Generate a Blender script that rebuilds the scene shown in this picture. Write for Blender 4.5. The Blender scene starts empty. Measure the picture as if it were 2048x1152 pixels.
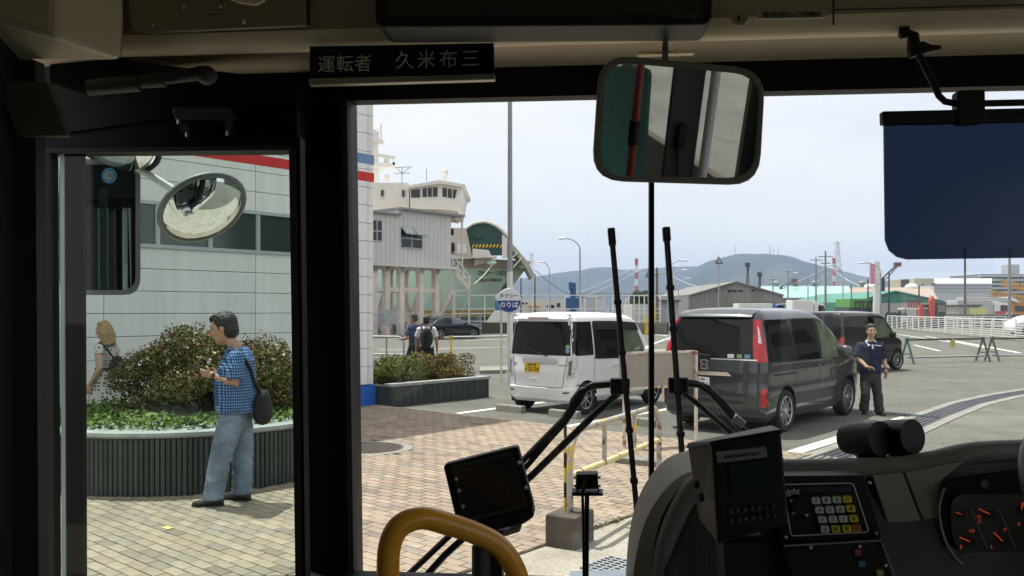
import bpy, bmesh, math, random
import numpy as np
from mathutils import Vector, Matrix, noise as mnoise

random.seed(7)
RNG = np.random.default_rng(7)
SC = bpy.context.scene
COL = SC.collection
V = Vector
rad = math.radians
PI = math.pi

# ------------------------------------------------------------------ camera
EYE, FPX, CX, HZ = 1.8, 1680.0, 1024.0, 620.0       # eye height, focal length and horizon in 2048-pixel units
cam_d = bpy.data.cameras.new('camera')
cam = bpy.data.objects.new('camera', cam_d)
COL.objects.link(cam)
cam.location = (0, 0, EYE)
cam.rotation_euler = (rad(90), 0, 0)
cam_d.sensor_width = 36
cam_d.lens = 36 * FPX / 2048
cam_d.shift_y = (HZ - 576) / 2048
cam_d.clip_start = 0.02
cam_d.clip_end = 20000
SC.camera = cam

# ------------------------------------------------------------------ sky, sun, exposure
SUN_AZ = V((-0.757, 0.653, 0)).normalized()
SUN_EL = rad(70)
world = bpy.data.worlds.new('World')
SC.world = world
world.use_nodes = True
wn = world.node_tree.nodes
wl = world.node_tree.links
for n_ in list(wn):
    wn.remove(n_)
w_out = wn.new('ShaderNodeOutputWorld')
w_bg = wn.new('ShaderNodeBackground')
w_sky = wn.new('ShaderNodeTexSky')
w_sky.sky_type = 'NISHITA'
w_sky.sun_disc = False
w_sky.sun_elevation = SUN_EL
w_sky.sun_rotation = math.atan2(SUN_AZ.x, SUN_AZ.y)
w_sky.air_density = 1.0
w_sky.dust_density = 1.5
w_sky.ozone_density = 1.0
w_tc = wn.new('ShaderNodeTexCoord')
w_map = wn.new('ShaderNodeMapping')
w_map.inputs['Scale'].default_value = (1.0, 1.0, 3.2)
w_noise = wn.new('ShaderNodeTexNoise')
w_noise.inputs['Scale'].default_value = 2.1
w_noise.inputs['Detail'].default_value = 7
w_noise.inputs['Roughness'].default_value = 0.55
w_ramp = wn.new('ShaderNodeValToRGB')
w_ramp.color_ramp.elements[0].position = 0.30
w_ramp.color_ramp.elements[0].color = (0.60, 0.60, 0.60, 1)
w_ramp.color_ramp.elements[1].position = 0.66
w_ramp.color_ramp.elements[1].color = (1.0, 1.0, 1.0, 1)
w_mix = wn.new('ShaderNodeMixRGB')
w_mix.inputs['Color2'].default_value = (6.5, 6.2, 6.05, 1)      # thin bright cloud veil
wl.new(w_tc.outputs['Generated'], w_map.inputs['Vector'])
wl.new(w_map.outputs['Vector'], w_noise.inputs['Vector'])
wl.new(w_noise.outputs['Fac'], w_ramp.inputs['Fac'])
wl.new(w_ramp.outputs['Color'], w_mix.inputs['Fac'])
wl.new(w_sky.outputs['Color'], w_mix.inputs['Color1'])
wl.new(w_mix.outputs['Color'], w_bg.inputs['Color'])
w_bg.inputs['Strength'].default_value = 0.124
wl.new(w_bg.outputs['Background'], w_out.inputs['Surface'])

sun_d = bpy.data.lights.new('sun', 'SUN')
sun_d.energy = 4.1
sun_d.angle = rad(0.6)
sun_d.color = (1.0, 0.955, 0.88)
sun = bpy.data.objects.new('sun', sun_d)
COL.objects.link(sun)
sun_vec = V((SUN_AZ.x * math.cos(SUN_EL), SUN_AZ.y * math.cos(SUN_EL), math.sin(SUN_EL)))
sun.rotation_euler = sun_vec.to_track_quat('Z', 'Y').to_euler()
sun.location = (0, 0, 60)

vs = SC.view_settings
vs.view_transform = 'Standard'
vs.look = 'None'
vs.exposure = 0.74
vs.gamma = 1.0
vs.use_curve_mapping = False
SC.render.engine = 'CYCLES'
cy = SC.cycles
cy.use_denoising = True
try:
    cy.denoiser = 'OPENIMAGEDENOISE'
    cy.denoising_input_passes = 'RGB_ALBEDO_NORMAL'
except Exception:
    pass
cy.max_bounces = 9
cy.diffuse_bounces = 5
cy.glossy_bounces = 4
cy.transmission_bounces = 4
cy.transparent_max_bounces = 14
cy.volume_bounces = 0
cy.caustics_reflective = False
cy.caustics_refractive = False
cy.sample_clamp_indirect = 6
cy.use_adaptive_sampling = True
cy.adaptive_threshold = 0.015

# ------------------------------------------------------------------ places
def G(px, py, z=0.0):
    """point of the horizontal plane z that the photograph shows at (px, py)"""
    Y = (EYE - z) * FPX / (py - HZ)
    return V(((px - CX) / FPX * Y, Y, z))

def P(px, py, Y):
    """point at forward distance Y"""
    return V(((px - CX) / FPX * Y, Y, EYE - (py - HZ) / FPX * Y))

BT = rad(5)                                   # the bus stands turned 5 degrees to the right
BF = V((math.sin(BT), math.cos(BT), 0))
BR = V((math.cos(BT), -math.sin(BT), 0))
UP = V((0, 0, 1))

def B(px, py, v):
    """point v metres ahead along the bus"""
    d = V(((px - CX) / FPX, 1, -(py - HZ) / FPX))
    s = v / d.dot(BF)
    return d * s + V((0, 0, EYE))

def U(u, v, z):
    return BR * u + BF * v + V((0, 0, z))

HD = rad(40.8)                                # street grid: the terminal wall, paving and bays share one heading
DD = V((math.sin(HD), math.cos(HD), 0))
NN = V((math.cos(HD), -math.sin(HD), 0))
CO = G(747, 812)                              # foot of the terminal building's corner
def W(u, w, z=0.0):
    return CO + DD * u + NN * w + V((0, 0, z))
def toW(p):
    r = p - CO
    return r.dot(DD), r.dot(NN)

# ------------------------------------------------------------------ materials
def lin(r, g, b):
    f = lambda c: ((c / 255 + 0.055) / 1.055) ** 2.4 if c > 10.3 else c / 255 / 12.92
    return (f(r), f(g), f(b))

MATS = {}
def mat(name, col, rough=0.6, metal=0.0, var=0.12, scale=6.0, bump=0.0, bscale=None, spec=0.5, coat=0.0, island=0.0, emit=None, estr=1.0, fine=0.0):
    if name in MATS:
        return MATS[name]
    m = bpy.data.materials.new(name)
    m.use_nodes = True
    nt = m.node_tree
    b = nt.nodes['Principled BSDF']
    b.inputs['Roughness'].default_value = rough
    b.inputs['Metallic'].default_value = metal
    b.inputs['Specular IOR Level'].default_value = spec
    if coat:
        b.inputs['Coat Weight'].default_value = coat
        b.inputs['Coat Roughness'].default_value = 0.04
    tc = nt.nodes.new('ShaderNodeTexCoord')
    nz = nt.nodes.new('ShaderNodeTexNoise')
    nz.inputs['Scale'].default_value = scale
    nz.inputs['Detail'].default_value = 6
    nz.inputs['Roughness'].default_value = 0.62
    nt.links.new(tc.outputs['Object'], nz.inputs['Vector'])
    mr = nt.nodes.new('ShaderNodeMapRange')
    mr.inputs['From Min'].default_value = 0.3
    mr.inputs['From Max'].default_value = 0.7
    mr.inputs['To Min'].default_value = 1 - var
    mr.inputs['To Max'].default_value = 1 + var
    nt.links.new(nz.outputs['Fac'], mr.inputs['Value'])
    fac = mr.outputs['Result']
    if fine:
        n2 = nt.nodes.new('ShaderNodeTexNoise')
        n2.inputs['Scale'].default_value = scale * 30
        n2.inputs['Detail'].default_value = 3
        nt.links.new(tc.outputs['Object'], n2.inputs['Vector'])
        m2 = nt.nodes.new('ShaderNodeMapRange')
        m2.inputs['From Min'].default_value = 0.3
        m2.inputs['From Max'].default_value = 0.7
        m2.inputs['To Min'].default_value = 1 - fine
        m2.inputs['To Max'].default_value = 1 + fine
        nt.links.new(n2.outputs['Fac'], m2.inputs['Value'])
        mu = nt.nodes.new('ShaderNodeMath'); mu.operation = 'MULTIPLY'
        nt.links.new(fac, mu.inputs[0]); nt.links.new(m2.outputs['Result'], mu.inputs[1])
        fac = mu.outputs[0]
    if island:
        ge = nt.nodes.new('ShaderNodeNewGeometry')
        m3 = nt.nodes.new('ShaderNodeMapRange')
        m3.inputs['To Min'].default_value = 1 - island
        m3.inputs['To Max'].default_value = 1 + island
        nt.links.new(ge.outputs['Random Per Island'], m3.inputs['Value'])
        mu = nt.nodes.new('ShaderNodeMath'); mu.operation = 'MULTIPLY'
        nt.links.new(fac, mu.inputs[0]); nt.links.new(m3.outputs['Result'], mu.inputs[1])
        fac = mu.outputs[0]
    vm = nt.nodes.new('ShaderNodeVectorMath')
    vm.operation = 'SCALE'
    vm.inputs[0].default_value = col
    nt.links.new(fac, vm.inputs['Scale'])
    nt.links.new(vm.outputs['Vector'], b.inputs['Base Color'])
    if bump:
        n3 = nt.nodes.new('ShaderNodeTexNoise')
        n3.inputs['Scale'].default_value = bscale or scale * 12
        n3.inputs['Detail'].default_value = 4
        nt.links.new(tc.outputs['Object'], n3.inputs['Vector'])
        bp = nt.nodes.new('ShaderNodeBump')
        bp.inputs['Strength'].default_value = bump
        bp.inputs['Distance'].default_value = 0.01
        nt.links.new(n3.outputs['Fac'], bp.inputs['Height'])
        nt.links.new(bp.outputs['Normal'], b.inputs['Normal'])
    if emit:
        b.inputs['Emission Color'].default_value = (*emit, 1)
        b.inputs['Emission Strength'].default_value = estr
    MATS[name] = m
    return m

def glass(name, tint, refl_rough=0.0, ior=1.5, dirt=0.0):
    """thin pane: tinted see-through with a mirror-like sheen"""
    if name in MATS:
        return MATS[name]
    m = bpy.data.materials.new(name)
    m.use_nodes = True
    nt = m.node_tree
    for n_ in list(nt.nodes):
        nt.nodes.remove(n_)
    out = nt.nodes.new('ShaderNodeOutputMaterial')
    tr = nt.nodes.new('ShaderNodeBsdfTransparent')
    tr.inputs['Color'].default_value = (*tint, 1)
    gl = nt.nodes.new('ShaderNodeBsdfGlossy')
    gl.inputs['Roughness'].default_value = refl_rough
    lw = nt.nodes.new('ShaderNodeLayerWeight')
    lw.inputs['Blend'].default_value = 0.5
    pw = nt.nodes.new('ShaderNodeMath'); pw.operation = 'POWER'; pw.inputs[1].default_value = 5.0
    nt.links.new(lw.outputs['Facing'], pw.inputs[0])
    f0 = ((ior - 1) / (ior + 1)) ** 2
    fr = nt.nodes.new('ShaderNodeMath'); fr.operation = 'MULTIPLY_ADD'; fr.inputs[1].default_value = 1 - f0; fr.inputs[2].default_value = f0
    nt.links.new(pw.outputs[0], fr.inputs[0])
    mx = nt.nodes.new('ShaderNodeMixShader')
    nt.links.new(fr.outputs[0], mx.inputs['Fac'])
    nt.links.new(tr.outputs['BSDF'], mx.inputs[1])
    nt.links.new(gl.outputs['BSDF'], mx.inputs[2])
    last = mx
    if dirt:
        df = nt.nodes.new('ShaderNodeBsdfDiffuse')
        df.inputs['Color'].default_value = (0.6, 0.6, 0.55, 1)
        tc = nt.nodes.new('ShaderNodeTexCoord')
        nz = nt.nodes.new('ShaderNodeTexNoise'); nz.inputs['Scale'].default_value = 5; nz.inputs['Detail'].default_value = 8
        nt.links.new(tc.outputs['Object'], nz.inputs['Vector'])
        mr = nt.nodes.new('ShaderNodeMapRange')
        mr.inputs['From Min'].default_value = 0.4; mr.inputs['From Max'].default_value = 0.75
        mr.inputs['To Max'].default_value = dirt
        nt.links.new(nz.outputs['Fac'], mr.inputs['Value'])
        m2 = nt.nodes.new('ShaderNodeMixShader')
        nt.links.new(mr.outputs['Result'], m2.inputs['Fac'])
        nt.links.new(mx.outputs['Shader'], m2.inputs[1])
        nt.links.new(df.outputs['BSDF'], m2.inputs[2])
        last = m2
    nt.links.new(last.outputs['Shader'], out.inputs['Surface'])
    MATS[name] = m
    return m

# ------------------------------------------------------------------ mesh building
def frame_of(d):
    d = d.normalized()
    a = V((0, 0, 1)) if abs(d.z) < 0.95 else V((1, 0, 0))
    x = d.cross(a).normalized()
    return x, d.cross(x).normalized()

class MB:
    def __init__(self):
        self.v, self.f, self.m = [], [], []
    def add(self, vs_, fs, mi=0):
        o = len(self.v)
        self.v.extend([tuple(p) for p in vs_])
        for f in fs:
            self.f.append(tuple(i + o for i in f))
            self.m.append(mi)
        return self
    def box(self, c, s, R=None, mi=0):
        c = V(c)
        hx, hy, hz = s[0] / 2, s[1] / 2, s[2] / 2
        ps = [V((x, y, z)) for x in (-hx, hx) for y in (-hy, hy) for z in (-hz, hz)]
        if R is not None:
            ps = [R @ p for p in ps]
        return self.add([p + c for p in ps], [(0, 1, 3, 2), (4, 6, 7, 5), (0, 4, 5, 1), (2, 3, 7, 6), (0, 2, 6, 4), (1, 5, 7, 3)], mi)
    def obox(self, o, a, b, c, mi=0):
        """box from corner o with edge vectors a, b, c"""
        o, a, b, c = V(o), V(a), V(b), V(c)
        if a.cross(b).dot(c) < 0:
            a, b = b, a
        ps = [o, o + a, o + a + b, o + b, o + c, o + a + c, o + a + b + c, o + b + c]
        return self.add(ps, [(3, 2, 1, 0), (4, 5, 6, 7), (0, 1, 5, 4), (1, 2, 6, 5), (2, 3, 7, 6), (3, 0, 4, 7)], mi)
    def bar(self, p0, p1, w, h, up=None, mi=0):
        p0, p1 = V(p0), V(p1)
        d = (p1 - p0).normalized()
        up = V(up) if up is not None else (V((0, 0, 1)) if abs(d.z) < 0.95 else V((0, 1, 0)))
        x = d.cross(up).normalized()
        y = x.cross(d).normalized()
        return self.obox(p0 - x * w / 2 - y * h / 2, p1 - p0, x * w, y * h, mi)
    def cyl(self, p0, p1, r0, r1=None, n=10, mi=0, cap=True):
        r1 = r0 if r1 is None else r1
        return self.tube([p0, p1], [r0, r1], n, mi, cap)
    def tube(self, pts, r, n=8, mi=0, cap=True, closed=False, sx=1.0):
        pts = [V(p) for p in pts]
        k = len(pts)
        rs = r if isinstance(r, (list, tuple)) else [r] * k
        vs_, fs = [], []
        x = None
        for i in range(k):
            if closed:
                d = (pts[(i + 1) % k] - pts[i - 1])
            else:
                d = (pts[min(i + 1, k - 1)] - pts[max(i - 1, 0)])
            d = d.normalized() if d.length > 1e-9 else V((0, 0, 1))
            if x is None:
                x, y = frame_of(d)
            else:
                x = (x - d * x.dot(d))
                x = x.normalized() if x.length > 1e-6 else frame_of(d)[0]
                y = d.cross(x)
            for j in range(n):
                a = 2 * PI * j / n
                vs_.append(pts[i] + x * (math.cos(a) * rs[i] * sx) + y * (math.sin(a) * rs[i]))
        for i in range(k if closed else k - 1):
            for j in range(n):
                a, b = i * n + j, i * n + (j + 1) % n
                c, d_ = ((i + 1) % k) * n + (j + 1) % n, ((i + 1) % k) * n + j
                fs.append((a, b, c, d_))
        if cap and not closed:
            fs.append(tuple(reversed(range(n))))
            fs.append(tuple((k - 1) * n + j for j in range(n)))
        return self.add(vs_, fs, mi)
    def loft(self, rings, mi=0, cap=True, closed=True):
        n = len(rings[0])
        vs_ = [p for r in rings for p in r]
        fs = []
        for i in range(len(rings) - 1):
            for j in range(n if closed else n - 1):
                a, b = i * n + j, i * n + (j + 1) % n
                fs.append((a, b, b + n, a + n))
        if cap:
            fs.append(tuple(reversed(range(n))))
            fs.append(tuple((len(rings) - 1) * n + j for j in range(n)))
        return self.add(vs_, fs, mi)
    def prism(self, poly, vec, mi=0):
        """polygon (3-D points) pushed along vec"""
        poly = [V(p) for p in poly]
        vec = V(vec)
        n = len(poly)
        nrm = V((0, 0, 0))
        for i in range(n):
            nrm += poly[i].cross(poly[(i + 1) % n])
        if nrm.dot(vec) > 0:
            poly = poly[::-1]
        vs_ = poly + [p + vec for p in poly]
        fs = [tuple(range(n)), tuple(reversed(range(n, 2 * n)))]
        for i in range(n):
            j = (i + 1) % n
            fs.append((j, i, i + n, j + n))
        return self.add(vs_, fs, mi)
    def quad(self, a, b, c, d, mi=0):
        return self.add([a, b, c, d], [(0, 1, 2, 3)], mi)
    def sheet(self, fn, nu, nv, mi=0):
        vs_ = [fn(i / nu, j / nv) for i in range(nu + 1) for j in range(nv + 1)]
        fs = [(i * (nv + 1) + j, (i + 1) * (nv + 1) + j, (i + 1) * (nv + 1) + j + 1, i * (nv + 1) + j + 1) for i in range(nu) for j in range(nv)]
        return self.add(vs_, fs, mi)
    def lathe(self, prof, c, axis=(0, 0, 1), n=20, mi=0):
        """profile of (radius, along-axis) turned round axis through c"""
        axis = V(axis).normalized()
        x, y = frame_of(axis)
        c = V(c)
        rings = []
        for r, h in prof:
            rings.append([c + axis * h + x * (math.cos(2 * PI * j / n) * r) - y * (math.sin(2 * PI * j / n) * r) for j in range(n)])
        return self.loft(rings, mi)
    def ell(self, c, r, R=None, n=12, k=8, mi=0):
        c = V(c)
        rings = []
        for i in range(1, k):
            a = -PI / 2 + PI * i / k
            ring = []
            for j in range(n):
                b = 2 * PI * j / n
                p = V((math.cos(a) * math.cos(b) * r[0], math.cos(a) * math.sin(b) * r[1], math.sin(a) * r[2]))
                ring.append(c + (R @ p if R is not None else p))
            rings.append(ring)
        o = len(self.v)
        self.loft(rings, mi, cap=False)
        bot = V((0, 0, -r[2])); top = V((0, 0, r[2]))
        if R is not None:
            bot, top = R @ bot, R @ top
        bi = len(self.v)
        self.v.append(tuple(c + bot)); self.v.append(tuple(c + top))
        for j in range(n):
            self.f.append((bi, o + (j + 1) % n, o + j)); self.m.append(mi)
            e = o + (k - 2) * n
            self.f.append((bi + 1, e + j, e + (j + 1) % n)); self.m.append(mi)
        return self
    def mesh(self, name, mats, smooth=None):
        me = bpy.data.meshes.new(name)
        me.from_pydata(self.v, [], self.f)
        for m in (mats if isinstance(mats, (list, tuple)) else [mats]):
            me.materials.append(m)
        if any(self.m):
            me.polygons.foreach_set('material_index', self.m)
        if smooth is not None:
            me.polygons.foreach_set('use_smooth', [True] * len(me.polygons))
            if smooth < 180:
                me.set_sharp_from_angle(angle=rad(smooth))
        me.update()
        return me
    def build(self, name, mats, parent=None, smooth=None, bevel=0.0):
        me = self.mesh(name, mats, smooth)
        return place(name, me, parent, bevel)

RM = {}                      # world matrix of every root, so parts can be modelled in world space
def place(name, me, parent=None, bevel=0.0):
    o = bpy.data.objects.new(name, me)
    COL.objects.link(o)
    if parent is not None:
        o.parent = parent
        if parent.name in RM:
            o.matrix_parent_inverse = RM[parent.name].inverted()
    if bevel:
        bv = o.modifiers.new('bevel', 'BEVEL')
        bv.width = bevel
        bv.segments = 2
        bv.limit_method = 'ANGLE'
        bv.angle_limit = rad(40)
    return o

def tag(o, label=None, cat=None, group=None, kind=None):
    if label: o['label'] = label
    if cat: o['category'] = cat
    if group: o['group'] = group
    if kind: o['kind'] = kind
    return o

def T(name, label, cat, loc=(0, 0, 0), group=None, rotz=0.0, world_parts=True):
    """a thing: an Empty at its base; its parts are modelled in world space (or local space)"""
    o = bpy.data.objects.new(name, None)
    COL.objects.link(o)
    o.empty_display_size = 0.2
    o.location = loc
    o.rotation_euler = (0, 0, rotz)
    if world_parts:
        RM[o.name] = Matrix.Translation(V(loc)) @ Matrix.Rotation(rotz, 4, 'Z')
    return tag(o, label, cat, group)

def copy_tree(o, loc, rotz=None, label=None):
    c = o.copy()
    COL.objects.link(c)
    c.location = loc
    if rotz is not None:
        c.rotation_euler = (0, 0, rotz)
    if label:
        c['label'] = label
    for ch in list(o.children):
        d = ch.copy(); COL.objects.link(d); d.parent = c
        for gc in list(ch.children):
            e = gc.copy(); COL.objects.link(e); e.parent = d
    return c

SIDE = bpy.data.scenes.new('workbench')          # small side scene, so evaluating one mesh does not touch the rest
def evaluated(o, name, extra=()):
    for x in (o, *extra):
        SIDE.collection.objects.link(x)
    with bpy.context.temp_override(scene=SIDE, view_layer=SIDE.view_layers[0]):
        dg = bpy.context.evaluated_depsgraph_get()
        dg.update()
        me = bpy.data.meshes.new_from_object(o.evaluated_get(dg))
    for x in (o, *extra):
        SIDE.collection.objects.unlink(x)
    me.name = name
    return me

def text_mesh(body, size, right, up, org, name, m, parent=None, ext=0.0015, align='CENTER', shear=0.0, spacing=1.0, squash=1.0, bold=0.0):
    cu = bpy.data.curves.new('t', 'FONT')
    cu.body = body
    cu.size = size
    cu.align_x = align
    cu.align_y = 'CENTER'
    cu.shear = shear
    cu.space_character = spacing
    cu.extrude = ext
    cu.offset = bold
    cu.resolution_u = 3
    o = bpy.data.objects.new('t', cu)
    me = evaluated(o, name)
    bpy.data.objects.remove(o)
    bpy.data.curves.remove(cu)
    right = V(right).normalized(); up = V(up).normalized()
    nr = right.cross(up).normalized()
    M = Matrix(((right.x * squash, up.x, nr.x, org[0]), (right.y * squash, up.y, nr.y, org[1]), (right.z * squash, up.z, nr.z, org[2]), (0, 0, 0, 1)))
    me.transform(M)
    me.materials.clear()
    me.materials.append(m)
    return place(name, me, parent)

def voxel(mb, name, mats, parent, size=0.012, smooth=4, factor=0.5, fold=0.0, fscale=9.0):
    """fuse overlapping closed shapes into one continuous skin"""
    me = mb.mesh('tmp', mats)
    o = bpy.data.objects.new('tmp', me)
    r = o.modifiers.new('r', 'REMESH'); r.mode = 'VOXEL'; r.voxel_size = size; r.use_smooth_shade = True
    if smooth:
        s = o.modifiers.new('s', 'SMOOTH'); s.iterations = smooth; s.factor = factor
    out = evaluated(o, name)
    bpy.data.objects.remove(o)
    bpy.data.meshes.remove(me)
    out.materials.clear()
    out.materials.append(mats)
    if fold:
        nv = len(out.vertices)
        co = np.empty(nv * 3); no = np.empty(nv * 3)
        out.vertices.foreach_get('co', co); out.vertices.foreach_get('normal', no)
        co = co.reshape(-1, 3); no = no.reshape(-1, 3)
        dsp = np.empty(nv)
        for i in range(nv):
            c = V(co[i])
            a = mnoise.noise(V((c.x * fscale, c.y * fscale, c.z * fscale * 1.9 + 0.6 * math.sin(c.x * 9))))
            b = 1.0 - 2.2 * abs(mnoise.noise(V((c.x * fscale * 0.7 + 5, c.y * fscale * 0.7, c.z * fscale * 1.3))))
            dsp[i] = fold * (0.5 * a + 0.7 * b)
        out.vertices.foreach_set('co', (co + no * dsp[:, None]).ravel())
        out.update()
    out.polygons.foreach_set('use_smooth', [True] * len(out.polygons))
    return place(name, out, parent)

def leaves(name, pts, nrm, size, mats, parent=None, jitter=0.8, aspect=0.5, weights=None):
    """one leaf-sized folded face at every point"""
    n = len(pts)
    d = nrm + RNG.normal(0, jitter, (n, 3))
    d /= np.linalg.norm(d, axis=1)[:, None] + 1e-9
    t = RNG.normal(0, 1, (n, 3))
    a = np.cross(d, t); a /= np.linalg.norm(a, axis=1)[:, None] + 1e-9
    b = np.cross(d, a)
    s = (size * RNG.uniform(0.6, 1.35, n))[:, None]
    v = np.empty((n, 4, 3))
    v[:, 0] = pts - a * s
    v[:, 1] = pts - b * s * aspect + d * s * 0.2
    v[:, 2] = pts + a * s
    v[:, 3] = pts + b * s * aspect + d * s * 0.2
    me = bpy.data.meshes.new(name)
    f = np.arange(n * 4).reshape(n, 4)
    me.vertices.add(n * 4); me.vertices.foreach_set('co', v.ravel())
    me.loops.add(n * 4); me.loops.foreach_set('vertex_index', f.ravel())
    me.polygons.add(n); me.polygons.foreach_set('loop_start', np.arange(0, n * 4, 4))
    ms = mats if isinstance(mats, (list, tuple)) else [mats]
    for m in ms:
        me.materials.append(m)
    if len(ms) > 1:
        me.polygons.foreach_set('material_index', RNG.choice(len(ms), n, p=weights).astype(np.int32))
    me.update(calc_edges=True)
    me.validate()
    return place(name, me, parent)

# ================================================================== the site
# ------------------------------------------------------------------ ground
def asphalt_mat(name, base, light):
    m = mat(name, base, 0.88, var=0.16, scale=0.35, bump=0.35, bscale=160, fine=0.0)
    nt = m.node_tree
    b = nt.nodes['Principled BSDF']
    src = b.inputs['Base Color'].links[0].from_socket
    tc = nt.nodes.new('ShaderNodeTexCoord')
    # stone speckle
    vo = nt.nodes.new('ShaderNodeTexNoise'); vo.inputs['Scale'].default_value = 42; vo.inputs['Detail'].default_value = 4
    nt.links.new(tc.outputs['Object'], vo.inputs['Vector'])
    mr = nt.nodes.new('ShaderNodeMapRange'); mr.inputs['From Min'].default_value = 0.35; mr.inputs['From Max'].default_value = 0.65
    mr.inputs['To Min'].default_value = 0.72; mr.inputs['To Max'].default_value = 1.28
    nt.links.new(vo.outputs['Fac'], mr.inputs['Value'])
    # worn pale patches
    n2 = nt.nodes.new('ShaderNodeTexNoise'); n2.inputs['Scale'].default_value = 0.9; n2.inputs['Detail'].default_value = 9; n2.inputs['Roughness'].default_value = 0.7
    nt.links.new(tc.outputs['Object'], n2.inputs['Vector'])
    cr = nt.nodes.new('ShaderNodeMapRange'); cr.inputs['From Min'].default_value = 0.42; cr.inputs['From Max'].default_value = 0.68
    nt.links.new(n2.outputs['Fac'], cr.inputs['Value'])
    mx = nt.nodes.new('ShaderNodeMixRGB'); mx.inputs['Color2'].default_value = (*light, 1)
    mm = nt.nodes.new('ShaderNodeMath'); mm.operation = 'MULTIPLY'; mm.inputs[1].default_value = 0.75
    nt.links.new(cr.outputs['Result'], mm.inputs[0]); nt.links.new(mm.outputs[0], mx.inputs['Fac'])
    nt.links.new(src, mx.inputs['Color1'])
    sc = nt.nodes.new('ShaderNodeVectorMath'); sc.operation = 'SCALE'
    nt.links.new(mx.outputs['Color'], sc.inputs[0]); nt.links.new(mr.outputs['Result'], sc.inputs['Scale'])
    # hairline cracks
    cv = nt.nodes.new('ShaderNodeTexVoronoi'); cv.feature = 'DISTANCE_TO_EDGE'; cv.inputs['Scale'].default_value = 0.33
    wp = nt.nodes.new('ShaderNodeTexNoise'); wp.inputs['Scale'].default_value = 2.4; wp.inputs['Detail'].default_value = 6
    nt.links.new(tc.outputs['Object'], wp.inputs['Vector'])
    ad = nt.nodes.new('ShaderNodeVectorMath'); ad.operation = 'ADD'
    s2 = nt.nodes.new('ShaderNodeVectorMath'); s2.operation = 'SCALE'; s2.inputs['Scale'].default_value = 0.9
    nt.links.new(wp.outputs['Color'], s2.inputs[0]); nt.links.new(s2.outputs['Vector'], ad.inputs[0]); nt.links.new(tc.outputs['Object'], ad.inputs[1])
    nt.links.new(ad.outputs['Vector'], cv.inputs['Vector'])
    ck = nt.nodes.new('ShaderNodeMapRange'); ck.inputs['From Min'].default_value = 0.0; ck.inputs['From Max'].default_value = 0.009
    ck.inputs['To Min'].default_value = 0.62; ck.inputs['To Max'].default_value = 1.0
    nt.links.new(cv.outputs['Distance'], ck.inputs['Value'])
    s3 = nt.nodes.new('ShaderNodeVectorMath'); s3.operation = 'SCALE'
    nt.links.new(sc.outputs['Vector'], s3.inputs[0]); nt.links.new(ck.outputs['Result'], s3.inputs['Scale'])
    nt.links.new(s3.outputs['Vector'], b.inputs['Base Color'])
    return m

M_ASPH = asphalt_mat('asphalt', (0.10, 0.098, 0.085), (0.158, 0.155, 0.133))
M_CONC = mat('concrete', (0.24, 0.232, 0.205), 0.85, var=0.18, scale=3, bump=0.3, bscale=60, fine=0.12)
M_CONCD = mat('weathered_concrete', (0.19, 0.185, 0.165), 0.9, var=0.3, scale=4, bump=0.4, bscale=50, fine=0.2)
M_LINE = mat('road_paint', (0.72, 0.71, 0.67), 0.7, var=0.12, scale=9, bump=0.2, bscale=90, fine=0.16)
M_WHITE = mat('white_paint', (0.74, 0.75, 0.74), 0.45, var=0.05, scale=2)
M_CREAMW = mat('cream_white_steel', (0.68, 0.63, 0.56), 0.5, var=0.12, scale=1.5)
M_BLACK = mat('black_plastic', (0.010, 0.010, 0.011), 0.5, var=0.15, scale=8, spec=0.3)
M_RUBBER = mat('rubber', (0.018, 0.018, 0.018), 0.75, var=0.2, scale=8)
M_STEEL = mat('galvanised_steel', (0.36, 0.38, 0.40), 0.5, metal=0.35, var=0.15, scale=3)
M_DARKSTEEL = mat('dark_steel', (0.06, 0.062, 0.065), 0.5, metal=0.3, var=0.2, scale=3)
M_PALEPOLE = mat('pale_grey_pole', (0.30, 0.315, 0.33), 0.5, var=0.12, scale=4, fine=0.1)
M_YEL = mat('yellow_paint', (0.72, 0.50, 0.03), 0.5, var=0.12, scale=6)
M_DKGLASS = mat('ship_glass', (0.012, 0.014, 0.016), 0.1)
M_GREYM = mat('grey_paint', (0.24, 0.245, 0.25), 0.55, var=0.1, scale=3)

g = MB().quad((-3500, -90, 0), (3500, -90, 0), (3500, 5850, 0), (-3500, 5850, 0)).build('ground', M_ASPH)
tag(g, 'grey worn asphalt of the ferry terminal yard', kind='structure')
M_SEA = mat('harbour_water', (0.03, 0.06, 0.075), 0.12, var=0.2, scale=0.05, bump=0.5, bscale=0.8)
s = MB().quad((-900, 76, 0.02), (-4.5, 76, 0.02), (-12, 420, 0.02), (-900, 420, 0.02)).build('harbour_water', M_SEA)
tag(s, 'harbour water behind the quay', kind='structure')

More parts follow.
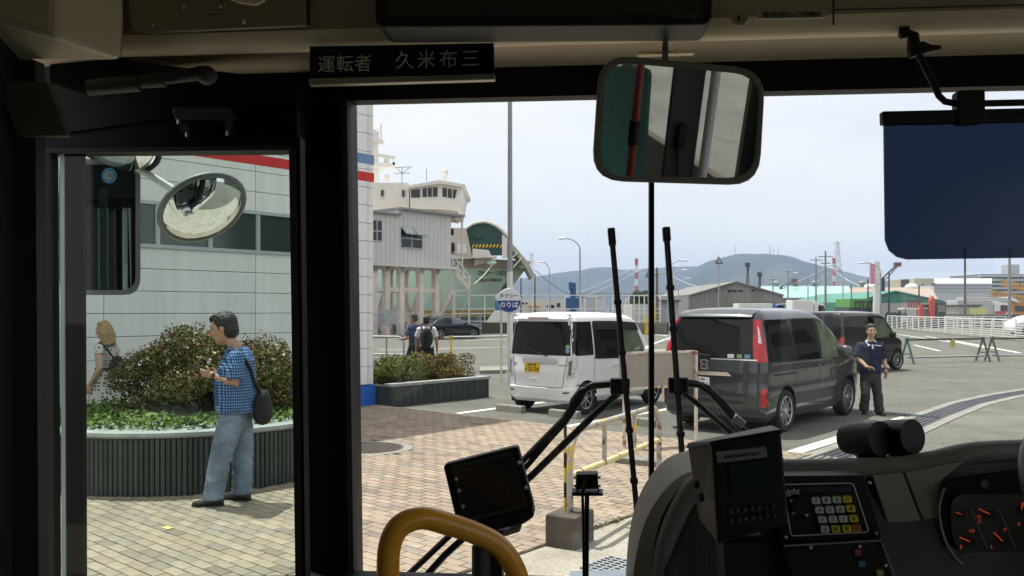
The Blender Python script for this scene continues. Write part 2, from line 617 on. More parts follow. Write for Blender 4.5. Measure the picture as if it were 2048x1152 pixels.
# ------------------------------------------------------------------ brick paving
def streaks(m, amt=0.09, sc_=(5.0, 5.0, 0.28)):
    nt = m.node_tree; b = nt.nodes['Principled BSDF']
    src = b.inputs['Base Color'].links[0].from_socket
    ge = nt.nodes.new('ShaderNodeNewGeometry'); mp = nt.nodes.new('ShaderNodeMapping'); mp.inputs['Scale'].default_value = sc_
    nz = nt.nodes.new('ShaderNodeTexNoise'); nz.inputs['Scale'].default_value = 1.6; nz.inputs['Detail'].default_value = 8; nz.inputs['Roughness'].default_value = 0.65
    nt.links.new(ge.outputs['Position'], mp.inputs['Vector']); nt.links.new(mp.outputs['Vector'], nz.inputs['Vector'])
    mr = nt.nodes.new('ShaderNodeMapRange'); mr.inputs['From Min'].default_value = 0.35; mr.inputs['From Max'].default_value = 0.7
    mr.inputs['To Min'].default_value = 1.0; mr.inputs['To Max'].default_value = 1.0 - 2 * amt
    nt.links.new(nz.outputs['Fac'], mr.inputs['Value'])
    sc = nt.nodes.new('ShaderNodeVectorMath'); sc.operation = 'SCALE'
    nt.links.new(src, sc.inputs[0]); nt.links.new(mr.outputs['Result'], sc.inputs['Scale']); nt.links.new(sc.outputs['Vector'], b.inputs['Base Color'])
BRICK = [mat('brick_%d' % i, c, 0.85, var=0.14, scale=14, bump=0.25, bscale=120, fine=0.1) for i, c in enumerate([
    (0.36, 0.287, 0.212), (0.33, 0.262, 0.192), (0.39, 0.312, 0.235), (0.275, 0.23, 0.182), (0.30, 0.255, 0.205), (0.34, 0.263, 0.195), (0.235, 0.19, 0.148)])]
for m_ in BRICK:
    streaks(m_, 0.13, (0.75, 0.75, 0.75))
M_JOINT = mat('sand_joint', (0.06, 0.05, 0.034), 0.95, var=0.25, scale=20)
PAV_W = 8.28
pav = MB().prism([W(-15, 0.02, 0), W(0.06, 0.02, 0), W(0.06, PAV_W, 0), W(-15, PAV_W, 0)], (0, 0, 0.012)).build('brick_pavement', M_JOINT)
tag(pav, 'tan brick paving in running bond in front of the terminal', kind='structure')
PC = V((-3.62, 9.62, 0)); PR = 1.66                     # round planter
MH = G(738, 899)                                        # manhole
BL, BW_ = 0.212, 0.1
def brick_mesh(mi):
    mb = MB()
    hx, hy, c = BL / 2 - 0.0045, BW_ / 2 - 0.0045, 0.004
    ring = lambda a, b, z: [V((-a, -b, z)), V((a, -b, z)), V((a, b, z)), V((-a, b, z))]
    mb.loft([ring(hx, hy, 0), ring(hx, hy, 0.008), ring(hx - c, hy - c, 0.0115)])
    return mb.mesh('brick', BRICK[mi])
bricks = []
cut_bricks = []
nr = int(15 / BW_)
for r in range(nr):
    u = -0.01 - (r + 0.5) * BW_ + 0.06
    for k in range(int(PAV_W / BL) + 2):
        w = (k + (0.5 if r % 2 else 0.0)) * BL
        if w < 0.12 or w > PAV_W - 0.1:
            c0, c1 = max(0.03, w - BL / 2), min(PAV_W - 0.004, w + BL / 2)
            if c1 - c0 > 0.04 and W(u, w).y > 2.5:
                cut_bricks.append((W(u, (c0 + c1) / 2, 0.012), c1 - c0))
            continue
        p = W(u, w, 0.012)
        if (p - PC).length < PR - 0.05 or (V((p.x, p.y, 0)) - MH).length < 0.58:
            continue
        if p.y < 2.5:
            continue
        bricks.append(p)
rot_b = Matrix.Rotation(math.atan2(NN.y, NN.x), 4, 'Z')
def seen(p):
    x = CX + p.x / p.y * FPX; y = HZ + (EYE - p.z) / p.y * FPX
    return y < 1160 and (174 < x < 600 or 700 < x < 1290)
near = sorted([i for i, p in enumerate(bricks) if seen(p)], key=lambda i: bricks[i].y)[:300]
near_s = set(near)
bm_sh = [brick_mesh(i) for i in range(len(BRICK))]
wts = [0.26, 0.2, 0.16, 0.12, 0.1, 0.11, 0.05]
for i in near:
    p = bricks[i]
    k = int(RNG.choice(len(BRICK), p=wts))
    o = bpy.data.objects.new('brick', bm_sh[k]); COL.objects.link(o)
    o.parent = pav
    o.matrix_local = Matrix.Translation(p + V((0, 0, random.uniform(0, 0.0022)))) @ rot_b @ Matrix.Rotation(random.gauss(0, 0.008), 4, 'Z')
mb = MB()
bx, by = NN * (BL / 2 - 0.0045), DD * (BW_ / 2 - 0.0045)
for i, (p, ln) in enumerate([(p, BL) for p in bricks] + cut_bricks):
    if i in near_s or p.y > 19:
        continue
    bx = NN * (ln / 2 - 0.0045)
    q = p + V((0, 0, random.uniform(0, 0.0022)))
    k = int(RNG.choice(len(BRICK), p=wts))
    t = V((0, 0, 0.0115)); e = 0.9
    mb.add([q - bx - by, q + bx - by, q + bx + by, q - bx + by, q - bx * e - by * e + t, q + bx * e - by * e + t, q + bx * e + by * e + t, q - bx * e + by * e + t],
           [(4, 5, 6, 7), (0, 1, 5, 4), (1, 2, 6, 5), (2, 3, 7, 6), (3, 0, 4, 7)], k)
o = mb.build('bricks', BRICK, pav); tag(o, kind='stuff')

# concrete gutter strip beside the paving, widened towards the bus to bounce light inside
gut = MB().prism([W(-15, PAV_W + 0.01, 0), W(0.1, PAV_W + 0.01, 0), W(0.1, PAV_W + 2.6, 0), W(-15, PAV_W + 2.6, 0)], (0, 0, 0.008)).build('gutter_strip', mat('pebbly_concrete', (0.32, 0.295, 0.245), 0.9, var=0.2, scale=2, bump=0.4, bscale=70, fine=0.25))
tag(gut, 'pale concrete gutter strip along the brick paving', kind='structure')
mh = T('manhole_cover', 'round iron manhole cover set in the brick paving', 'manhole cover', MH)
MB().lathe([(0.0, 0.012), (0.57, 0.012), (0.57, 0.024), (0.46, 0.024), (0.0, 0.024)], MH, n=40).build('concrete_ring', M_CONC, mh)
mc = MB().lathe([(0.0, 0.025), (0.44, 0.025), (0.44, 0.030), (0.0, 0.030)], MH, n=40)
for i in range(-8, 9):
    for j in range(-8, 9):
        x, y = i * 0.048, j * 0.048
        if x * x + y * y < 0.4 ** 2:
            mc.box(MH + V((x, y, 0.031)), (0.026, 0.026, 0.006))
mc.build('lid', mat('cast_iron', (0.075, 0.06, 0.052), 0.6, metal=0.4, var=0.3, scale=6), mh)

# ------------------------------------------------------------------ painted bay lines, wheel stops, drains
def stripe(name, a, b, width, z=0.004, m=M_LINE, label='white painted line on the asphalt'):
    a, b = V(a), V(b)
    d = (b - a).normalized(); n = V((-d.y, d.x, 0)) * width / 2
    N = max(2, int((b - a).length / 0.25))
    mb = MB()
    L, R_ = [], []
    for i in range(N + 1):
        p = a.lerp(b, i / N)
        j1 = random.uniform(-0.006, 0.006); j2 = random.uniform(-0.006, 0.006)
        L.append(p + n + n.normalized() * j1 + V((0, 0, z))); R_.append(p - n + n.normalized() * j2 + V((0, 0, z)))
    for i in range(N):
        mb.quad(R_[i], R_[i + 1], L[i + 1], L[i])
    o = mb.build(name, m)
    return tag(o, label, kind='structure')
stripe('road_marking', W(0.2, 2.0), W(6.0, 2.05), 0.14)
stripe('road_marking', W(0.15, 4.42), W(6.0, 4.45), 0.14)
stripe('road_marking', W(0.1, 8.02), W(4.95, 8.06), 0.2)
for (a, b, w_) in [((760, 700, ), (1030, 694), 0.16), ((930, 681), (1190, 672), 0.18), ((1270, 664), (1336, 672), 0.2), ((1300, 690), (1360, 668), 0.16),
                   ((1828, 690), (1880, 702), 0.14), ((1790, 668), (1900, 684), 0.16), ((1900, 680), (2040, 706), 0.22), ((1850, 672), (1970, 696), 0.12)]:
    stripe('road_marking', G(*a), G(*b), w_)

def wheel_stop(u, w, label, z=0.0):
    o = T('wheel_stop', label, 'wheel stop', W(u, w), 'concrete wheel stops')
    prof = [(-0.075, 0.0), (0.075, 0.0), (0.06, 0.10), (0.045, 0.12), (-0.045, 0.12), (-0.06, 0.10)]
    for k in (0, 1):
        a = W(u, w - 0.3 + 0.302 * k)
        MB().prism([a + DD * x + V((0, 0, z_)) for x, z_ in prof], NN * 0.296).build('block', M_CONC, o, bevel=0.006)
wheel_stop(1.02, 2.52, 'concrete wheel stop behind the left rear wheel of the white van')
wheel_stop(1.02, 3.72, 'concrete wheel stop behind the right rear wheel of the white van')
wheel_stop(1.02, 5.2, 'concrete wheel stop by the left rear wheel of the grey minivan')

M_GRATE = mat('drain_grating', (0.07, 0.075, 0.085), 0.45, metal=0.6, var=0.25, scale=5)
dr = [(1640, 925), (1700, 903), (1790, 866), (1868, 833), (1935, 808), (2000, 793), (2060, 783), (2200, 765)]
dpts = [G(*p) for p in dr]
chan = T('drain_channel', 'curved drain channel with dark gratings and pale concrete edges', 'drain', dpts[2])
def offset_path(pts, d):
    out = []
    for i, p in enumerate(pts):
        t = (pts[min(i + 1, len(pts) - 1)] - pts[max(i - 1, 0)]).normalized()
        out.append(p + V((t.y, -t.x, 0)) * d)
    return out
def ribbon(pts, d0, d1, z, name, m, parent=None):
    a, b = offset_path(pts, d0), offset_path(pts, d1)
    mb = MB()
    for i in range(len(pts) - 1):
        mb.prism([a[i], a[i + 1], b[i + 1], b[i]], (0, 0, z))
    return mb.build(name, m, parent)
fine = []
for i in range(len(dpts) - 1):
    for k in range(4):
        fine.append(dpts[i].lerp(dpts[i + 1], k / 4))
fine.append(dpts[-1])
ribbon(fine, -0.34, -0.2, 0.010, 'edge', M_CONC, chan)
ribbon(fine, 0.2, 0.36, 0.013, 'edge', M_CONC, chan)
ribbon(fine, -0.2, 0.2, 0.005, 'bed', M_BLACK, chan)
for d in (-0.165, -0.085, 0.0, 0.085, 0.165):
    ribbon(fine, d - 0.026, d + 0.026, 0.012, 'grating', M_GRATE, chan)
outer_ = [p for p in offset_path(fine, 0.37)]
rd = MB()
for i in range(len(outer_) - 1):
    a, b = outer_[i], outer_[i + 1]
    rd.prism([a, b, V((b.x + 4 + i, b.y * 0.55, 0)), V((a.x + 3 + i, a.y * 0.55, 0))], (0, 0, 0.003))
rd = rd.build('road', asphalt_mat('old_asphalt', (0.105, 0.108, 0.09), (0.19, 0.19, 0.16)))
tag(rd, 'older greenish grey asphalt beyond the drain channel', kind='structure')
cg = T('cross_drain', 'straight checkered drain grating across the front of the grey minivan', 'drain', G(1790, 828))
a, b = G(1668, 817), G(1880, 837)
dd = (b - a).normalized(); nn = V((-dd.y, dd.x, 0))
MB().obox(a - nn * 0.22, b - a, nn * 0.44, (0, 0, 0.006)).build('edge', M_CONC, cg)
mb = MB().obox(a - nn * 0.16 + V((0, 0, 0.004)), b - a, nn * 0.32, (0, 0, 0.005))
mb.build('bed', M_BLACK, cg)
L = (b - a).length
mb = MB()
for i in range(int(L / 0.06)):
    for j in range(5):
        mb.box(a + dd * (i * 0.06 + (0.03 if j % 2 else 0)) + nn * (-0.13 + j * 0.065) + V((0, 0, 0.012)), (0.038, 0.04, 0.008), Matrix.Rotation(math.atan2(dd.y, dd.x), 3, 'Z'))
o = mb.build('grating', M_GRATE, cg); tag(o, kind='stuff')

# weeds in the joint, a pale yellow scrap on the bricks
wp_ = []
for k in range(70):
    u = random.uniform(-4.6, -0.6)
    q = W(u, PAV_W + random.gauss(0.0, 0.012), 0.012)
    for j in range(random.randint(3, 9)):
        wp_.append((q.x + random.gauss(0, 0.018), q.y + random.gauss(0, 0.018), 0.016 + random.random() * 0.022))
wp_ = np.array(wp_)
WEEDM = [mat('weed_green', (0.09, 0.12, 0.025), 0.6, island=0.4), mat('weed_dry', (0.16, 0.13, 0.06), 0.7, island=0.3)]
o = leaves('weeds', wp_, np.tile([0, 0, 0.4], (len(wp_), 1)), 0.015, WEEDM, None, 1.0, aspect=0.35, weights=[0.6, 0.4])
tag(o, 'small weeds growing in the joint along the brick paving', 'weeds', kind='stuff')
yq = G(322, 1055, 0.027)
tag(MB().obox(yq, NN * 0.10, DD * 0.055, (0, 0, 0.003)).build('yellow_scrap', mat('pale_yellow_scrap', (0.62, 0.55, 0.2), 0.7)), 'small pale yellow scrap lying on the brick paving', 'scrap')
# small grating by the bus
gr = T('gutter_grating', 'small steel drain grating in the gutter below the windscreen', 'drain', G(1200, 1146))
a = G(1160, 1140); gx = DD * 0.36; gy = NN * 0.26
MB().obox(a + V((0, 0, 0.009)), gx, gy, (0, 0, 0.002)).build('pit', M_BLACK, gr)
mb = MB()
for i in range(8):
    mb.obox(a + gx * (i / 7.3) + V((0, 0, 0.012)), DD * 0.014, gy, (0, 0, 0.012))
for j in range(5):
    mb.obox(a + gy * (j / 4.3) + V((0, 0, 0.013)), gx, NN * 0.014, (0, 0, 0.009))
mb.build('grating', M_STEEL, gr)

# ------------------------------------------------------------------ terminal building
M_PANEL = [mat('wall_panel_%d' % i, (0.785 + d, 0.79 + d, 0.785 + d), 0.5, var=0.035, scale=1.3) for i, d in enumerate((0.0, 0.015, -0.015))]
for m_ in M_PANEL:
    streaks(m_, 0.07)
M_GAP = mat('panel_joint', (0.16, 0.17, 0.17), 0.8)
M_BBASE = mat('blue_skirting', (0.022, 0.13, 0.52), 0.5, var=0.12, scale=2)
M_RED = mat('red_band', (0.55, 0.022, 0.02), 0.55, var=0.14, scale=5, fine=0.08)
M_BLUE = mat('blue_band', (0.14, 0.25, 0.45), 0.55, var=0.1, scale=5)
M_WGLASS = mat('dark_window_glass', (0.035, 0.05, 0.05), 0.08, var=0.2, scale=1, spec=0.8)
M_ALU = mat('aluminium_frame', (0.42, 0.45, 0.46), 0.45, metal=0.4, var=0.08)
BH = 9.5
tb = T('terminal_building', 'white panelled ferry terminal wall with red and blue stripes and blue base', 'building', W(-3, -2))
MB().prism([W(-17, -0.03), W(-0.02, -0.03), W(-0.02, -11), W(-17, -11)], (0, 0, BH - 0.1)).build('wall_core', M_GAP, tb)
MB().prism([W(-17.05, 0.03), W(0.03, 0.03), W(0.03, -11.05), W(-17.05, -11.05)], (0, 0, 0.12)).build('roof', M_GREYM, tb).location.z += BH - 0.1
MB().obox(W(-17, -0.028), DD * 17.03, NN * 0.05, (0, 0, 0.40)).build('skirting', M_BBASE, tb)
RH = 0.334
joints = [0.0, -0.13, -2.5, -4.95, -7.4, -9.85, -12.3, -14.75, -17]
pm = {}
WB0, WB1 = -1.62, -8.45                                  # window band
for k in range(int((BH - 0.5) / RH)):
    z0 = 0.41 + k * RH
    for j in range(len(joints) - 1):
        ua, ub = joints[j + 1], joints[j]
        segs = [(ua, ub)]
        if k in (7, 8):
            segs = []
            if ub > WB0: segs.append((max(ua, WB0), ub))
            if ua < WB1: segs.append((ua, min(ub, WB1)))
        for (x0, x1) in segs:
            wd = x1 - x0 - 0.008
            if wd < 0.03:
                continue
            key = (round(wd, 3), (k * 3 + j * 7) % 3)
            if key not in pm:
                mbp = MB()
                hw_, hh = wd / 2, (RH - 0.008) / 2
                ring = lambda a, b, y: [V((-a, y, -b)), V((a, y, -b)), V((a, y, b)), V((-a, y, b))]
                mbp.loft([ring(hw_, hh, 0.0), ring(hw_, hh, -0.022), ring(hw_ - 0.006, hh - 0.006, -0.028)])
                pm[key] = mbp.mesh('panel', M_PANEL[key[1]])
            o = bpy.data.objects.new('panel', pm[key]); COL.objects.link(o); o.parent = tb
            o.matrix_parent_inverse = RM[tb.name].inverted()
            o.matrix_basis = Matrix.Translation(W((x0 + x1) / 2, -0.028, z0 + RH / 2)) @ Matrix.Rotation(math.atan2(DD.y, DD.x), 4, 'Z')
for nm, z0, z1, m in (('red_stripe', 4.195, 4.365, M_RED), ('blue_stripe', 4.52, 4.70, M_BLUE)):
    MB().obox(W(-17, -0.001, z0), DD * 17.012, NN * 0.005, (0, 0, z1 - z0)).build(nm, m, tb)
zb, zt = 0.41 + 7 * RH, 0.41 + 9 * RH
MB().obox(W(WB1, -0.03, zb - 0.02), DD * (WB0 - WB1), NN * 0.06, (0, 0, 0.055)).build('window_sill', M_ALU, tb)
MB().obox(W(WB1, -0.03, zt - 0.04), DD * (WB0 - WB1), NN * 0.06, (0, 0, 0.055)).build('window_head', M_ALU, tb)
for k in range(8):
    u0 = WB1 + (k + 0.0) * (WB0 - WB1) / 8
    du = (WB0 - WB1) / 8
    f = MB()
    f.obox(W(u0, -0.03, zb + 0.036), DD * 0.05, NN * 0.05, (0, 0, zt - zb - 0.078))
    f.obox(W(u0 + du - 0.02, -0.03, zb + 0.036), DD * 0.018, NN * 0.045, (0, 0, zt - zb - 0.078))
    wo = f.build('window', M_ALU, tb)
    wo2 = MB().obox(W(u0 + 0.05, -0.025, zb + 0.036), DD * (du - 0.07), NN * 0.012, (0, 0, zt - zb - 0.078)).build('pane', M_WGLASS)
    wo2.parent = wo

# ------------------------------------------------------------------ round planter and its plants
M_RIB = mat('ribbed_slate_tile', (0.042, 0.055, 0.05), 0.55, var=0.25, scale=3, fine=0.12)
M_COPE = mat('coping_stone', (0.30, 0.32, 0.31), 0.75, var=0.2, scale=5, fine=0.1)
M_SOIL = mat('soil', (0.05, 0.038, 0.025), 0.95, var=0.3, scale=9, bump=0.6, bscale=30)
PH = 0.63
rp = T('round_planter', 'round planter with dark ribbed tiles and pale stone coping', 'planter', PC)
MB().lathe([(PR - 0.2, 0.0), (PR - 0.03, 0.0), (PR - 0.03, PH - 0.05), (PR - 0.2, PH - 0.05)], PC, n=72).build('wall', M_RIB, rp)
MB().lathe([(PR - 0.24, PH - 0.05), (PR + 0.015, PH - 0.05), (PR + 0.03, PH - 0.03), (PR + 0.02, PH), (PR - 0.22, PH + 0.004)], PC, n=72).build('coping', M_COPE, rp, smooth=35)
MB().lathe([(0.0, PH - 0.12), (PR - 0.2, PH - 0.12), (PR - 0.2, PH - 0.08), (0.0, PH - 0.06)], PC, n=40).build('soil', M_SOIL, rp)
NT = 210
tw = 2 * PI * PR / NT
tmb = MB()
tmb.prism([V((-tw / 2 + 0.001, 0, 0)), V((tw / 2 - 0.001, 0, 0)), V((tw / 2 - 0.008, -0.022, 0)), V((-tw / 2 + 0.008, -0.022, 0))], (0, 0, PH - 0.06))
tms = [tmb.mesh('tile', mat('ribbed_slate_tile_%d' % i, tuple(c * k for c in (0.042, 0.055, 0.05)), 0.55, var=0.28, scale=4, fine=0.12)) for i, k in enumerate((1.0, 0.8, 1.22))]
for k in range(NT):
    a = 2 * PI * k / NT
    o = bpy.data.objects.new('tile', tms[(k * 5 + k // 3) % 3]); COL.objects.link(o); o.parent = rp
    o.matrix_parent_inverse = RM[rp.name].inverted()
    o.matrix_basis = Matrix.Translation(PC + V((math.sin(a) * (PR - 0.03), -math.cos(a) * (PR - 0.03), 0.002))) @ Matrix.Rotation(a, 4, 'Z')

LEAF = [mat('leaf_olive', (0.115, 0.12, 0.04), 0.7, spec=0.2, island=0.4, var=0.2), mat('leaf_bronze', (0.20, 0.095, 0.045), 0.7, spec=0.2, island=0.4, var=0.2),
        mat('leaf_green', (0.08, 0.13, 0.028), 0.7, spec=0.2, island=0.4, var=0.2), mat('petal', (0.62, 0.5, 0.45), 0.6, island=0.2), mat('leaf_ivy', (0.10, 0.16, 0.028), 0.65, spec=0.2, island=0.35, var=0.2),
        mat('leaf_ochre', (0.23, 0.17, 0.035), 0.7, spec=0.2, island=0.35), mat('leaf_deep', (0.025, 0.045, 0.012), 0.7, spec=0.2, island=0.4)]
def blob_points(blobs, n, depth=0.35, zmin=-9):
    """points spread through the outer layer of a union of lumps"""
    out, nr_ = [], []
    vol = np.array([b[3] * b[4] for b in blobs]); vol = vol / vol.sum()
    idx = RNG.choice(len(blobs), int(n * 1.6), p=vol)
    d = RNG.normal(0, 1, (len(idx), 3)); d /= np.linalg.norm(d, axis=1)[:, None]
    rr = 1 - depth * RNG.random(len(idx)) ** 1.6
    bl = np.array([b[:3] for b in blobs])[idx]
    sz = np.array([[b[3], b[3], b[4]] for b in blobs])[idx]
    p = bl + d * sz * rr[:, None]
    ok = p[:, 2] > zmin
    return p[ok][:n], d[ok][:n]
def shrub(name, label, cat, loc, blobs, n, size, mats, weights, stems, group=None, zmin=0.0, jitter=0.8, flower=None):
    t = T(name, label, cat, loc, group)
    p, d = blob_points(blobs, n, zmin=zmin, depth=0.5)
    o = leaves('crown', p, d, size, mats, t, jitter, weights=weights)
    tag(o, kind='stuff')
    mb = MB()
    for k in range(stems):
        b = blobs[k % len(blobs)]
        q0 = V(loc) + V((random.uniform(-0.12, 0.12), random.uniform(-0.12, 0.12), 0))
        q2 = V((b[0] + random.uniform(-.3, .3) * b[3], b[1] + random.uniform(-.3, .3) * b[3], b[2] + random.uniform(-0.2, 0.5) * b[4]))
        q1 = q0.lerp(q2, 0.5) + V((random.uniform(-.06, .06), random.uniform(-.06, .06), 0.05))
        mb.tube([q0, q1, q2], [0.022, 0.015, 0.006], 6)
    mb.build('stem', mat('bark', (0.10, 0.07, 0.045), 0.9, var=0.3, scale=20), t, smooth=60)
    return t, p, d
BC = PC + V((0.13, 0.1, PH - 0.1))
bl = []
for k in range(110):
    a = random.uniform(0, 2 * PI); r = 1.0 * math.sqrt(random.random())
    hgt = 0.84 * math.sqrt(max(0.05, 1 - (r / 1.12) ** 2))
    z = PH + 0.05 + random.random() ** 0.6 * hgt
    bl.append((BC.x + math.cos(a) * r, BC.y + math.sin(a) * r * 0.85, z, random.uniform(0.17, 0.26), random.uniform(0.13, 0.2)))
t_, pp, dd_ = shrub('flowering_bush', 'large bushy shrub with small white flowers in the round planter', 'shrub', BC, bl, 42000, 0.02,
      [LEAF[0], LEAF[1], LEAF[2], LEAF[6]], [0.40, 0.28, 0.2, 0.12], 16, zmin=PH - 0.02)
top = pp[(dd_[:, 2] > 0.0) & (pp[:, 2] > PH + 0.35)]
# sprigs that break the outline, with blossom
sp = []
for k in range(150):
    q = top[RNG.integers(len(top))]
    for j in range(7):
        sp.append(q + np.array([RNG.normal(0, 0.015), RNG.normal(0, 0.015), j * 0.024 * RNG.uniform(0.5, 1.2)]))
sp = np.array(sp)
o = leaves('sprigs', sp, np.zeros_like(sp), 0.017, [LEAF[1], LEAF[0]], t_, 1.0, weights=[0.6, 0.4]); tag(o, kind='stuff')
fl = []
for k in range(230):
    q = top[RNG.integers(len(top))]
    for j in range(6):
        fl.append(q + RNG.normal(0, 0.014, 3) + np.array([0, 0, 0.03]))
fl = np.array(fl)
o = leaves('blossom', fl, np.tile([0, 0, 0.5], (len(fl), 1)), 0.014, [LEAF[3]], t_, 1.0, aspect=0.8); tag(o, kind='stuff')
n_ = 7000
a = RNG.uniform(0, 2 * PI, n_); r = (PR - 0.16) * np.sqrt(RNG.random(n_) * 0.75 + 0.25)
ip = np.stack([PC.x + np.cos(a) * r, PC.y + np.sin(a) * r, PH - 0.05 + RNG.random(n_) ** 1.5 * 0.15], 1)
o = leaves('ivy', ip, np.tile([0, -0.2, 1.0], (n_, 1)), 0.029, [LEAF[4], LEAF[2]], None, 0.6, aspect=0.75, weights=[0.8, 0.2])
tag(o, 'bright green ivy ground cover spilling round the planter rim', 'ivy', kind='stuff')

# ------------------------------------------------------------------ planter at the building's corner
cp = T('corner_planter', 'low rectangular planter with dark ribbed tiles at the foot of the terminal corner', 'planter', W(1.3, 0))
H2 = 0.43
MB().prism([W(0.06, 0.42), W(2.62, 0.52), W(2.62, -1.6), W(0.06, -1.6)], (0, 0, H2 - 0.05)).build('wall', M_RIB, cp)
mb = MB().prism([W(0.03, 0.46, H2 - 0.05), W(2.66, 0.56, H2 - 0.05), W(2.66, 0.36, H2 - 0.05), W(0.03, 0.26, H2 - 0.05)], (0, 0, 0.05))
mb.prism([W(2.47, 0.36, H2 - 0.05), W(2.66, 0.36, H2 - 0.05), W(2.66, -1.62, H2 - 0.05), W(2.47, -1.62, H2 - 0.05)], (0, 0, 0.05))
mb.build('coping', M_COPE, cp)
nt_ = 46
for k in range(nt_):
    u0 = 0.06 + (2.56) * k / nt_
    w0 = 0.42 + 0.1 * (u0 - 0.06) / 2.56
    o = bpy.data.objects.new('tile', None)
    bpy.data.objects.remove(o)
    MB().prism([W(u0 + 0.003, w0 + 0.002), W(u0 + 0.053, w0 + 0.004), W(u0 + 0.045, w0 + 0.028), W(u0 + 0.011, w0 + 0.026)], (0, 0, H2 - 0.055)).build('tile', tms[(k * 5) % 3].materials[0], cp)
for nm, lab, u0, u1, mats_, wt in (('azalea_hedge', 'green azalea hedge against the terminal corner', 0.12, 1.45, [LEAF[2], LEAF[4], LEAF[5]], [0.45, 0.25, 0.3]),
                                   ('azalea_hedge', 'reddish tipped azalea hedge at the far end of the corner planter', 1.25, 2.6, [LEAF[0], LEAF[1], LEAF[5]], [0.4, 0.2, 0.4])):
    bl = []
    for k in range(42):
        u = random.uniform(u0, u1); w = random.uniform(-0.75, 0.1)
        q = W(u, w)
        bl.append((q.x, q.y, H2 + random.uniform(0.02, 0.36), random.uniform(0.15, 0.22), random.uniform(0.12, 0.18)))
    shrub(nm, lab, 'hedge', W((u0 + u1) / 2, -0.3, H2 - 0.05), bl, 13000, 0.024, mats_, wt, 10, 'azaleas in the corner planter', zmin=H2 - 0.03)

# ------------------------------------------------------------------ rusty pipe barrier on its concrete block
M_RUST = mat('chipped_yellow_pipe', (0.55, 0.42, 0.12), 0.7, var=0.3, scale=7, fine=0.2, bump=0.3, bscale=60)
def chipped(name, c1, c2, c3):
    m = mat(name, c1, 0.7, bump=0.25, bscale=70)
    nt = m.node_tree; b = nt.nodes['Principled BSDF']
    tc = nt.nodes.new('ShaderNodeTexCoord')
    n1 = nt.nodes.new('ShaderNodeTexNoise'); n1.inputs['Scale'].default_value = 6; n1.inputs['Detail'].default_value = 9; n1.inputs['Roughness'].default_value = 0.7
    nt.links.new(tc.outputs['Object'], n1.inputs['Vector'])
    cr = nt.nodes.new('ShaderNodeValToRGB'); cr.color_ramp.interpolation = 'LINEAR'
    e = cr.color_ramp.elements
    e[0].position = 0.40; e[0].color = (*c3, 1); e[1].position = 0.44; e[1].color = (*c1, 1)
    x = e.new(0.56); x.color = (*c1, 1)
    x = e.new(0.60); x.color = (*c2, 1)
    nt.links.new(n1.outputs['Fac'], cr.inputs['Fac']); nt.links.new(cr.outputs['Color'], b.inputs['Base Color'])
    return m
M_PIPE1 = chipped('chipped_yellow_pipe_a', (0.36, 0.35, 0.33), (0.62, 0.43, 0.05), (0.16, 0.075, 0.035))
M_PIPE2 = chipped('chipped_yellow_pipe_b', (0.60, 0.52, 0.28), (0.60, 0.42, 0.05), (0.2, 0.1, 0.05))
M_RUSTW = chipped('rusty_white_steel', (0.55, 0.5, 0.45), (0.58, 0.53, 0.48), (0.25, 0.09, 0.03))
bb = G(1140, 1088); be = G(1318, 985)
bar = T('pipe_barrier', 'rusty yellow and grey pipe barrier with rounded ends set in a concrete block', 'barrier', bb)
hd = (be - bb).normalized(); TL = (be - bb).length
ZT = 0.86
pts = [bb + V((0, 0, 0.02))]
pts.append(bb + V((0, 0, ZT - 0.26)))
for k in range(1, 7):
    a = PI / 2 * k / 6
    pts.append(bb + hd * (0.22 * (1 - math.cos(a))) + V((0, 0, ZT - 0.22 + 0.22 * math.sin(a))))
for k in range(0, 7):
    a = PI / 2 * k / 6
    pts.append(bb + hd * (TL - 0.22 + 0.22 * math.sin(a)) + V((0, 0, ZT - 0.22 + 0.22 * math.cos(a))))
pts.append(be + V((0, 0, 0.0)))
MB().tube(pts, 0.026, 12).build('hoop', M_PIPE1, bar, smooth=60)
MB().cyl(bb + V((0, 0, 0.52)) - hd * 0.01, be + V((0, 0, 0.52)), 0.026, n=12).build('lower_rail', M_PIPE2, bar, smooth=60)
for k in (0.33, 0.67):
    q = bb.lerp(be, k)
    MB().cyl(q + V((0, 0, 0.53)), q + V((0, 0, ZT - 0.01)), 0.021, n=10).build('baluster', M_PIPE1, bar, smooth=60)
fl_ = bb - V((0.035, -0.02, 0))
yb = mat('yellow_black_tape', (0.6, 0.42, 0.03), 0.5)
mb = MB()
for k in range(6):
    mb.cyl(fl_ + V((0, 0, 0.24 + k * 0.115)), fl_ + V((0, 0, 0.24 + (k + 1) * 0.115)), 0.012, n=8, mi=k % 2)
mb.build('marker_rod', [yb, M_BLACK], bar, smooth=60)
cb = G(1128, 1100); cbx = hd * 0.34; cby = V((hd.y, -hd.x, 0)) * -0.26
blk = T('concrete_block', 'mossy concrete block holding the foot of the pipe barrier', 'block', cb)
o = bb - hd * 0.17 - cby * 0.5
MB().obox(o + V((0, 0, 0.0)), cbx, cby, (0, 0, 0.25)).build('block', mat('old_mossy_concrete', (0.085, 0.072, 0.06), 0.95, var=0.4, scale=6, bump=0.5, bscale=40, fine=0.3), blk, bevel=0.012)
# kerb stone behind it
kr = T('kerb_stone', 'grey concrete kerb stones between the brick paving and the grey minivan bay', 'kerb', G(1300, 935))
ka, kb = G(1228, 930), G(1420, 950)
kd = (kb - ka)
for k in range(3):
    MB().obox(ka + kd * (k / 3 + 0.003), kd * (1 / 3 - 0.006), NN * -0.0 + DD * 0.22, (0, 0, 0.09)).build('kerb_block', M_CONCD, kr, bevel=0.01)

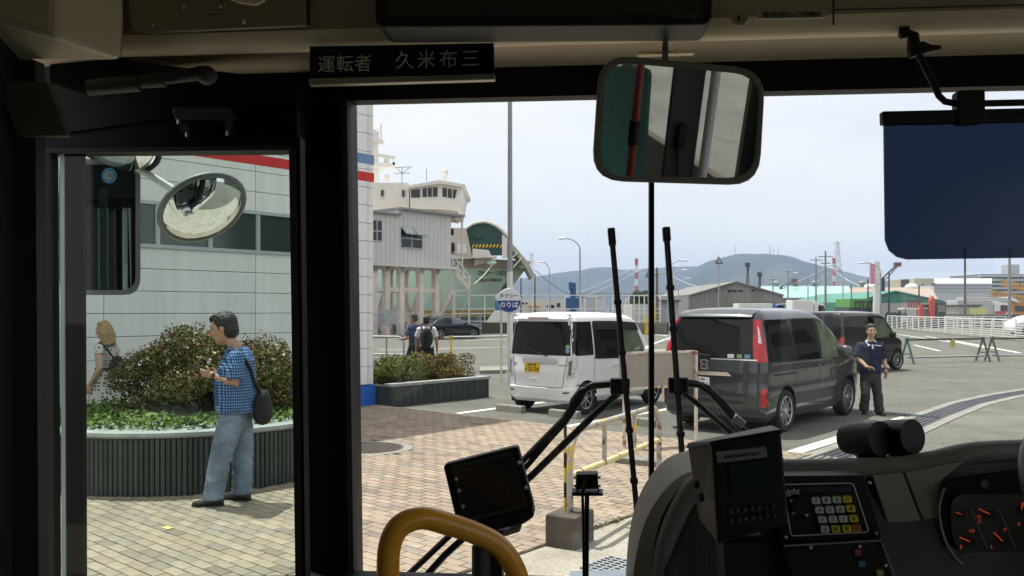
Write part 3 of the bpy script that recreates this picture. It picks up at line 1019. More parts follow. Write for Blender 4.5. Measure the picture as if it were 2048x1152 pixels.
# ------------------------------------------------------------------ low notice board seen from behind
nb = T('notice_board', 'rusty white framed notice board on posts, seen from its blank back', 'notice board', G(1387, 886))
q0, q1 = G(1238, 899), G(1388, 886)
hd2 = (q1 - q0).normalized(); nb_n = V((hd2.y, -hd2.x, 0))
zt_, zb_ = 1.225, 0.80
Lb = (q1 - q0).length
M_BPANEL = mat('board_back', (0.30, 0.27, 0.24), 0.7, var=0.12, scale=3, fine=0.06)
MB().obox(q0 + V((0, 0, zb_)), hd2 * Lb, nb_n * 0.02, (0, 0, zt_ - zb_)).build('panel', M_BPANEL, nb)
fr = MB()
fr.obox(q0 + V((0, 0, zt_)) - nb_n * 0.012, hd2 * Lb, nb_n * 0.045, (0, 0, 0.03))
fr.obox(q0 + V((0, 0, zb_ - 0.03)) - nb_n * 0.012, hd2 * Lb, nb_n * 0.045, (0, 0, 0.03))
fr.build('frame', M_RUSTW, nb)
for k in (0.36, 0.72):
    MB().obox(q0 + hd2 * Lb * k + nb_n * 0.021 + V((0, 0, zb_)), hd2 * 0.03, nb_n * 0.015, (0, 0, zt_ - zb_)).build('batten', M_RUSTW, nb)
for k in (0.03, 0.985):
    MB().obox(q0 + hd2 * Lb * k + nb_n * 0.026, hd2 * 0.035, nb_n * 0.035, (0, 0, zt_ + 0.02)).build('post', M_RUSTW, nb)

# ------------------------------------------------------------------ tall pole with taxi rank sign
pb = G(1020, 770)
tp = T('lamp_post', 'tall grey steel pole carrying the taxi rank sign behind the white van', 'pole', pb)
MB().cyl(pb, pb + V((0, 0, 2.72)), 0.07, n=16).build('lower_sleeve', M_WHITE, tp, smooth=60)
MB().cyl(pb + V((0, 0, 2.72)), pb + V((0, 0, 8.2)), 0.062, 0.05, n=16).build('shaft', M_PALEPOLE, tp, smooth=60)
M_SIGNW = mat('sign_white', (0.72, 0.74, 0.78), 0.4, var=0.03)
M_SIGNB = mat('sign_navy', (0.012, 0.028, 0.22), 0.4, var=0.05)
M_SIGNL = mat('sign_light_blue', (0.05, 0.2, 0.5), 0.4, var=0.05)
sc_ = P(1018, 601, pb.y - 0.1)
ts = T('taxi_rank_sign', 'round white and navy taxi rank sign with Japanese lettering on the tall pole', 'sign', sc_)
R_ = 23.5 / FPX * sc_.y
fw = V((0, -1, 0)); rt = V((1, 0, 0))
def half_disc(a0, a1, m, nm, y):
    n = 24
    ps = [sc_ + rt * math.cos(a0 + (a1 - a0) * k / n) * R_ + UP * math.sin(a0 + (a1 - a0) * k / n) * R_ + fw * y for k in range(n + 1)]
    return MB().prism(ps, -fw * 0.02).build(nm, m, ts)
half_disc(0, PI, M_SIGNW, 'upper_half', 0.0)
half_disc(PI, 2 * PI, M_SIGNB, 'lower_half', 0.0)
MB().tube([sc_ + rt * math.cos(2 * PI * k / 40) * R_ + UP * math.sin(2 * PI * k / 40) * R_ - fw * 0.01 for k in range(40)], 0.012, 6, closed=True).build('rim', M_WHITE, ts, smooth=60)
text_mesh('タクシー', 0.118, rt, UP, sc_ + UP * 0.105 + fw * 0.004, 'lettering', M_BLACK, ts, bold=0.002)
text_mesh('のりば', 0.15, rt, UP, sc_ - UP * 0.11 + fw * 0.004, 'lettering', M_SIGNW, ts, bold=0.003)
as_ = P(1001, 604, pb.y + 0.6)
ar = T('arrow_sign', 'small blue board with a white left arrow behind the round taxi sign', 'sign', V((as_.x, as_.y, 0)))
w2 = 0.0065 * as_.y; h2 = 0.0098 * as_.y
MB().box(as_, (w2 * 2, 0.02, h2 * 2)).build('board', M_SIGNL, ar)
MB().box(as_ + V((0, -0.011, h2 * 0.62)), (w2 * 1.96, 0.004, h2 * 0.72)).build('header', M_SIGNW, ar)
az = as_ + V((0.02, -0.012, -h2 * 0.42)); s_ = 0.09
MB().prism([az + V((x * s_, 0, z * s_)) for x, z in [(-0.8, 0), (0, 0.75), (0, 0.25), (0.7, 0.25), (0.7, -0.25), (0, -0.25), (0, -0.75)]], (0, -0.004, 0)).build('arrow', M_SIGNW, ar)
MB().cyl(V((as_.x + 0.02, as_.y + 0.02, 0)), V((as_.x + 0.02, as_.y + 0.02, as_.z - h2)), 0.025, n=8).build('post', M_CREAMW, ar)

# ------------------------------------------------------------------ pipe guards near the corner
gg = T('pipe_guard', 'grey hooped pipe guard rail behind the corner hedge', 'guard rail', G(800, 748))
ga, gb = G(700, 742), G(808, 744)
hh_ = 1.02
gd = (gb - ga).normalized(); gl = (gb - ga).length
pts = [ga, ga + V((0, 0, hh_ - 0.25))] + [ga + gd * 0.2 * (1 - math.cos(PI / 2 * k / 5)) + V((0, 0, hh_ - 0.2 + 0.2 * math.sin(PI / 2 * k / 5))) for k in range(6)]
pts += [gb - gd * 0.2 * (1 - math.sin(PI / 2 * k / 5)) + V((0, 0, hh_ - 0.2 + 0.2 * math.cos(PI / 2 * k / 5))) for k in range(6)] + [gb]
MB().tube(pts, 0.03, 10).build('hoop', M_STEEL, gg, smooth=60)
MB().cyl(ga + V((0, 0, 0.5)), gb + V((0, 0, 0.5)), 0.026, n=8).build('lower_rail', M_STEEL, gg, smooth=60)
q = ga.lerp(gb, 0.68)
MB().cyl(q + V((0, 0, 0.5)), q + V((0, 0, hh_)), 0.024, n=8).build('baluster', M_STEEL, gg, smooth=60)

def a_frame(p, d, m, name, label, h=0.95, group=None):
    t = T(name, label, 'barrier stand', p, group)
    n = V((d.y, -d.x, 0))
    for s_ in (-1, 1):
        MB().bar(p + n * 0.3 * s_, p + V((0, 0, h)), 0.05, 0.05, d).build('leg', m, t)
    MB().bar(p + n * -0.2 + V((0, 0, 0.32)), p + n * 0.2 + V((0, 0, 0.32)), 0.04, 0.04).build('brace', m, t)
    MB().box(p + V((0, 0, h)), (0.1, 0.1, 0.08)).build('saddle', m, t)
    return t
yp = G(902, 742)
a_frame(yp, (G(1010, 742) - yp).normalized(), M_YEL, 'barrier_stand', 'yellow barrier stand holding a pipe behind the corner hedge', 1.0)
pr_ = T('barrier_pipe', 'grey pipe rail from the yellow stand towards the tall pole', 'pipe', yp)
MB().cyl(yp + V((0, 0, 1.0)), G(1022, 742) + V((0, 0, 1.02)), 0.03, n=8).build('pipe', M_STEEL, pr_, smooth=60)
tag(MB().prism([G(960, 748), G(1200, 742), G(1200, 735), G(960, 740)], (0, 0, 0.1)).build('kerb', M_CONC), 'low concrete kerb behind the white van', kind='structure')
tag(MB().prism([G(1260, 712), G(1352, 706), G(1352, 702), G(1260, 707)], (0, 0, 0.12)).build('kerb', M_CONC), 'low concrete kerb in the yard between the vans', kind='structure')

# barriers by the black van: pairs of stands with pipes
M_GRN = mat('green_stand', (0.05, 0.14, 0.10), 0.55, var=0.2)
M_GREYST = mat('dark_stand', (0.10, 0.115, 0.105), 0.6, var=0.2)
sa, sb, sc2 = G(1814, 727), G(1966, 723), G(1984, 722)
se = G(2200, 722)
bd = (sb - sa).normalized()
a_frame(sa, bd, M_GRN, 'barrier_stand', 'green barrier stand in front of the black van', 0.82, 'barrier stands in the yard')
a_frame(sb, bd, M_GREYST, 'barrier_stand', 'dark barrier stand at the end of the near pipe, first of the pair', 0.82, 'barrier stands in the yard')
a_frame(sc2, bd, M_GREYST, 'barrier_stand', 'dark barrier stand furthest to the side of the pair in the yard', 0.82, 'barrier stands in the yard')
for (p0, p1, lab) in ((sa, sb, 'between the green stand and the dark stand'), (sc2, se, 'running out beyond the dark stand')):
    for z, tone, m in ((0.80, 'dark upper', M_DARKSTEEL), (0.2, 'pale lower', M_STEEL)):
        o = MB().cyl(p0 + V((0, -0.03, z)), p1 + V((0, -0.03, z)), 0.035, n=8).build('barrier_pipe', m, smooth=60)
        tag(o, '%s barrier pipe %s' % (tone, lab), 'pipe', 'barrier pipes in the yard')
yt = sa.lerp(sb, 0.58)
tag(MB().box(yt + V((0, -0.06, 0.66)), (0.16, 0.02, 0.26)).box(yt + V((0, -0.06, 0.79)), (0.03, 0.03, 0.06)).build('tag_plate', mat('faded_yellow', (0.5, 0.4, 0.12), 0.6), bevel=0.004), 'faded yellow tag hanging from the dark barrier pipe', 'tag')

# ================================================================== vehicles
M_TYRE = mat('tyre', (0.02, 0.02, 0.02), 0.85, var=0.2, scale=12)
M_RIM = mat('alloy_rim', (0.55, 0.56, 0.58), 0.3, metal=0.8, var=0.08)
M_WSHADE = mat('wheel_shadow', (0.015, 0.015, 0.016), 0.6)  # near-black backing disc stands in for the shade behind the spokes
M_CGLASS = mat('privacy_glass', (0.006, 0.0065, 0.007), 0.03, var=0.1, spec=0.4)
M_CGLASS2 = mat('painted_see_through_glass', (0.12, 0.145, 0.10), 0.03, var=0.35, scale=4, spec=0.55)  # opaque; lightened green imitates the light seen through clear glass
M_CHROME = mat('chrome', (0.75, 0.75, 0.76), 0.12, metal=1.0, var=0.03)
M_TAIL = mat('red_lens', (0.45, 0.008, 0.012), 0.12, var=0.1, coat=0.6)
M_CLEAR = mat('clear_lens', (0.62, 0.62, 0.63), 0.1, var=0.25, scale=18, coat=0.8)
M_SEAM = mat('panel_gap', (0.02, 0.02, 0.02), 0.7)
M_PLY = mat('yellow_plate', (0.78, 0.52, 0.02), 0.45, var=0.04)
M_PLW = mat('white_plate', (0.75, 0.76, 0.75), 0.45, var=0.04)
M_PTXT = mat('plate_green', (0.01, 0.06, 0.02), 0.5)
M_AMB = mat('dark_red_reflector', (0.10, 0.01, 0.01), 0.3)

def paint(name, col, metal=0.0, rough=0.3):
    return mat(name, col, rough, metal=metal, var=0.02, scale=3, coat=1.0, spec=0.1)

def wheel_parts(parent, c, side, r, w, spokes, rim_r, style):
    """side +1 = outer face towards +y"""
    ax = V((0, side, 0))
    prof = [(r * 0.62, -w / 2), (r * 0.93, -w / 2), (r * 0.99, -w * 0.36), (r, 0), (r * 0.99, w * 0.36), (r * 0.93, w / 2), (rim_r, w / 2 - 0.005), (rim_r * 0.97, w / 2 - 0.03), (rim_r * 0.95, -w / 2)]
    wo = MB().lathe(prof, c, ax, 36).build('wheel', M_TYRE, parent, smooth=40)
    hub = MB().lathe([(0, -0.02), (rim_r * 0.98, -0.02), (rim_r * 0.98, w / 2 - 0.05), (0, w / 2 - 0.05)], c, ax, 28).build('wheel_shade_disc', M_WSHADE)
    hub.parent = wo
    mb = MB()
    zf = w / 2 - 0.022
    x, z = V((1, 0, 0)), V((0, 0, 1))
    mb.tube([c + ax * (zf + 0.008) + (x * math.cos(2 * PI * k / 36) + z * math.sin(2 * PI * k / 36)) * rim_r * 0.965 for k in range(36)], rim_r * 0.055, 6, closed=True)
    mb.lathe([(0, zf - 0.02), (rim_r * 0.24, zf - 0.02), (rim_r * 0.2, zf + 0.012), (0, zf + 0.014)], c, ax, 16)
    for k in range(spokes):
        a = 2 * PI * k / spokes + 0.3
        if style == 'cover':
            a2 = a + 0.5
        elif style == 'twin':
            a2 = a + (0.14 if k % 2 else -0.14)
        else:
            a2 = a
        d0 = x * math.cos(a) + z * math.sin(a); d1 = x * math.cos(a2) + z * math.sin(a2)
        wd = {'cover': 0.25, 'twin': 0.10, 'plain': 0.2}[style] * rim_r
        p0, p1 = c + ax * zf + d0 * rim_r * 0.16, c + ax * (zf - 0.004) + d1 * rim_r * 0.97
        t = ax.cross((p1 - p0).normalized())
        k0, k1 = (0.8, 1.5) if style == 'cover' else (1.0, 0.9)
        mb.add([p0 - t * wd / 2 * k0, p1 - t * wd / 2 * k1, p1 + t * wd / 2 * k1, p0 + t * wd / 2 * k0] + [q - ax * 0.03 for q in (p0 - t * wd / 2 * k0, p1 - t * wd / 2 * k1, p1 + t * wd / 2 * k1, p0 + t * wd / 2 * k0)],
               [(0, 1, 2, 3), (3, 2, 1, 0), (0, 4, 5, 1), (1, 5, 4, 0), (2, 6, 7, 3), (3, 7, 6, 2)])
    ro = mb.build('rim', M_RIM, smooth=35)
    ro.parent = wo

class Car:
    def __init__(s, name, label, loc, heading, keys, body_mat, wb, track, wr, ww, rim_r, spokes, style, roof=(0.05, 0.0, 0.0, 9.0), group='parked vans'):
        s.keys = keys; s.wb = wb; s.roofp = roof
        s.root = T(name, label, 'car', loc, group, heading, world_parts=False)
        s.ztop = keys[-1][0]
        s.body_mat = body_mat
        # body shell of stacked outlines
        zs = []
        for i in range(len(keys) - 1):
            k = max(1, int((keys[i + 1][0] - keys[i][0]) / 0.05))
            zs += [keys[i][0] + (keys[i + 1][0] - keys[i][0]) * j / k for j in range(k)]
        zs.append(s.ztop)
        rings = [[s.deform(q) for q in s.outline(z)] for z in zs]
        crown = roof[0]
        top = s.outline(s.ztop)
        cx = sum(p.x for p in top) / len(top)
        x0 = min(p.x for p in top); x1 = max(p.x for p in top); mid = (x0 + x1) / 2
        for sc_, h in ((0.97, 0.12), (0.93, 0.24), (0.85, 0.42), (0.7, 0.66), (0.5, 0.84), (0.25, 0.96), (0.03, 1.0)):
            rings.append([s.deform(V((mid + (p.x - mid) * (1 - (1 - sc_) * 0.42), p.y * sc_, s.ztop + crown * h))) for p in top])
        mb = MB().loft(rings)
        me = mb.mesh('body', body_mat, 40)
        o = bpy.data.objects.new('body', me)
        cuts = []
        for x in (0, wb):
            for sd in (-1, 1):
                hwm = max(k[3] for k in keys)
                cm = MB().cyl(V((x, sd * (hwm - 0.24), wr)), V((x, sd * (hwm + 0.1), wr)), wr * 1.16, n=40)
                co = bpy.data.objects.new('cut', cm.mesh('cut', M_SEAM))
                md = o.modifiers.new('b', 'BOOLEAN'); md.operation = 'DIFFERENCE'; md.object = co; md.solver = 'EXACT'
                cuts.append(co)
        me2 = evaluated(o, 'body', cuts)
        bpy.data.objects.remove(o)
        for c in cuts:
            bpy.data.objects.remove(c)
        me2.materials.clear(); me2.materials.append(body_mat)
        me2.polygons.foreach_set('use_smooth', [True] * len(me2.polygons))
        me2.set_sharp_from_angle(angle=rad(32))
        s.body = place('body', me2, s.root)
        for x in (0, wb):
            for sd in (-1, 1):
                wheel_parts(s.root, V((x, sd * track / 2, wr)), sd, wr, ww, spokes, rim_r, style)
                mb = MB()
                c = V((x, 0, wr))
                n = 20
                hwm = max(k[3] for k in keys)
                for k in range(n):
                    a0, a1 = -0.35 + (PI + 0.7) * k / n, -0.35 + (PI + 0.7) * (k + 1) / n
                    f = lambda a, y: c + V((math.cos(a) * wr * 1.155, sd * y, math.sin(a) * wr * 1.155))
                    mb.quad(f(a0, hwm - 0.238), f(a0, hwm - 0.02), f(a1, hwm - 0.02), f(a1, hwm - 0.238))
                mb.add([c + V((math.cos(-0.35 + (PI + 0.7) * k / n) * wr * 1.155, sd * (hwm - 0.236), math.sin(-0.35 + (PI + 0.7) * k / n) * wr * 1.155)) for k in range(n + 1)], [tuple(range(n + 1))])
                mb.build('wheel_liner', M_SEAM, s.root)
    def par(s, z):
        ks = s.keys
        z = min(max(z, ks[0][0]), ks[-1][0])
        for i in range(len(ks) - 1):
            if z <= ks[i + 1][0]:
                t = (z - ks[i][0]) / (ks[i + 1][0] - ks[i][0])
                return [a + (b - a) * t for a, b in zip(ks[i], ks[i + 1])]
        return list(ks[-1])
    def half(s, z):
        _, xr, xf, hw, rr, rf = s.par(z)
        pts = []
        for k in range(6):
            y = (hw - rr) * k / 6
            pts.append((xr - 0.0 + 0.03 * (y / hw) ** 2, y))
        xr2 = xr + 0.03
        for k in range(8):
            a = PI / 2 * k / 7
            pts.append((xr2 + rr - rr * math.cos(a), hw - rr + rr * math.sin(a)))
        for k in range(1, 24):
            x = xr2 + rr + (xf - 0.05 - rf - xr2 - rr) * k / 24
            pts.append((x, hw))
        xf2 = xf - 0.05
        for k in range(9):
            a = PI / 2 * k / 8
            pts.append((xf2 - rf + rf * math.sin(a), hw - rf + rf * math.cos(a)))
        for k in range(1, 7):
            y = (hw - rf) * (1 - k / 6)
            pts.append((xf - 0.05 * (y / hw) ** 2, y))
        return pts
    def outline(s, z):
        h = s.half(z)
        up = [V((x, y, z)) for x, y in h]
        dn = [V((x, -y, z)) for x, y in h[::-1][1:-1]]
        # anticlockwise from above (front is +x): go rear->right->front->left
        return [V((x, -y, z)) for x, y in h] + [V((x, y, z)) for x, y in h[::-1][1:-1]]
    def deform(s, p):
        _, z0, k, x0 = s.roofp
        if k and p.x > x0 and p.z > z0:
            w = min(1, (p.z - z0) / (s.ztop - z0)); w = w * w * (3 - 2 * w)
            p = V((p.x, p.y, p.z - w * k * (p.x - x0) ** 2))
        return p
    def side(s, x, z, sg, off):
        h = s.half(z)
        y = h[-1][1]
        for i in range(len(h) - 1):
            if h[i][0] <= x <= h[i + 1][0]:
                t = (x - h[i][0]) / max(1e-6, h[i + 1][0] - h[i][0])
                y = h[i][1] + (h[i + 1][1] - h[i][1]) * t
                break
        return s.deform(V((x, sg * (y + off), z)))
    def end(s, y, z, off, front=False):
        h = s.half(z)
        ay = abs(y)
        seq = h if not front else h[::-1]
        x = seq[0][0]
        for i in range(len(seq) - 1):
            if seq[i][1] <= ay <= seq[i + 1][1] + 1e-6:
                t = (ay - seq[i][1]) / max(1e-6, seq[i + 1][1] - seq[i][1])
                x = seq[i][0] + (seq[i + 1][0] - seq[i][0]) * t
                break
        return s.deform(V((x + (off if front else -off), y, z)))
    def sides(s, name, q, m, off=0.006, both=True, nu=10, nv=6, parent=None):
        out = []
        for sg in ((-1, 1) if both else (-1,)):
            def fn(a, b):
                x = (q[0][0] * (1 - a) + q[1][0] * a) * (1 - b) + (q[3][0] * (1 - a) + q[2][0] * a) * b
                z = (q[0][1] * (1 - a) + q[1][1] * a) * (1 - b) + (q[3][1] * (1 - a) + q[2][1] * a) * b
                return s.side(x, z, sg, off)
            mb = MB().sheet(fn, nu, nv)
            out.append(mb.build(name, m, parent or s.root, smooth=60))
        return out
    def ends(s, name, q, m, off=0.006, nu=10, nv=6, front=False, parent=None):
        def fn(a, b):
            y = (q[0][0] * (1 - a) + q[1][0] * a) * (1 - b) + (q[3][0] * (1 - a) + q[2][0] * a) * b
            z = (q[0][1] * (1 - a) + q[1][1] * a) * (1 - b) + (q[3][1] * (1 - a) + q[2][1] * a) * b
            return s.end(y, z, off, front)
        return MB().sheet(fn, nu, nv).build(name, m, parent or s.root, smooth=60)
    def seam_v(s, x, z0, z1, x1=None, w=0.009):
        x1 = x if x1 is None else x1
        s.sides('seam', [(x - w / 2, z0), (x + w / 2, z0), (x1 + w / 2, z1), (x1 - w / 2, z1)], M_SEAM, 0.0025, nu=1, nv=12)
    def seam_h(s, x0, x1, z, z1=None, w=0.009, m=None, off=0.0025, name='seam'):
        z1 = z if z1 is None else z1
        s.sides(name, [(x0, z - w / 2), (x1, z1 - w / 2), (x1, z1 + w / 2), (x0, z + w / 2)], m or M_SEAM, off, nu=14, nv=1)
    def plate(s, y, z, m, lines, w=0.33, h=0.165, tm=None):
        c = s.end(y, z, 0.012)
        po = MB().box(c, (0.012, w, h)).build('number_plate', m, s.root, bevel=0.003)
        for body, size, dy, dz, al in lines:
            text_mesh(body, size, (0, -1, 0), (0, 0, 1), c + V((-0.0075, -dy, dz)), 'lettering', tm or M_PTXT, po, 0.0008, align=al, bold=0.001)
    def mirror(s, x, z, m, sz=(0.1, 0.17, 0.15)):
        for sg in (-1, 1):
            p = s.side(x, z, sg, 0.11)
            mo = MB().ell(p, (sz[0] * 0.62, sz[1] * 0.6, sz[2] * 0.6), n=14, k=8).build('door_mirror', m, s.root, smooth=60)
            b = MB().bar(s.side(x, z - 0.04, sg, -0.01), p - V((0, 0, 0.05)), 0.05, 0.035).build('mirror_arm', M_BLACK); b.parent = mo
    def handle(s, x, z, m, w=0.17):
        for sg in (-1, 1):
            p0, p1 = s.side(x - w / 2, z, sg, 0.022), s.side(x + w / 2, z, sg, 0.022)
            MB().bar(p0, p1, 0.022, 0.028).build('door_handle', m, s.root, bevel=0.006)

HEADING = math.atan2(DD.y, DD.x)

# ---- white kei van
KW = paint('white_car_paint', (0.86, 0.87, 0.88))
rrp = W(*toW(G(1172, 829)))
WBK, TRK = 2.2, 1.30
kei_keys = [(0.20, -0.37, WBK + 0.34, 0.66, 0.12, 0.26), (0.26, -0.43, WBK + 0.42, 0.705, 0.13, 0.28), (0.40, -0.462, WBK + 0.47, 0.728, 0.14, 0.3), (0.455, -0.462, WBK + 0.48, 0.73, 0.14, 0.3), (0.475, -0.438, WBK + 0.48, 0.728, 0.14, 0.3),
            (0.58, -0.432, WBK + 0.48, 0.7375, 0.14, 0.3), (0.66, -0.44, WBK + 0.48, 0.726, 0.14, 0.3), (0.74, -0.44, WBK + 0.47, 0.7375, 0.13, 0.28), (0.86, -0.425, WBK + 0.44, 0.735, 0.13, 0.28), (0.93, -0.42, WBK + 0.36, 0.732, 0.12, 0.26),
            (0.98, -0.415, WBK + 0.18, 0.73, 0.12, 0.25), (1.04, -0.41, WBK + 0.06, 0.728, 0.12, 0.22), (1.30, -0.38, WBK - 0.12, 0.70, 0.11, 0.2),
            (1.55, -0.35, WBK - 0.32, 0.665, 0.11, 0.18), (1.64, -0.335, WBK - 0.42, 0.645, 0.11, 0.18), (1.69, -0.31, WBK - 0.50, 0.62, 0.12, 0.2), (1.725, -0.27, WBK - 0.60, 0.575, 0.14, 0.22)]
kei = Car('parked_van', 'white boxy small van with yellow number plate, backed against its wheel stops', rrp - NN * (TRK / 2 + 0.06), HEADING, kei_keys, KW, WBK, TRK, 0.275, 0.15, 0.18, 7, 'plain', roof=(0.045, 1.0, 0.03, 0.6), group='parked cars')
kei.ends('rear_window', [(0.66, 1.02), (-0.66, 1.02), (-0.61, 1.60), (0.61, 1.60)], M_CGLASS, 0.006, 16, 8)
kei.sides('quarter_window', [(-0.36, 1.02), (0.20, 1.02), (0.20, 1.60), (-0.31, 1.60)], M_CGLASS, 0.005, nu=14)
kei.sides('side_window', [(0.24, 0.95), (0.96, 0.93), (0.96, 1.56), (0.24, 1.58)], M_CGLASS, 0.006)
kei.sides('window_visor', [(0.24, 1.46), (1.70, 1.45), (1.62, 1.60), (0.24, 1.61)], M_BLACK, 0.02)
kei.sides('pillar_trim', [(0.96, 0.93), (1.06, 0.93), (1.06, 1.58), (0.96, 1.58)], M_BLACK, 0.007, nu=3)
kei.sides('front_window', [(1.06, 0.93), (1.93, 0.97), (1.60, 1.56), (1.06, 1.58)], M_CGLASS2, 0.006)
kei.ends('windscreen', [(-0.6, 1.05), (0.6, 1.05), (0.55, 1.6), (-0.55, 1.6)], M_CGLASS2, 0.006, front=True)
sp = MB()
sp.sheet(lambda a, b: kei.end(0.60 - 1.20 * a, 1.745 - 0.10 * b, 0.03 + 0.08 * math.sin(b * PI * 0.6)), 16, 5)
sp.build('roof_spoiler', KW, kei.root, smooth=50)
kei.ends('stop_lamp', [(0.24, 1.655), (-0.24, 1.655), (-0.22, 1.675), (0.22, 1.675)], M_AMB, 0.118, 6, 1)
for sg in (1, -1):
    q = [(sg * 0.735, 0.66), (sg * 0.60, 0.62), (sg * 0.60, 0.98), (sg * 0.725, 1.06)]
    if sg < 0: q = [q[1], q[0], q[3], q[2]]
    kei.ends('tail_lamp', q, M_CLEAR, 0.008, 8, 10)
    q2 = [(-0.40, 0.66), (-0.22, 0.86), (-0.22, 1.04), (-0.38, 1.06)]
kei.sides('tail_lamp', [(-0.39, 0.64), (-0.27, 0.86), (-0.31, 1.04), (-0.38, 1.04)], M_CLEAR, 0.009)
for sg in (1, -1):
    q = [(sg * 0.69, 0.70), (sg * 0.64, 0.68), (sg * 0.64, 0.92), (sg * 0.69, 0.95)]
    if sg < 0: q = [q[1], q[0], q[3], q[2]]
    kei.ends('lamp_insert', q, mat('smoked_lens', (0.16, 0.13, 0.13), 0.2), 0.012, 4, 6)
kei.ends('garnish', [(0.34, 0.885), (-0.42, 0.885), (-0.40, 0.96), (0.36, 0.96)], M_CHROME, 0.03)
kei.plate(0.13, 0.795, M_PLY, [('徳島 580', 0.052, 0.0, 0.048, 'CENTER'), ('20-34', 0.105, 0.035, -0.03, 'CENTER'), ('の', 0.05, -0.13, -0.03, 'CENTER')], tm=mat('plate_black', (0.01, 0.01, 0.01), 0.5))
wp = MB().tube([kei.end(-0.22, 1.0, 0.04), kei.end(-0.12, 1.03, 0.045), kei.end(0.18, 1.12, 0.03)], 0.01, 6); wp.build('wiper', M_BLACK, kei.root)
MB().box(kei.end(0.1, 0.60, 0.01), (0.02, 0.16, 0.045)).build('tailgate_handle', KW, kei.root, bevel=0.008)
for (a, b) in (((0.60, 1.0), (0.52, 0.47)), ((-0.60, 1.0), (-0.52, 0.47))):
    kei.ends('seam', [(a[0] + 0.005, a[1]), (a[0] - 0.005, a[1]), (b[0] - 0.005, b[1]), (b[0] + 0.005, b[1])], M_SEAM, 0.0025, 1, 10)
kei.ends('seam', [(0.52, 0.465), (-0.52, 0.465), (-0.52, 0.475), (0.52, 0.475)], M_SEAM, 0.003, 12, 1)
for sg in (1, -1):
    q = [(sg * 0.66, 0.385), (sg * 0.54, 0.375), (sg * 0.54, 0.40), (sg * 0.66, 0.41)]
    if sg < 0: q = [q[1], q[0], q[3], q[2]]
    kei.ends('reflector', q, M_AMB, 0.006, 4, 1)
kei.ends('badge', [(-0.44, 0.845), (-0.60, 0.845), (-0.60, 0.865), (-0.44, 0.865)], M_STEEL, 0.006, 3, 1)
kei.ends('badge', [(0.62, 0.835), (0.5, 0.835), (0.5, 0.875), (0.62, 0.875)], M_STEEL, 0.006, 3, 1)
for y_, z_, m_ in ((-0.60, 1.17, mat('sticker_green', (0.25, 0.4, 0.2), 0.5)), (-0.60, 1.10, mat('sticker_blue', (0.15, 0.35, 0.5), 0.5))):
    c = kei.end(y_, z_, 0.01)
    MB().lathe([(0, 0), (0.04, 0), (0.04, 0.002), (0, 0.002)], c, (-1, -0.25, 0), 14).build('sticker', m_, kei.root)
kei.seam_v(0.22, 0.45, 1.0); kei.seam_v(1.01, 0.32, 0.93); kei.seam_v(1.93, 0.35, 0.97, 1.99)
kei.seam_h(0.22, 2.0, 0.30); kei.seam_h(-0.30, 0.22, 0.52, w=0.02)
kei.seam_h(0.25, 1.95, 0.32, w=0.05, m=M_CHROME if False else KW, off=0.012, name='sill_trim')
kei.handle(0.88, 0.83, KW); kei.handle(1.16, 0.83, KW)
kei.mirror(1.80, 1.04, KW)
for sg in (1, -1):
    q = [(sg * 0.35, 0.66), (sg * 0.62, 0.68), (sg * 0.60, 0.86), (sg * 0.36, 0.84)]
    if sg > 0: q = [q[1], q[0], q[3], q[2]]
    kei.ends('headlamp', q, M_CLEAR, 0.006, front=True)
kei.ends('grille', [(-0.34, 0.62), (0.34, 0.62), (0.34, 0.82), (-0.34, 0.82)], M_BLACK, 0.006, front=True)

# ---- dark grey minivan
MG = paint('dark_grey_car_paint', (0.052, 0.058, 0.066), metal=0.55, rough=0.32)
WBM, TRM = 2.60, 1.50
rrp = W(*toW(G(1572, 864)))
mk = [(0.20, -0.70, WBM + 0.60, 0.78, 0.16, 0.3), (0.27, -0.78, WBM + 0.72, 0.825, 0.18, 0.34), (0.40, -0.812, WBM + 0.77, 0.838, 0.18, 0.36), (0.47, -0.805, WBM + 0.77, 0.836, 0.18, 0.36), (0.60, -0.808, WBM + 0.78, 0.852, 0.18, 0.36), (0.66, -0.80, WBM + 0.78, 0.848, 0.18, 0.36),
      (0.74, -0.785, WBM + 0.77, 0.832, 0.17, 0.36), (0.82, -0.785, WBM + 0.75, 0.842, 0.17, 0.36), (0.90, -0.79, WBM + 0.70, 0.850, 0.17, 0.35), (0.93, -0.785, WBM + 0.66, 0.845, 0.16, 0.34), (1.00, -0.78, WBM + 0.42, 0.842, 0.16, 0.30), (1.06, -0.775, WBM + 0.2, 0.838, 0.15, 0.26),
      (1.30, -0.735, WBM - 0.12, 0.80, 0.15, 0.24), (1.56, -0.68, WBM - 0.48, 0.745, 0.15, 0.24), (1.68, -0.645, WBM - 0.70, 0.712, 0.15, 0.26), (1.75, -0.60, WBM - 0.88, 0.675, 0.17, 0.28), (1.79, -0.53, WBM - 1.05, 0.61, 0.2, 0.3)]
mv = Car('parked_minivan', 'dark grey minivan with tall red tail lamps and silver wheel covers', rrp - NN * (TRM / 2 + 0.08), HEADING, mk, MG, WBM, TRM, 0.315, 0.19, 0.215, 9, 'cover', roof=(0.05, 1.05, 0.045, 0.9), group='parked cars')
mv.ends('rear_window', [(0.74, 1.09), (-0.66, 1.09), (-0.60, 1.70), (0.64, 1.70)], M_CGLASS, 0.006, 18, 8)
mv.ends('lower_glass', [(0.79, 0.93), (0.12, 0.93), (-0.02, 1.088), (0.76, 1.088)], M_CGLASS, 0.0055, 12, 4)
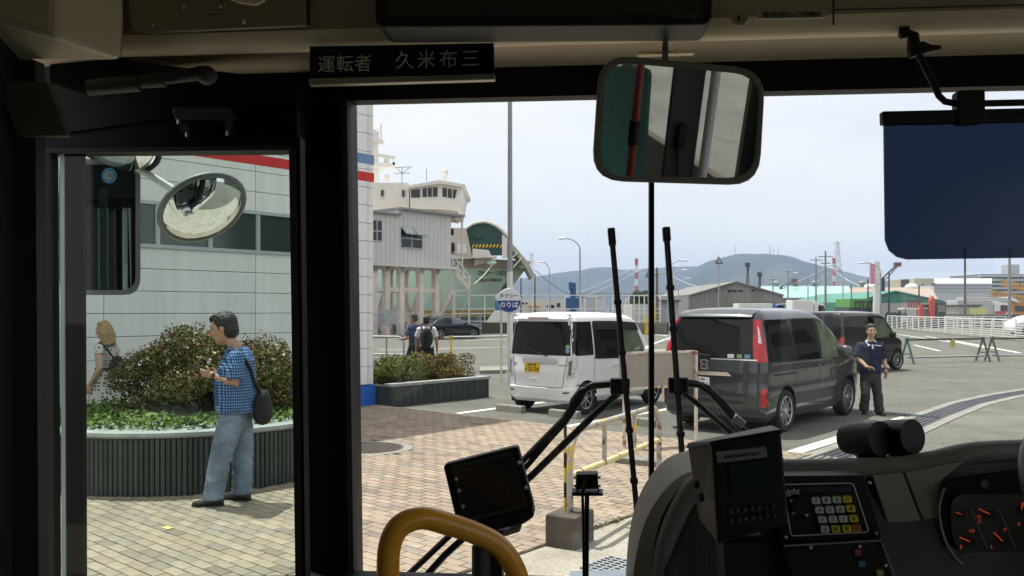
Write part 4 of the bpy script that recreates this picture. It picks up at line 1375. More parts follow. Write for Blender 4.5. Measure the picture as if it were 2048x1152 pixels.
for sg in (1, -1):
    q = [(sg * 0.80, 1.06), (sg * 0.70, 1.06), (sg * 0.635, 1.66), (sg * 0.70, 1.66)]
    if sg < 0: q = [q[1], q[0], q[3], q[2]]
    mv.ends('tail_lamp', q, M_TAIL, 0.010, 6, 12)
    q = [(sg * 0.755, 1.32), (sg * 0.715, 1.33), (sg * 0.675, 1.58), (sg * 0.705, 1.52)]
    if sg < 0: q = [q[1], q[0], q[3], q[2]]
    mv.ends('reversing_lamp', q, M_CLEAR, 0.016, 3, 6)
    q = [(sg * 0.835, 0.42), (sg * 0.775, 0.42), (sg * 0.775, 0.68), (sg * 0.83, 0.68)]
    if sg < 0: q = [q[1], q[0], q[3], q[2]]
    mv.ends('reflector', q, M_TAIL, 0.008, 3, 6)
mv.sides('tail_lamp', [(-0.765, 1.06), (-0.64, 1.06), (-0.59, 1.66), (-0.645, 1.66)], M_TAIL, 0.008, nu=6)
mv.ends('garnish', [(0.62, 0.845), (-0.36, 0.845), (-0.30, 0.90), (0.60, 0.90)], M_CHROME, 0.022)
mv.ends('chrome_strip', [(-0.02, 1.078), (-0.72, 1.078), (-0.72, 1.095), (-0.02, 1.095)], M_CHROME, 0.012, 10, 1)
ec = mv.end(0.08, 1.0, 0.014)
em = MB()
for a, b in (((-0.055, -0.06), (-0.06, 0.06)), ((0.055, -0.06), (0.06, 0.06))):
    em.bar(ec + V((0, a[0], a[1])), ec + V((0, b[0], b[1])), 0.012, 0.012)
    em.bar(ec + V((0, a[0] * 0.55, a[1] * 0.8)), ec + V((0, b[0] * 0.55, b[1] * 0.8)), 0.014, 0.014)
em.bar(ec + V((0, -0.06, 0.062)), ec + V((0, 0.06, 0.062)), 0.012, 0.012)
em.bar(ec + V((0, -0.05, -0.062)), ec + V((0, 0.05, -0.062)), 0.012, 0.012)
em.bar(ec + V((0, -0.03, 0)), ec + V((0, 0.03, 0)), 0.014, 0.014)
em.build('emblem', M_CHROME, mv.root, bevel=0.004)
mv.plate(0.16, 0.73, M_PLW, [('徳島 500', 0.05, 0.0, 0.048, 'CENTER'), ('・・31', 0.1, 0.0, -0.03, 'CENTER')], w=0.33)
mv.ends('seam', [(-0.045, 0.32), (-0.053, 0.32), (-0.053, 1.08), (-0.045, 1.08)], M_SEAM, 0.003, 1, 14)
for y_ in (0.735, -0.735):
    mv.ends('seam', [(y_ + 0.004, 0.34), (y_ - 0.004, 0.34), (y_ - 0.004, 1.06), (y_ + 0.004, 1.06)], M_SEAM, 0.003, 1, 14)
mv.ends('seam', [(0.74, 0.335), (-0.74, 0.335), (-0.74, 0.345), (0.74, 0.345)], M_SEAM, 0.003, 12, 1)
MB().tube([mv.end(-0.02, 1.13, 0.035), mv.end(0.2, 1.15, 0.035), mv.end(0.52, 1.16, 0.02)], 0.011, 6).build('wiper', M_BLACK, mv.root)
for y_, m_, w_ in ((-0.33, M_SIGNW, 0.1), (-0.46, mat('sticker_green', (0.25, 0.4, 0.2)), 0.075), (-0.58, mat('sticker_blue', (0.15, 0.35, 0.5)), 0.09)):
    MB().box(mv.end(y_, 1.135, 0.012), (0.004, w_, 0.055)).build('sticker', m_, mv.root, bevel=0.001)
spm = MB()
spm.sheet(lambda a, b: mv.end(0.60 - 1.2 * a, 1.80 - 0.10 * b, 0.0 + 0.07 * math.sin(b * PI * 0.55)), 14, 4)
spm.build('roof_spoiler', MG, mv.root, smooth=50)
mv.sides('quarter_window', [(-0.58, 1.06), (0.30, 1.05), (0.30, 1.66), (-0.53, 1.66)], M_CGLASS, 0.006, nu=12)
mv.sides('side_window', [(0.40, 1.05), (1.30, 1.03), (1.30, 1.66), (0.40, 1.67)], M_CGLASS, 0.006, nu=12)
mv.sides('front_window', [(1.40, 1.03), (2.50, 1.02), (1.98, 1.56), (1.40, 1.65)], M_CGLASS2, 0.006, nu=12)
mv.ends('windscreen', [(-0.7, 1.08), (0.7, 1.08), (0.6, 1.62), (-0.6, 1.62)], M_CGLASS2, 0.006, front=True)
for a, b in (((0.355, 0.32), (0.355, 1.68)), ((1.35, 0.32), (1.35, 1.68)), ((2.30, 0.70), (2.42, 1.0))):
    mv.seam_v(a[0], a[1], b[1], b[0])
mv.seam_h(-0.45, 0.35, 0.86, w=0.028); mv.seam_h(0.36, 2.4, 0.30)
mv.seam_h(-0.55, 2.5, 1.02, 1.0, w=0.018, m=M_CHROME, off=0.006, name='chrome_strip')
mv.handle(1.20, 0.93, MG); mv.handle(1.50, 0.93, MG)
mv.mirror(2.18, 1.10, MG, (0.13, 0.2, 0.2))
for sg in (1, -1):
    q = [(sg * 0.35, 0.72), (sg * 0.74, 0.76), (sg * 0.72, 0.92), (sg * 0.36, 0.86)]
    if sg > 0: q = [q[1], q[0], q[3], q[2]]
    mv.ends('headlamp', q, M_CLEAR, 0.006, front=True)
mv.ends('grille', [(-0.34, 0.6), (0.34, 0.6), (0.34, 0.84), (-0.34, 0.84)], M_BLACK, 0.006, front=True)

# ---- black small van
BK = paint('black_car_paint', (0.008, 0.008, 0.01), rough=0.25)
rrp = G(1702, 746)
hb = rad(90 - 57)
TRB, WB3 = 1.32, 2.25
rgt = V((math.sin(hb), -math.cos(hb), 0))
bkeys = [(k[0], k[1], k[2] + (WB3 - WBK), *k[3:]) for k in kei_keys]
bk = Car('parked_van', 'glossy black small van with multi-spoke wheels behind the smiling man', rrp - rgt * (TRB / 2 + 0.06), hb, bkeys, BK, WB3, TRB, 0.285, 0.16, 0.205, 16, 'twin', roof=(0.045, 1.0, 0.03, 0.6), group='parked cars')
bk.ends('rear_window', [(0.66, 1.02), (-0.66, 1.02), (-0.61, 1.60), (0.61, 1.60)], M_CGLASS, 0.006, 14, 6)
bk.sides('quarter_window', [(-0.30, 1.02), (0.24, 1.02), (0.24, 1.58), (-0.26, 1.58)], M_CGLASS)
bk.sides('side_window', [(0.30, 1.0), (1.08, 0.98), (1.08, 1.58), (0.30, 1.58)], M_CGLASS)
bk.sides('front_window', [(1.16, 0.98), (2.0, 1.0), (1.68, 1.56), (1.16, 1.58)], M_CGLASS2)
bk.ends('windscreen', [(-0.6, 1.05), (0.6, 1.05), (0.55, 1.6), (-0.55, 1.6)], M_CGLASS2, 0.006, front=True)
bk.seam_v(0.27, 0.4, 1.0); bk.seam_v(1.12, 0.32, 0.96)
bk.handle(0.95, 0.86, BK); bk.handle(1.25, 0.86, BK)
bk.mirror(1.86, 1.08, BK)
for sg in (1, -1):
    q = [(sg * 0.35, 0.66), (sg * 0.66, 0.70), (sg * 0.62, 0.88), (sg * 0.36, 0.84)]
    if sg > 0: q = [q[1], q[0], q[3], q[2]]
    bk.ends('headlamp', q, M_CLEAR, 0.006, front=True)
    q = [(sg * 0.73, 0.66), (sg * 0.62, 0.62), (sg * 0.62, 1.0), (sg * 0.72, 1.04)]
    if sg < 0: q = [q[1], q[0], q[3], q[2]]
    bk.ends('tail_lamp', q, M_TAIL, 0.008)

# ---- black saloon far off
WBS, TRS = 2.35, 1.5
sk = [(0.2, -0.80, WBS + 0.66, 0.80, 0.2, 0.35), (0.3, -0.88, WBS + 0.76, 0.86, 0.22, 0.4), (0.55, -0.90, WBS + 0.78, 0.89, 0.22, 0.42), (0.72, -0.88, WBS + 0.68, 0.89, 0.22, 0.42), (0.84, -0.84, WBS + 0.40, 0.88, 0.22, 0.4),
      (0.93, -0.72, WBS - 0.02, 0.86, 0.22, 0.36), (0.98, -0.58, WBS - 0.22, 0.83, 0.2, 0.3), (1.2, -0.22, WBS - 0.62, 0.73, 0.2, 0.26), (1.34, 0.1, WBS - 0.95, 0.64, 0.2, 0.26), (1.39, 0.35, WBS - 1.15, 0.56, 0.2, 0.26)]
hs = rad(90 - 56)
rgs = V((math.sin(hs), -math.cos(hs), 0))
sd = Car('parked_saloon', 'dark navy saloon car parked by the wire fence below the boarding hut', G(880, 679) - rgs * TRS / 2, hs, sk, paint('navy_car_paint', (0.010, 0.013, 0.024), rough=0.25), WBS, TRS, 0.32, 0.2, 0.235, 10, 'twin', roof=(0.03, 1.0, 0.04, 0.8), group='parked cars')
sd.sides('side_window', [(0.10, 0.96), (0.78, 0.95), (0.78, 1.33), (0.42, 1.32)], M_CGLASS)
sd.sides('front_window', [(0.84, 0.95), (1.86, 0.95), (1.30, 1.32), (0.84, 1.33)], mat('pale_reflecting_glass', (0.10, 0.13, 0.15), 0.05))
sd.ends('rear_window', [(0.62, 1.0), (-0.62, 1.0), (-0.52, 1.3), (0.52, 1.3)], M_CGLASS)
sd.ends('windscreen', [(-0.62, 1.0), (0.62, 1.0), (0.52, 1.3), (-0.52, 1.3)], M_CGLASS, front=True)
sd.mirror(1.75, 0.98, BK)
for sg in (1, -1):
    q = [(sg * 0.4, 0.62), (sg * 0.8, 0.64), (sg * 0.76, 0.76), (sg * 0.42, 0.74)]
    if sg > 0: q = [q[1], q[0], q[3], q[2]]
    sd.ends('headlamp', q, M_CLEAR, 0.006, front=True)

# ================================================================== people
M_SKIN = mat('skin', (0.42, 0.235, 0.155), 0.5, var=0.08, scale=9)
M_SKINL = mat('skin_fair', (0.50, 0.31, 0.22), 0.5, var=0.08, scale=9)
M_HAIR = mat('black_hair', (0.012, 0.010, 0.009), 0.45, var=0.4, scale=60, bump=0.6, bscale=120)
M_BLOND = mat('fair_hair', (0.34, 0.22, 0.11), 0.5, var=0.4, scale=40, bump=0.7, bscale=80)
M_EYE = mat('eye_dark', (0.02, 0.015, 0.012), 0.3)
M_LIP = mat('lip', (0.30, 0.11, 0.09), 0.5)
M_TEETH = mat('teeth', (0.7, 0.68, 0.62), 0.4)
def cloth(name, col, var=0.15, fold=0.7, fs=9):
    return mat(name, col, 0.85, var=var, scale=5, bump=fold, bscale=fs, fine=0.06)
def folds(m, dist=0.05):
    for n_ in m.node_tree.nodes:
        if n_.type == 'BUMP':
            n_.inputs['Distance'].default_value = dist
    return m
M_JEAN = folds(cloth('faded_denim', (0.165, 0.21, 0.29), 0.4, 0.8, 9))
M_DKTROU = folds(cloth('charcoal_trousers', (0.035, 0.037, 0.04), 0.3, 0.8, 9))
M_BLKTROU = folds(cloth('black_trousers', (0.012, 0.012, 0.014), 0.2, 0.8, 9))
M_NAVY = folds(cloth('navy_knit', (0.012, 0.02, 0.055), 0.2, 0.7, 10))
M_NAVY2 = folds(cloth('blue_tee', (0.02, 0.045, 0.12), 0.2, 0.7, 10))
M_WTEE = folds(cloth('white_tee', (0.72, 0.72, 0.71), 0.05, 0.7, 10))
M_BAG = cloth('black_bag', (0.012, 0.012, 0.013), 0.2, 0.5, 14)
M_SHOE = mat('black_shoe', (0.014, 0.013, 0.013), 0.4, var=0.2, scale=20)
def gingham():
    m = folds(cloth('blue_check_cotton', (0.1, 0.2, 0.5), 0.1, 0.8, 11))
    nt = m.node_tree; b = nt.nodes['Principled BSDF']
    tc = nt.nodes.new('ShaderNodeTexCoord')
    sp = nt.nodes.new('ShaderNodeSeparateXYZ'); nt.links.new(tc.outputs['Object'], sp.inputs[0])
    ad = nt.nodes.new('ShaderNodeMath'); ad.operation = 'ADD'
    nt.links.new(sp.outputs['X'], ad.inputs[0]); nt.links.new(sp.outputs['Y'], ad.inputs[1])
    outs = []
    for src in (ad.outputs[0], sp.outputs['Z']):
        mu = nt.nodes.new('ShaderNodeMath'); mu.operation = 'MULTIPLY'; mu.inputs[1].default_value = 1 / 0.026
        fr = nt.nodes.new('ShaderNodeMath'); fr.operation = 'FRACT'
        gt = nt.nodes.new('ShaderNodeMath'); gt.operation = 'GREATER_THAN'; gt.inputs[1].default_value = 0.58
        nt.links.new(src, mu.inputs[0]); nt.links.new(mu.outputs[0], fr.inputs[0]); nt.links.new(fr.outputs[0], gt.inputs[0])
        outs.append(gt.outputs[0])
    sm = nt.nodes.new('ShaderNodeMath'); sm.operation = 'ADD'
    nt.links.new(outs[0], sm.inputs[0]); nt.links.new(outs[1], sm.inputs[1])
    dv = nt.nodes.new('ShaderNodeMath'); dv.operation = 'MULTIPLY'; dv.inputs[1].default_value = 0.5
    nt.links.new(sm.outputs[0], dv.inputs[0])
    cr = nt.nodes.new('ShaderNodeValToRGB'); cr.color_ramp.interpolation = 'CONSTANT'
    e = cr.color_ramp.elements
    e[0].position = 0; e[0].color = (0.014, 0.035, 0.115, 1); e[1].position = 0.4; e[1].color = (0.045, 0.125, 0.32, 1)
    x = e.new(0.9); x.color = (0.24, 0.36, 0.54, 1)
    nt.links.new(dv.outputs[0], cr.inputs['Fac']); nt.links.new(cr.outputs['Color'], b.inputs['Base Color'])
    return m
def dots():
    m = folds(cloth('dotted_dress', (0.5, 0.5, 0.48), 0.05, 0.7, 9))
    nt = m.node_tree; b = nt.nodes['Principled BSDF']
    tc = nt.nodes.new('ShaderNodeTexCoord')
    vo = nt.nodes.new('ShaderNodeTexVoronoi'); vo.inputs['Scale'].default_value = 22; vo.inputs['Randomness'].default_value = 0.35
    nt.links.new(tc.outputs['Object'], vo.inputs['Vector'])
    lt = nt.nodes.new('ShaderNodeMath'); lt.operation = 'LESS_THAN'; lt.inputs[1].default_value = 0.3
    nt.links.new(vo.outputs['Distance'], lt.inputs[0])
    mx = nt.nodes.new('ShaderNodeMixRGB'); mx.inputs['Color1'].default_value = (0.55, 0.54, 0.50, 1); mx.inputs['Color2'].default_value = (0.03, 0.03, 0.035, 1)
    nt.links.new(lt.outputs[0], mx.inputs['Fac']); nt.links.new(mx.outputs['Color'], b.inputs['Base Color'])
    return m

def ringel(c, rf, rl, n=18, tilt=0.0):
    return [V((c[0] + rf * math.cos(2 * PI * k / n), c[1] + rl * math.sin(2 * PI * k / n), c[2] + tilt * math.cos(2 * PI * k / n))) for k in range(n)]

def hand(mb, wrist, direc, palm_n, side, curl, scale=1.0):
    """palm, four unequal bent fingers and a thumb off its side; palm_n = way the palm faces"""
    d = V(direc).normalized(); n = V(palm_n); n = (n - d * n.dot(d)).normalized(); s = d.cross(n) * side
    k = scale
    R = Matrix((d, s, n)).transposed()
    c = V(wrist) + d * 0.048 * k
    mb.ell(c, (0.052 * k, 0.041 * k, 0.017 * k), R, 10, 8)
    mb.tube([V(wrist) - d * 0.03, V(wrist) + d * 0.03 * k], [0.026 * k, 0.026 * k], 8)
    for i, (off, ln) in enumerate(((-0.03, 0.062), (-0.011, 0.074), (0.009, 0.07), (0.028, 0.054))):
        p = c + d * 0.038 * k + s * off * k
        pts = [p - d * 0.02]
        a = 0.15 * curl
        for seg in (0.42, 0.33, 0.25):
            p = p + (d * math.cos(a) + n * math.sin(a)) * ln * seg * k
            pts.append(p); a += 0.75 * curl
        mb.tube(pts, [0.0105 * k, 0.0100 * k, 0.0092 * k, 0.008 * k], 8)
    p = c - s * 0.03 * k - d * 0.022 * k
    t1 = p + (d * 0.5 - s * 0.75 + n * 0.25).normalized() * 0.036 * k
    t2 = t1 + (d * 0.85 - s * 0.25 + n * 0.4 * curl).normalized() * 0.03 * k
    mb.tube([p + s * 0.01, p, t1, t2], [0.012 * k, 0.014 * k, 0.011 * k, 0.009 * k], 8)

def person(name, label, loc, rotz, J, c):
    t = T(name, label, 'person', loc, None, rotz, world_parts=False)
    vs_ = c.get('voxel', 0.009)
    hd = V(J['head']); yaw = Matrix.Rotation(J.get('yaw', 0.0), 3, 'Z') @ Matrix.Rotation(J.get('nod', 0.0), 3, 'Y')
    S = c.get('head_scale', 1.0)
    hp = lambda x, y, z: hd + yaw @ (V((x, y, z)) * S)
    b = MB()
    b.ell(hd, (0.094 * S, 0.076 * S, 0.110 * S), yaw, 20, 14)
    b.ell(hp(0.022, 0, -0.055), (0.070 * S, 0.059 * S, 0.066 * S), yaw, 18, 12)
    b.ell(hp(0.058, 0, -0.095), (0.028 * S, 0.030 * S, 0.022 * S), yaw, 12, 8)
    b.tube([hp(0.084, 0, 0.018), hp(0.098, 0, -0.012), hp(0.108, 0, -0.034), hp(0.094, 0, -0.046)], [0.010, 0.0115, 0.0155, 0.012], 8)
    for s in (-1, 1):
        b.ell(hp(0.072, s * 0.034, 0.028), (0.02, 0.026, 0.010), yaw, 10, 6)
        b.ell(hp(0.066, s * 0.040, -0.03), (0.026, 0.024, 0.024), yaw, 10, 6)
        b.ell(hp(-0.004, s * 0.078, -0.012), (0.020, 0.010, 0.032), yaw, 10, 6)
    nk = V(J['neck'])
    b.tube([nk - V((0, 0, 0.06)), nk, hp(-0.012, 0, -0.07)], [0.068, 0.058, 0.052], 12)
    b.tube([V((J['pelvis'][0], 0, J['pelvis'][1])), V((J['chest'][0], 0, J['chest'][1])), nk], [0.085, 0.09, 0.06], 12)
    for s, L in ((1, 'L'), (-1, 'R')):
        sh, el, wr = V(J['sh' + L]), V(J['el' + L]), V(J['wr' + L])
        b.tube([V((J['chest'][0], 0, J['chest'][1] + 0.1)), sh], [0.07, 0.055], 10)
        b.tube([sh, sh.lerp(el, 0.5), el, el.lerp(wr, 0.3), wr], [0.052, 0.047, 0.04, 0.041, 0.027], 12)
        hv = J.get('hand' + L)
        hand(b, wr, hv[0], hv[1], hv[3] if len(hv) > 3 else s, hv[2], c.get('hand_scale', 1.0))
        hi, kn, an = V(J['hip' + L]), V(J['kn' + L]), V(J['an' + L])
        b.tube([V((J['pelvis'][0], s * 0.05, J['pelvis'][1])), hi, kn, an, an - V((0, 0, 0.04))], [0.07, 0.065, 0.05, 0.038, 0.038], 10)
    voxel(b, 'body', c['skin'], t, vs_, 3)
    # eyes, brows, mouth
    for s in (-1, 1):
        MB().ell(hp(0.0845, s * 0.031, 0.008), (0.007, 0.014, 0.0055), yaw, 8, 6).build('eye', M_EYE, t, smooth=60)
        MB().tube([hp(0.087, s * 0.014, 0.033), hp(0.086, s * 0.032, 0.038), hp(0.072, s * 0.05, 0.032)], 0.0045, 6).build('eyebrow', c['hair'], t)
    MB().tube([hp(0.074, -0.026, -0.066), hp(0.088, 0, -0.070), hp(0.074, 0.026, -0.066)], [0.004, 0.0075, 0.004], 6).build('mouth', M_LIP, t, smooth=60)
    if c.get('smile'):
        MB().tube([hp(0.079, -0.02, -0.064), hp(0.0915, 0, -0.068), hp(0.079, 0.02, -0.064)], 0.005, 6).build('teeth', M_TEETH, t, smooth=60)
    # hair
    h = MB()
    hs_ = c.get('hairstyle', 'short')
    h.ell(hp(-0.020, 0, 0.036), (0.090 * S, 0.083 * S, 0.086 * S), yaw, 20, 12)
    h.ell(hp(-0.042, 0, -0.015), (0.064 * S, 0.079 * S, 0.082 * S), yaw, 18, 12)
    h.ell(hp(0.022, 0.0, 0.086), (0.050 * S, 0.062 * S, 0.030 * S), yaw, 14, 8)
    for s in (-1, 1):
        h.ell(hp(0.010, s * 0.074, 0.012), (0.012 * S, 0.006 * S, 0.032 * S), yaw, 8, 6)
    if c.get('fringe'):
        h.tube([hp(0.02, 0.03, 0.10), hp(0.07, 0.02, 0.088), hp(0.088, 0.0, 0.062)], [0.03, 0.022, 0.009], 8)
        h.tube([hp(0.02, -0.03, 0.10), hp(0.066, -0.03, 0.085), hp(0.082, -0.03, 0.058)], [0.03, 0.02, 0.008], 8)
    if hs_ == 'tuft':
        for k in range(46):
            a = random.uniform(0, 2 * PI); b_ = random.uniform(0.2, 1.15)
            n_ = V((math.sin(b_) * math.cos(a), math.sin(b_) * math.sin(a), math.cos(b_)))
            if n_.x > 0.62:
                continue
            q = hp(-0.020 + n_.x * 0.086, n_.y * 0.079, 0.036 + n_.z * 0.083)
            h.tube([q, q + yaw @ (n_ * 0.012 + V((0.014, random.uniform(-.01, .01), 0)))], [0.013, 0.005], 5)
    if hs_ == 'long':
        for k in range(26):
            a = PI / 2 + PI * (k / 25)
            q = hp(math.cos(a) * 0.085, math.sin(a) * 0.085, 0.02)
            h.tube([q, q + yaw @ V((-0.018, 0.02 * math.sin(a) + random.uniform(-.015, .015), -0.09)), q + yaw @ V((-0.03 + random.uniform(-.02, .02), 0.035 * math.sin(a), -0.19 - random.uniform(0, .05)))], [0.03, 0.032, 0.014], 8)
    voxel(h, 'hair', c['hair'], t, 0.007, 2, fold=0.006, fscale=34)
    # shirt
    if c.get('shirt'):
        s_ = MB()
        s_.loft([ringel((f, l, z), rf, rl) for f, l, z, rf, rl in J['torso']])
        for L, s in (('L', 1), ('R', -1)):
            sh, el = V(J['sh' + L]), V(J['el' + L])
            e = sh.lerp(el, c.get('sleeve', 0.75))
            inn = V((J['chest'][0], s * 0.06, sh.z + 0.0))
            s_.tube([inn, sh + (el - sh) * 0.02, sh.lerp(el, 0.35), e], [0.075, 0.072, 0.07, c.get('cuff', 0.072)], 14)
        voxel(s_, 'shirt', c['shirt'], t, c.get('cvoxel', 0.012), 4, fold=0.010, fscale=8)
    # trousers
    if c.get('trousers'):
        q = MB()
        pz = J['pelvis'][1]; pf = J['pelvis'][0]
        q.loft([ringel((pf, 0, pz - 0.12), 0.10, 0.14), ringel((pf, 0, pz - 0.03), 0.125, 0.172), ringel((pf, 0, pz + 0.06), 0.125, 0.168), ringel((pf, 0, pz + 0.12), 0.118, 0.155)])
        r0, r1, r2 = c.get('leg_r', (0.10, 0.083, 0.078))
        for L, s in (('L', 1), ('R', -1)):
            hi, kn, an = V(J['hip' + L]), V(J['kn' + L]), V(J['an' + L])
            q.tube([V((pf, s * 0.075, pz)), hi.lerp(kn, 0.25), hi.lerp(kn, 0.6), kn, kn.lerp(an, 0.5), an + V((0, 0, 0.02)), an - V((0, 0, 0.035))],
                   [r0 * 1.02, r0, r0 * 0.92, r1, (r1 + r2) / 2, r2, r2 * 1.04], 16)
        voxel(q, 'trousers', c['trousers'], t, c.get('cvoxel', 0.012), 4, fold=0.009, fscale=9)
    if c.get('dress'):
        q = MB()
        q.loft([ringel((f, l, z), rf, rl, 22) for f, l, z, rf, rl in J['dress']])
        for L, s in (('L', 1), ('R', -1)):
            sh, el = V(J['sh' + L]), V(J['el' + L])
            q.tube([V((J['chest'][0], s * 0.06, sh.z)), sh, sh.lerp(el, 0.35)], [0.06, 0.06, 0.062], 12)
        voxel(q, 'dress', c['dress'], t, 0.012, 3)
    # shoes
    for L, s in (('L', 1), ('R', -1)):
        an = V(J['an' + L]); ya = J.get('toe' + L, 0.0)
        R = Matrix.Rotation(ya, 3, 'Z')
        fz = J.get('sole' + L, 0.0)
        sh = MB()
        g_ = lambda x, y, z: V((an.x, an.y, fz)) + R @ V((x, y, z))
        rings = []
        for x, hw, hh in ((-0.085, 0.026, 0.055), (-0.07, 0.037, 0.085), (-0.02, 0.041, 0.10), (0.04, 0.045, 0.085), (0.10, 0.049, 0.062), (0.155, 0.045, 0.05), (0.185, 0.028, 0.038)):
            rings.append([g_(x, hw * math.cos(2 * PI * k / 14), max(0.0, hh / 2 + hh / 2 * math.sin(2 * PI * k / 14))) for k in range(14)])
        sh.loft(rings)
        so = sh.build('shoe', c['shoes'], t, smooth=60)
        sl = MB()
        rr = [g_(x, hw * 1.04 * sg, 0) for sg in (1,) for x, hw in ((-0.09, 0.02), (-0.07, 0.038), (0.04, 0.047), (0.10, 0.05), (0.16, 0.044), (0.19, 0.02))]
        rr += [g_(x, -hw * 1.04, 0) for x, hw in ((0.19, 0.02), (0.16, 0.044), (0.10, 0.05), (0.04, 0.047), (-0.07, 0.038), (-0.09, 0.02))]
        sl.prism(rr, (0, 0, 0.016)); o = sl.build('sole', M_RUBBER); o.parent = so
    return t

# ---- man in the blue checked shirt, in profile, looking at his phone
k_ = 1.0
base = G(462, 1006, 0.024)
Y1 = base.y; mpp = Y1 / FPX
def q1(px, py, l):
    return V((-(px - 462) * mpp, l, (1006 - py) * mpp))
J1 = dict(head=q1(448, 656, 0.0), yaw=0.0, nod=0.22, neck=q1(472, 694, 0), pelvis=(q1(472, 0, 0).x, q1(0, 828, 0).z), chest=(q1(474, 0, 0).x, q1(0, 735, 0).z),
          shL=q1(486, 713, 0.185), shR=q1(474, 714, -0.185), elL=q1(488, 762, 0.235), elR=q1(478, 760, -0.23), wrL=q1(432, 748, 0.10), wrR=q1(430, 752, -0.09),
          handL=((1, -0.35, 0.12), (0.1, -0.9, 0.35), 0.55), handR=((1, 0.4, 0.10), (0.2, 0.8, 0.5), 0.6),
          hipL=q1(470, 836, 0.095), hipR=q1(472, 836, -0.095), knL=q1(451, 908, 0.115), knR=q1(478, 905, -0.10), anL=q1(437, 985, 0.12), anR=q1(475, 984, -0.12), toeL=0.12, toeR=-0.25,
          torso=[(q1(472, 0, 0).x, 0, q1(0, 822, 0).z, 0.172, 0.215), (q1(471, 0, 0).x, 0, q1(0, 800, 0).z, 0.178, 0.215), (q1(470, 0, 0).x, 0, q1(0, 772, 0).z, 0.182, 0.212), (q1(473, 0, 0).x, 0, q1(0, 745, 0).z, 0.166, 0.212),
                 (q1(476, 0, 0).x, 0, q1(0, 722, 0).z, 0.145, 0.20), (q1(476, 0, 0).x, 0, q1(0, 706, 0).z, 0.115, 0.16), (q1(475, 0, 0).x, 0, q1(0, 694, 0).z, 0.08, 0.092)])
m1 = person('person', 'man in blue checked shirt and faded jeans looking down at his phone beside the planter', base, PI - 0.02, J1,
            dict(skin=M_SKIN, hair=M_HAIR, shirt=gingham(), trousers=M_JEAN, shoes=M_SHOE, sleeve=0.86, cuff=0.078, voxel=0.0065, cvoxel=0.010, hairstyle='tuft', leg_r=(0.112, 0.094, 0.088), head_scale=1.22, fringe=True))
wr = J1['wrL'].lerp(J1['elL'], 0.12)
d_ = (J1['elL'] - J1['wrL']).normalized()
MB().tube([wr - d_ * 0.012, wr + d_ * 0.012], 0.034, 14).build('watch_strap', M_BLACK, m1)
MB().lathe([(0, 0), (0.021, 0), (0.021, 0.009), (0, 0.009)], wr + V((0, 0.03, 0.006)), (0.2, 1, 0.1), 16).build('watch_face', mat('watch_dial', (0.05, 0.02, 0.02), 0.2), m1)
MB().tube([q1(474, 690, -0.02), q1(462, 705, 0.03), q1(452, 722, 0.02)], 0.012, 8).build('collar', M_BLKTROU, m1)
bp = m1.matrix_basis if False else None
def w1_(p):
    return Matrix.Translation(base) @ Matrix.Rotation(PI - 0.02, 4, 'Z') @ V(p)
ph = T('phone', 'black phone held by the man in the blue checked shirt', 'phone', base)
c0 = w1_(q1(395, 737, 0.01))
R = Matrix.Rotation(PI, 3, 'Z') @ Matrix.Rotation(rad(-20), 3, 'Y')
MB().box(c0, (0.145, 0.072, 0.009), R).build('case', M_BLACK, ph, bevel=0.006)
MB().box(c0 + R @ V((0, 0, 0.006)), (0.13, 0.064, 0.002), R).build('screen', M_DKGLASS, ph)
bg = T('shoulder_bag', 'black bag slung behind the man in the blue checked shirt', 'bag', base)
mb = MB()
mb.ell(w1_(q1(520, 812, -0.06)), (0.075, 0.14, 0.15), Matrix.Rotation(0.15, 3, 'Y'), 16, 10)
mb.ell(w1_(q1(522, 826, -0.06)), (0.09, 0.14, 0.12), None, 16, 10)
voxel(mb, 'pouch', M_BAG, None, 0.012, 3)
o = COL.objects[-1]; o.parent = bg; o.matrix_parent_inverse = RM[bg.name].inverted()
sp_ = [q1(520, 800, -0.10), q1(513, 770, 0.02), q1(508, 735, 0.10), q1(497, 708, 0.16), q1(484, 697, 0.155), q1(468, 703, 0.125), q1(456, 722, 0.075), q1(445, 748, 0.01)]
mb = MB().tube([w1_(p) for p in sp_], 0.016, 6)
mb.build('strap', M_BLACK, bg, smooth=60)

# ---- smiling man in the navy polo shirt
base2 = G(1741, 828)
Y2 = base2.y; mp2 = Y2 / FPX
def q2(px, py, f):
    return V((f, (px - 1741) * mp2, (828 - py) * mp2))
J2 = dict(head=q2(1742, 661.5, 0.03), yaw=-0.1, nod=0.08, neck=q2(1741, 681, 0.0), pelvis=(0.0, q2(0, 752, 0).z), chest=(0.0, q2(0, 705, 0).z),
          shL=q2(1761, 692, 0), shR=q2(1720, 692, 0), elL=q2(1768, 718, -0.03), elR=q2(1715, 716, 0.03), wrL=q2(1768, 740, 0.06), wrR=q2(1727, 732, 0.20),
          handL=((0.1, 0.0, -1), (0.3, -1, 0), 0.5), handR=((0.35, 0.85, -0.25), (0.5, -0.2, -0.8), 1.0),
          hipL=q2(1750, 760, 0), hipR=q2(1731, 760, 0), knL=q2(1754, 790, 0.03), knR=q2(1730, 788, 0.05), anL=q2(1757, 820, 0.02), anR=q2(1730, 817, -0.05), toeL=0.15, toeR=-0.2,
          torso=[(0, 0, q2(0, 748, 0).z, 0.125, 0.178), (0.0, 0, q2(0, 738, 0).z, 0.135, 0.178), (0.0, 0, q2(0, 722, 0).z, 0.132, 0.18), (0, 0, q2(0, 706, 0).z, 0.125, 0.188), (0, 0, q2(0, 694, 0).z, 0.105, 0.175), (0, 0, q2(0, 688, 0).z, 0.085, 0.12), (0, 0, q2(0, 683, 0).z, 0.066, 0.075)])
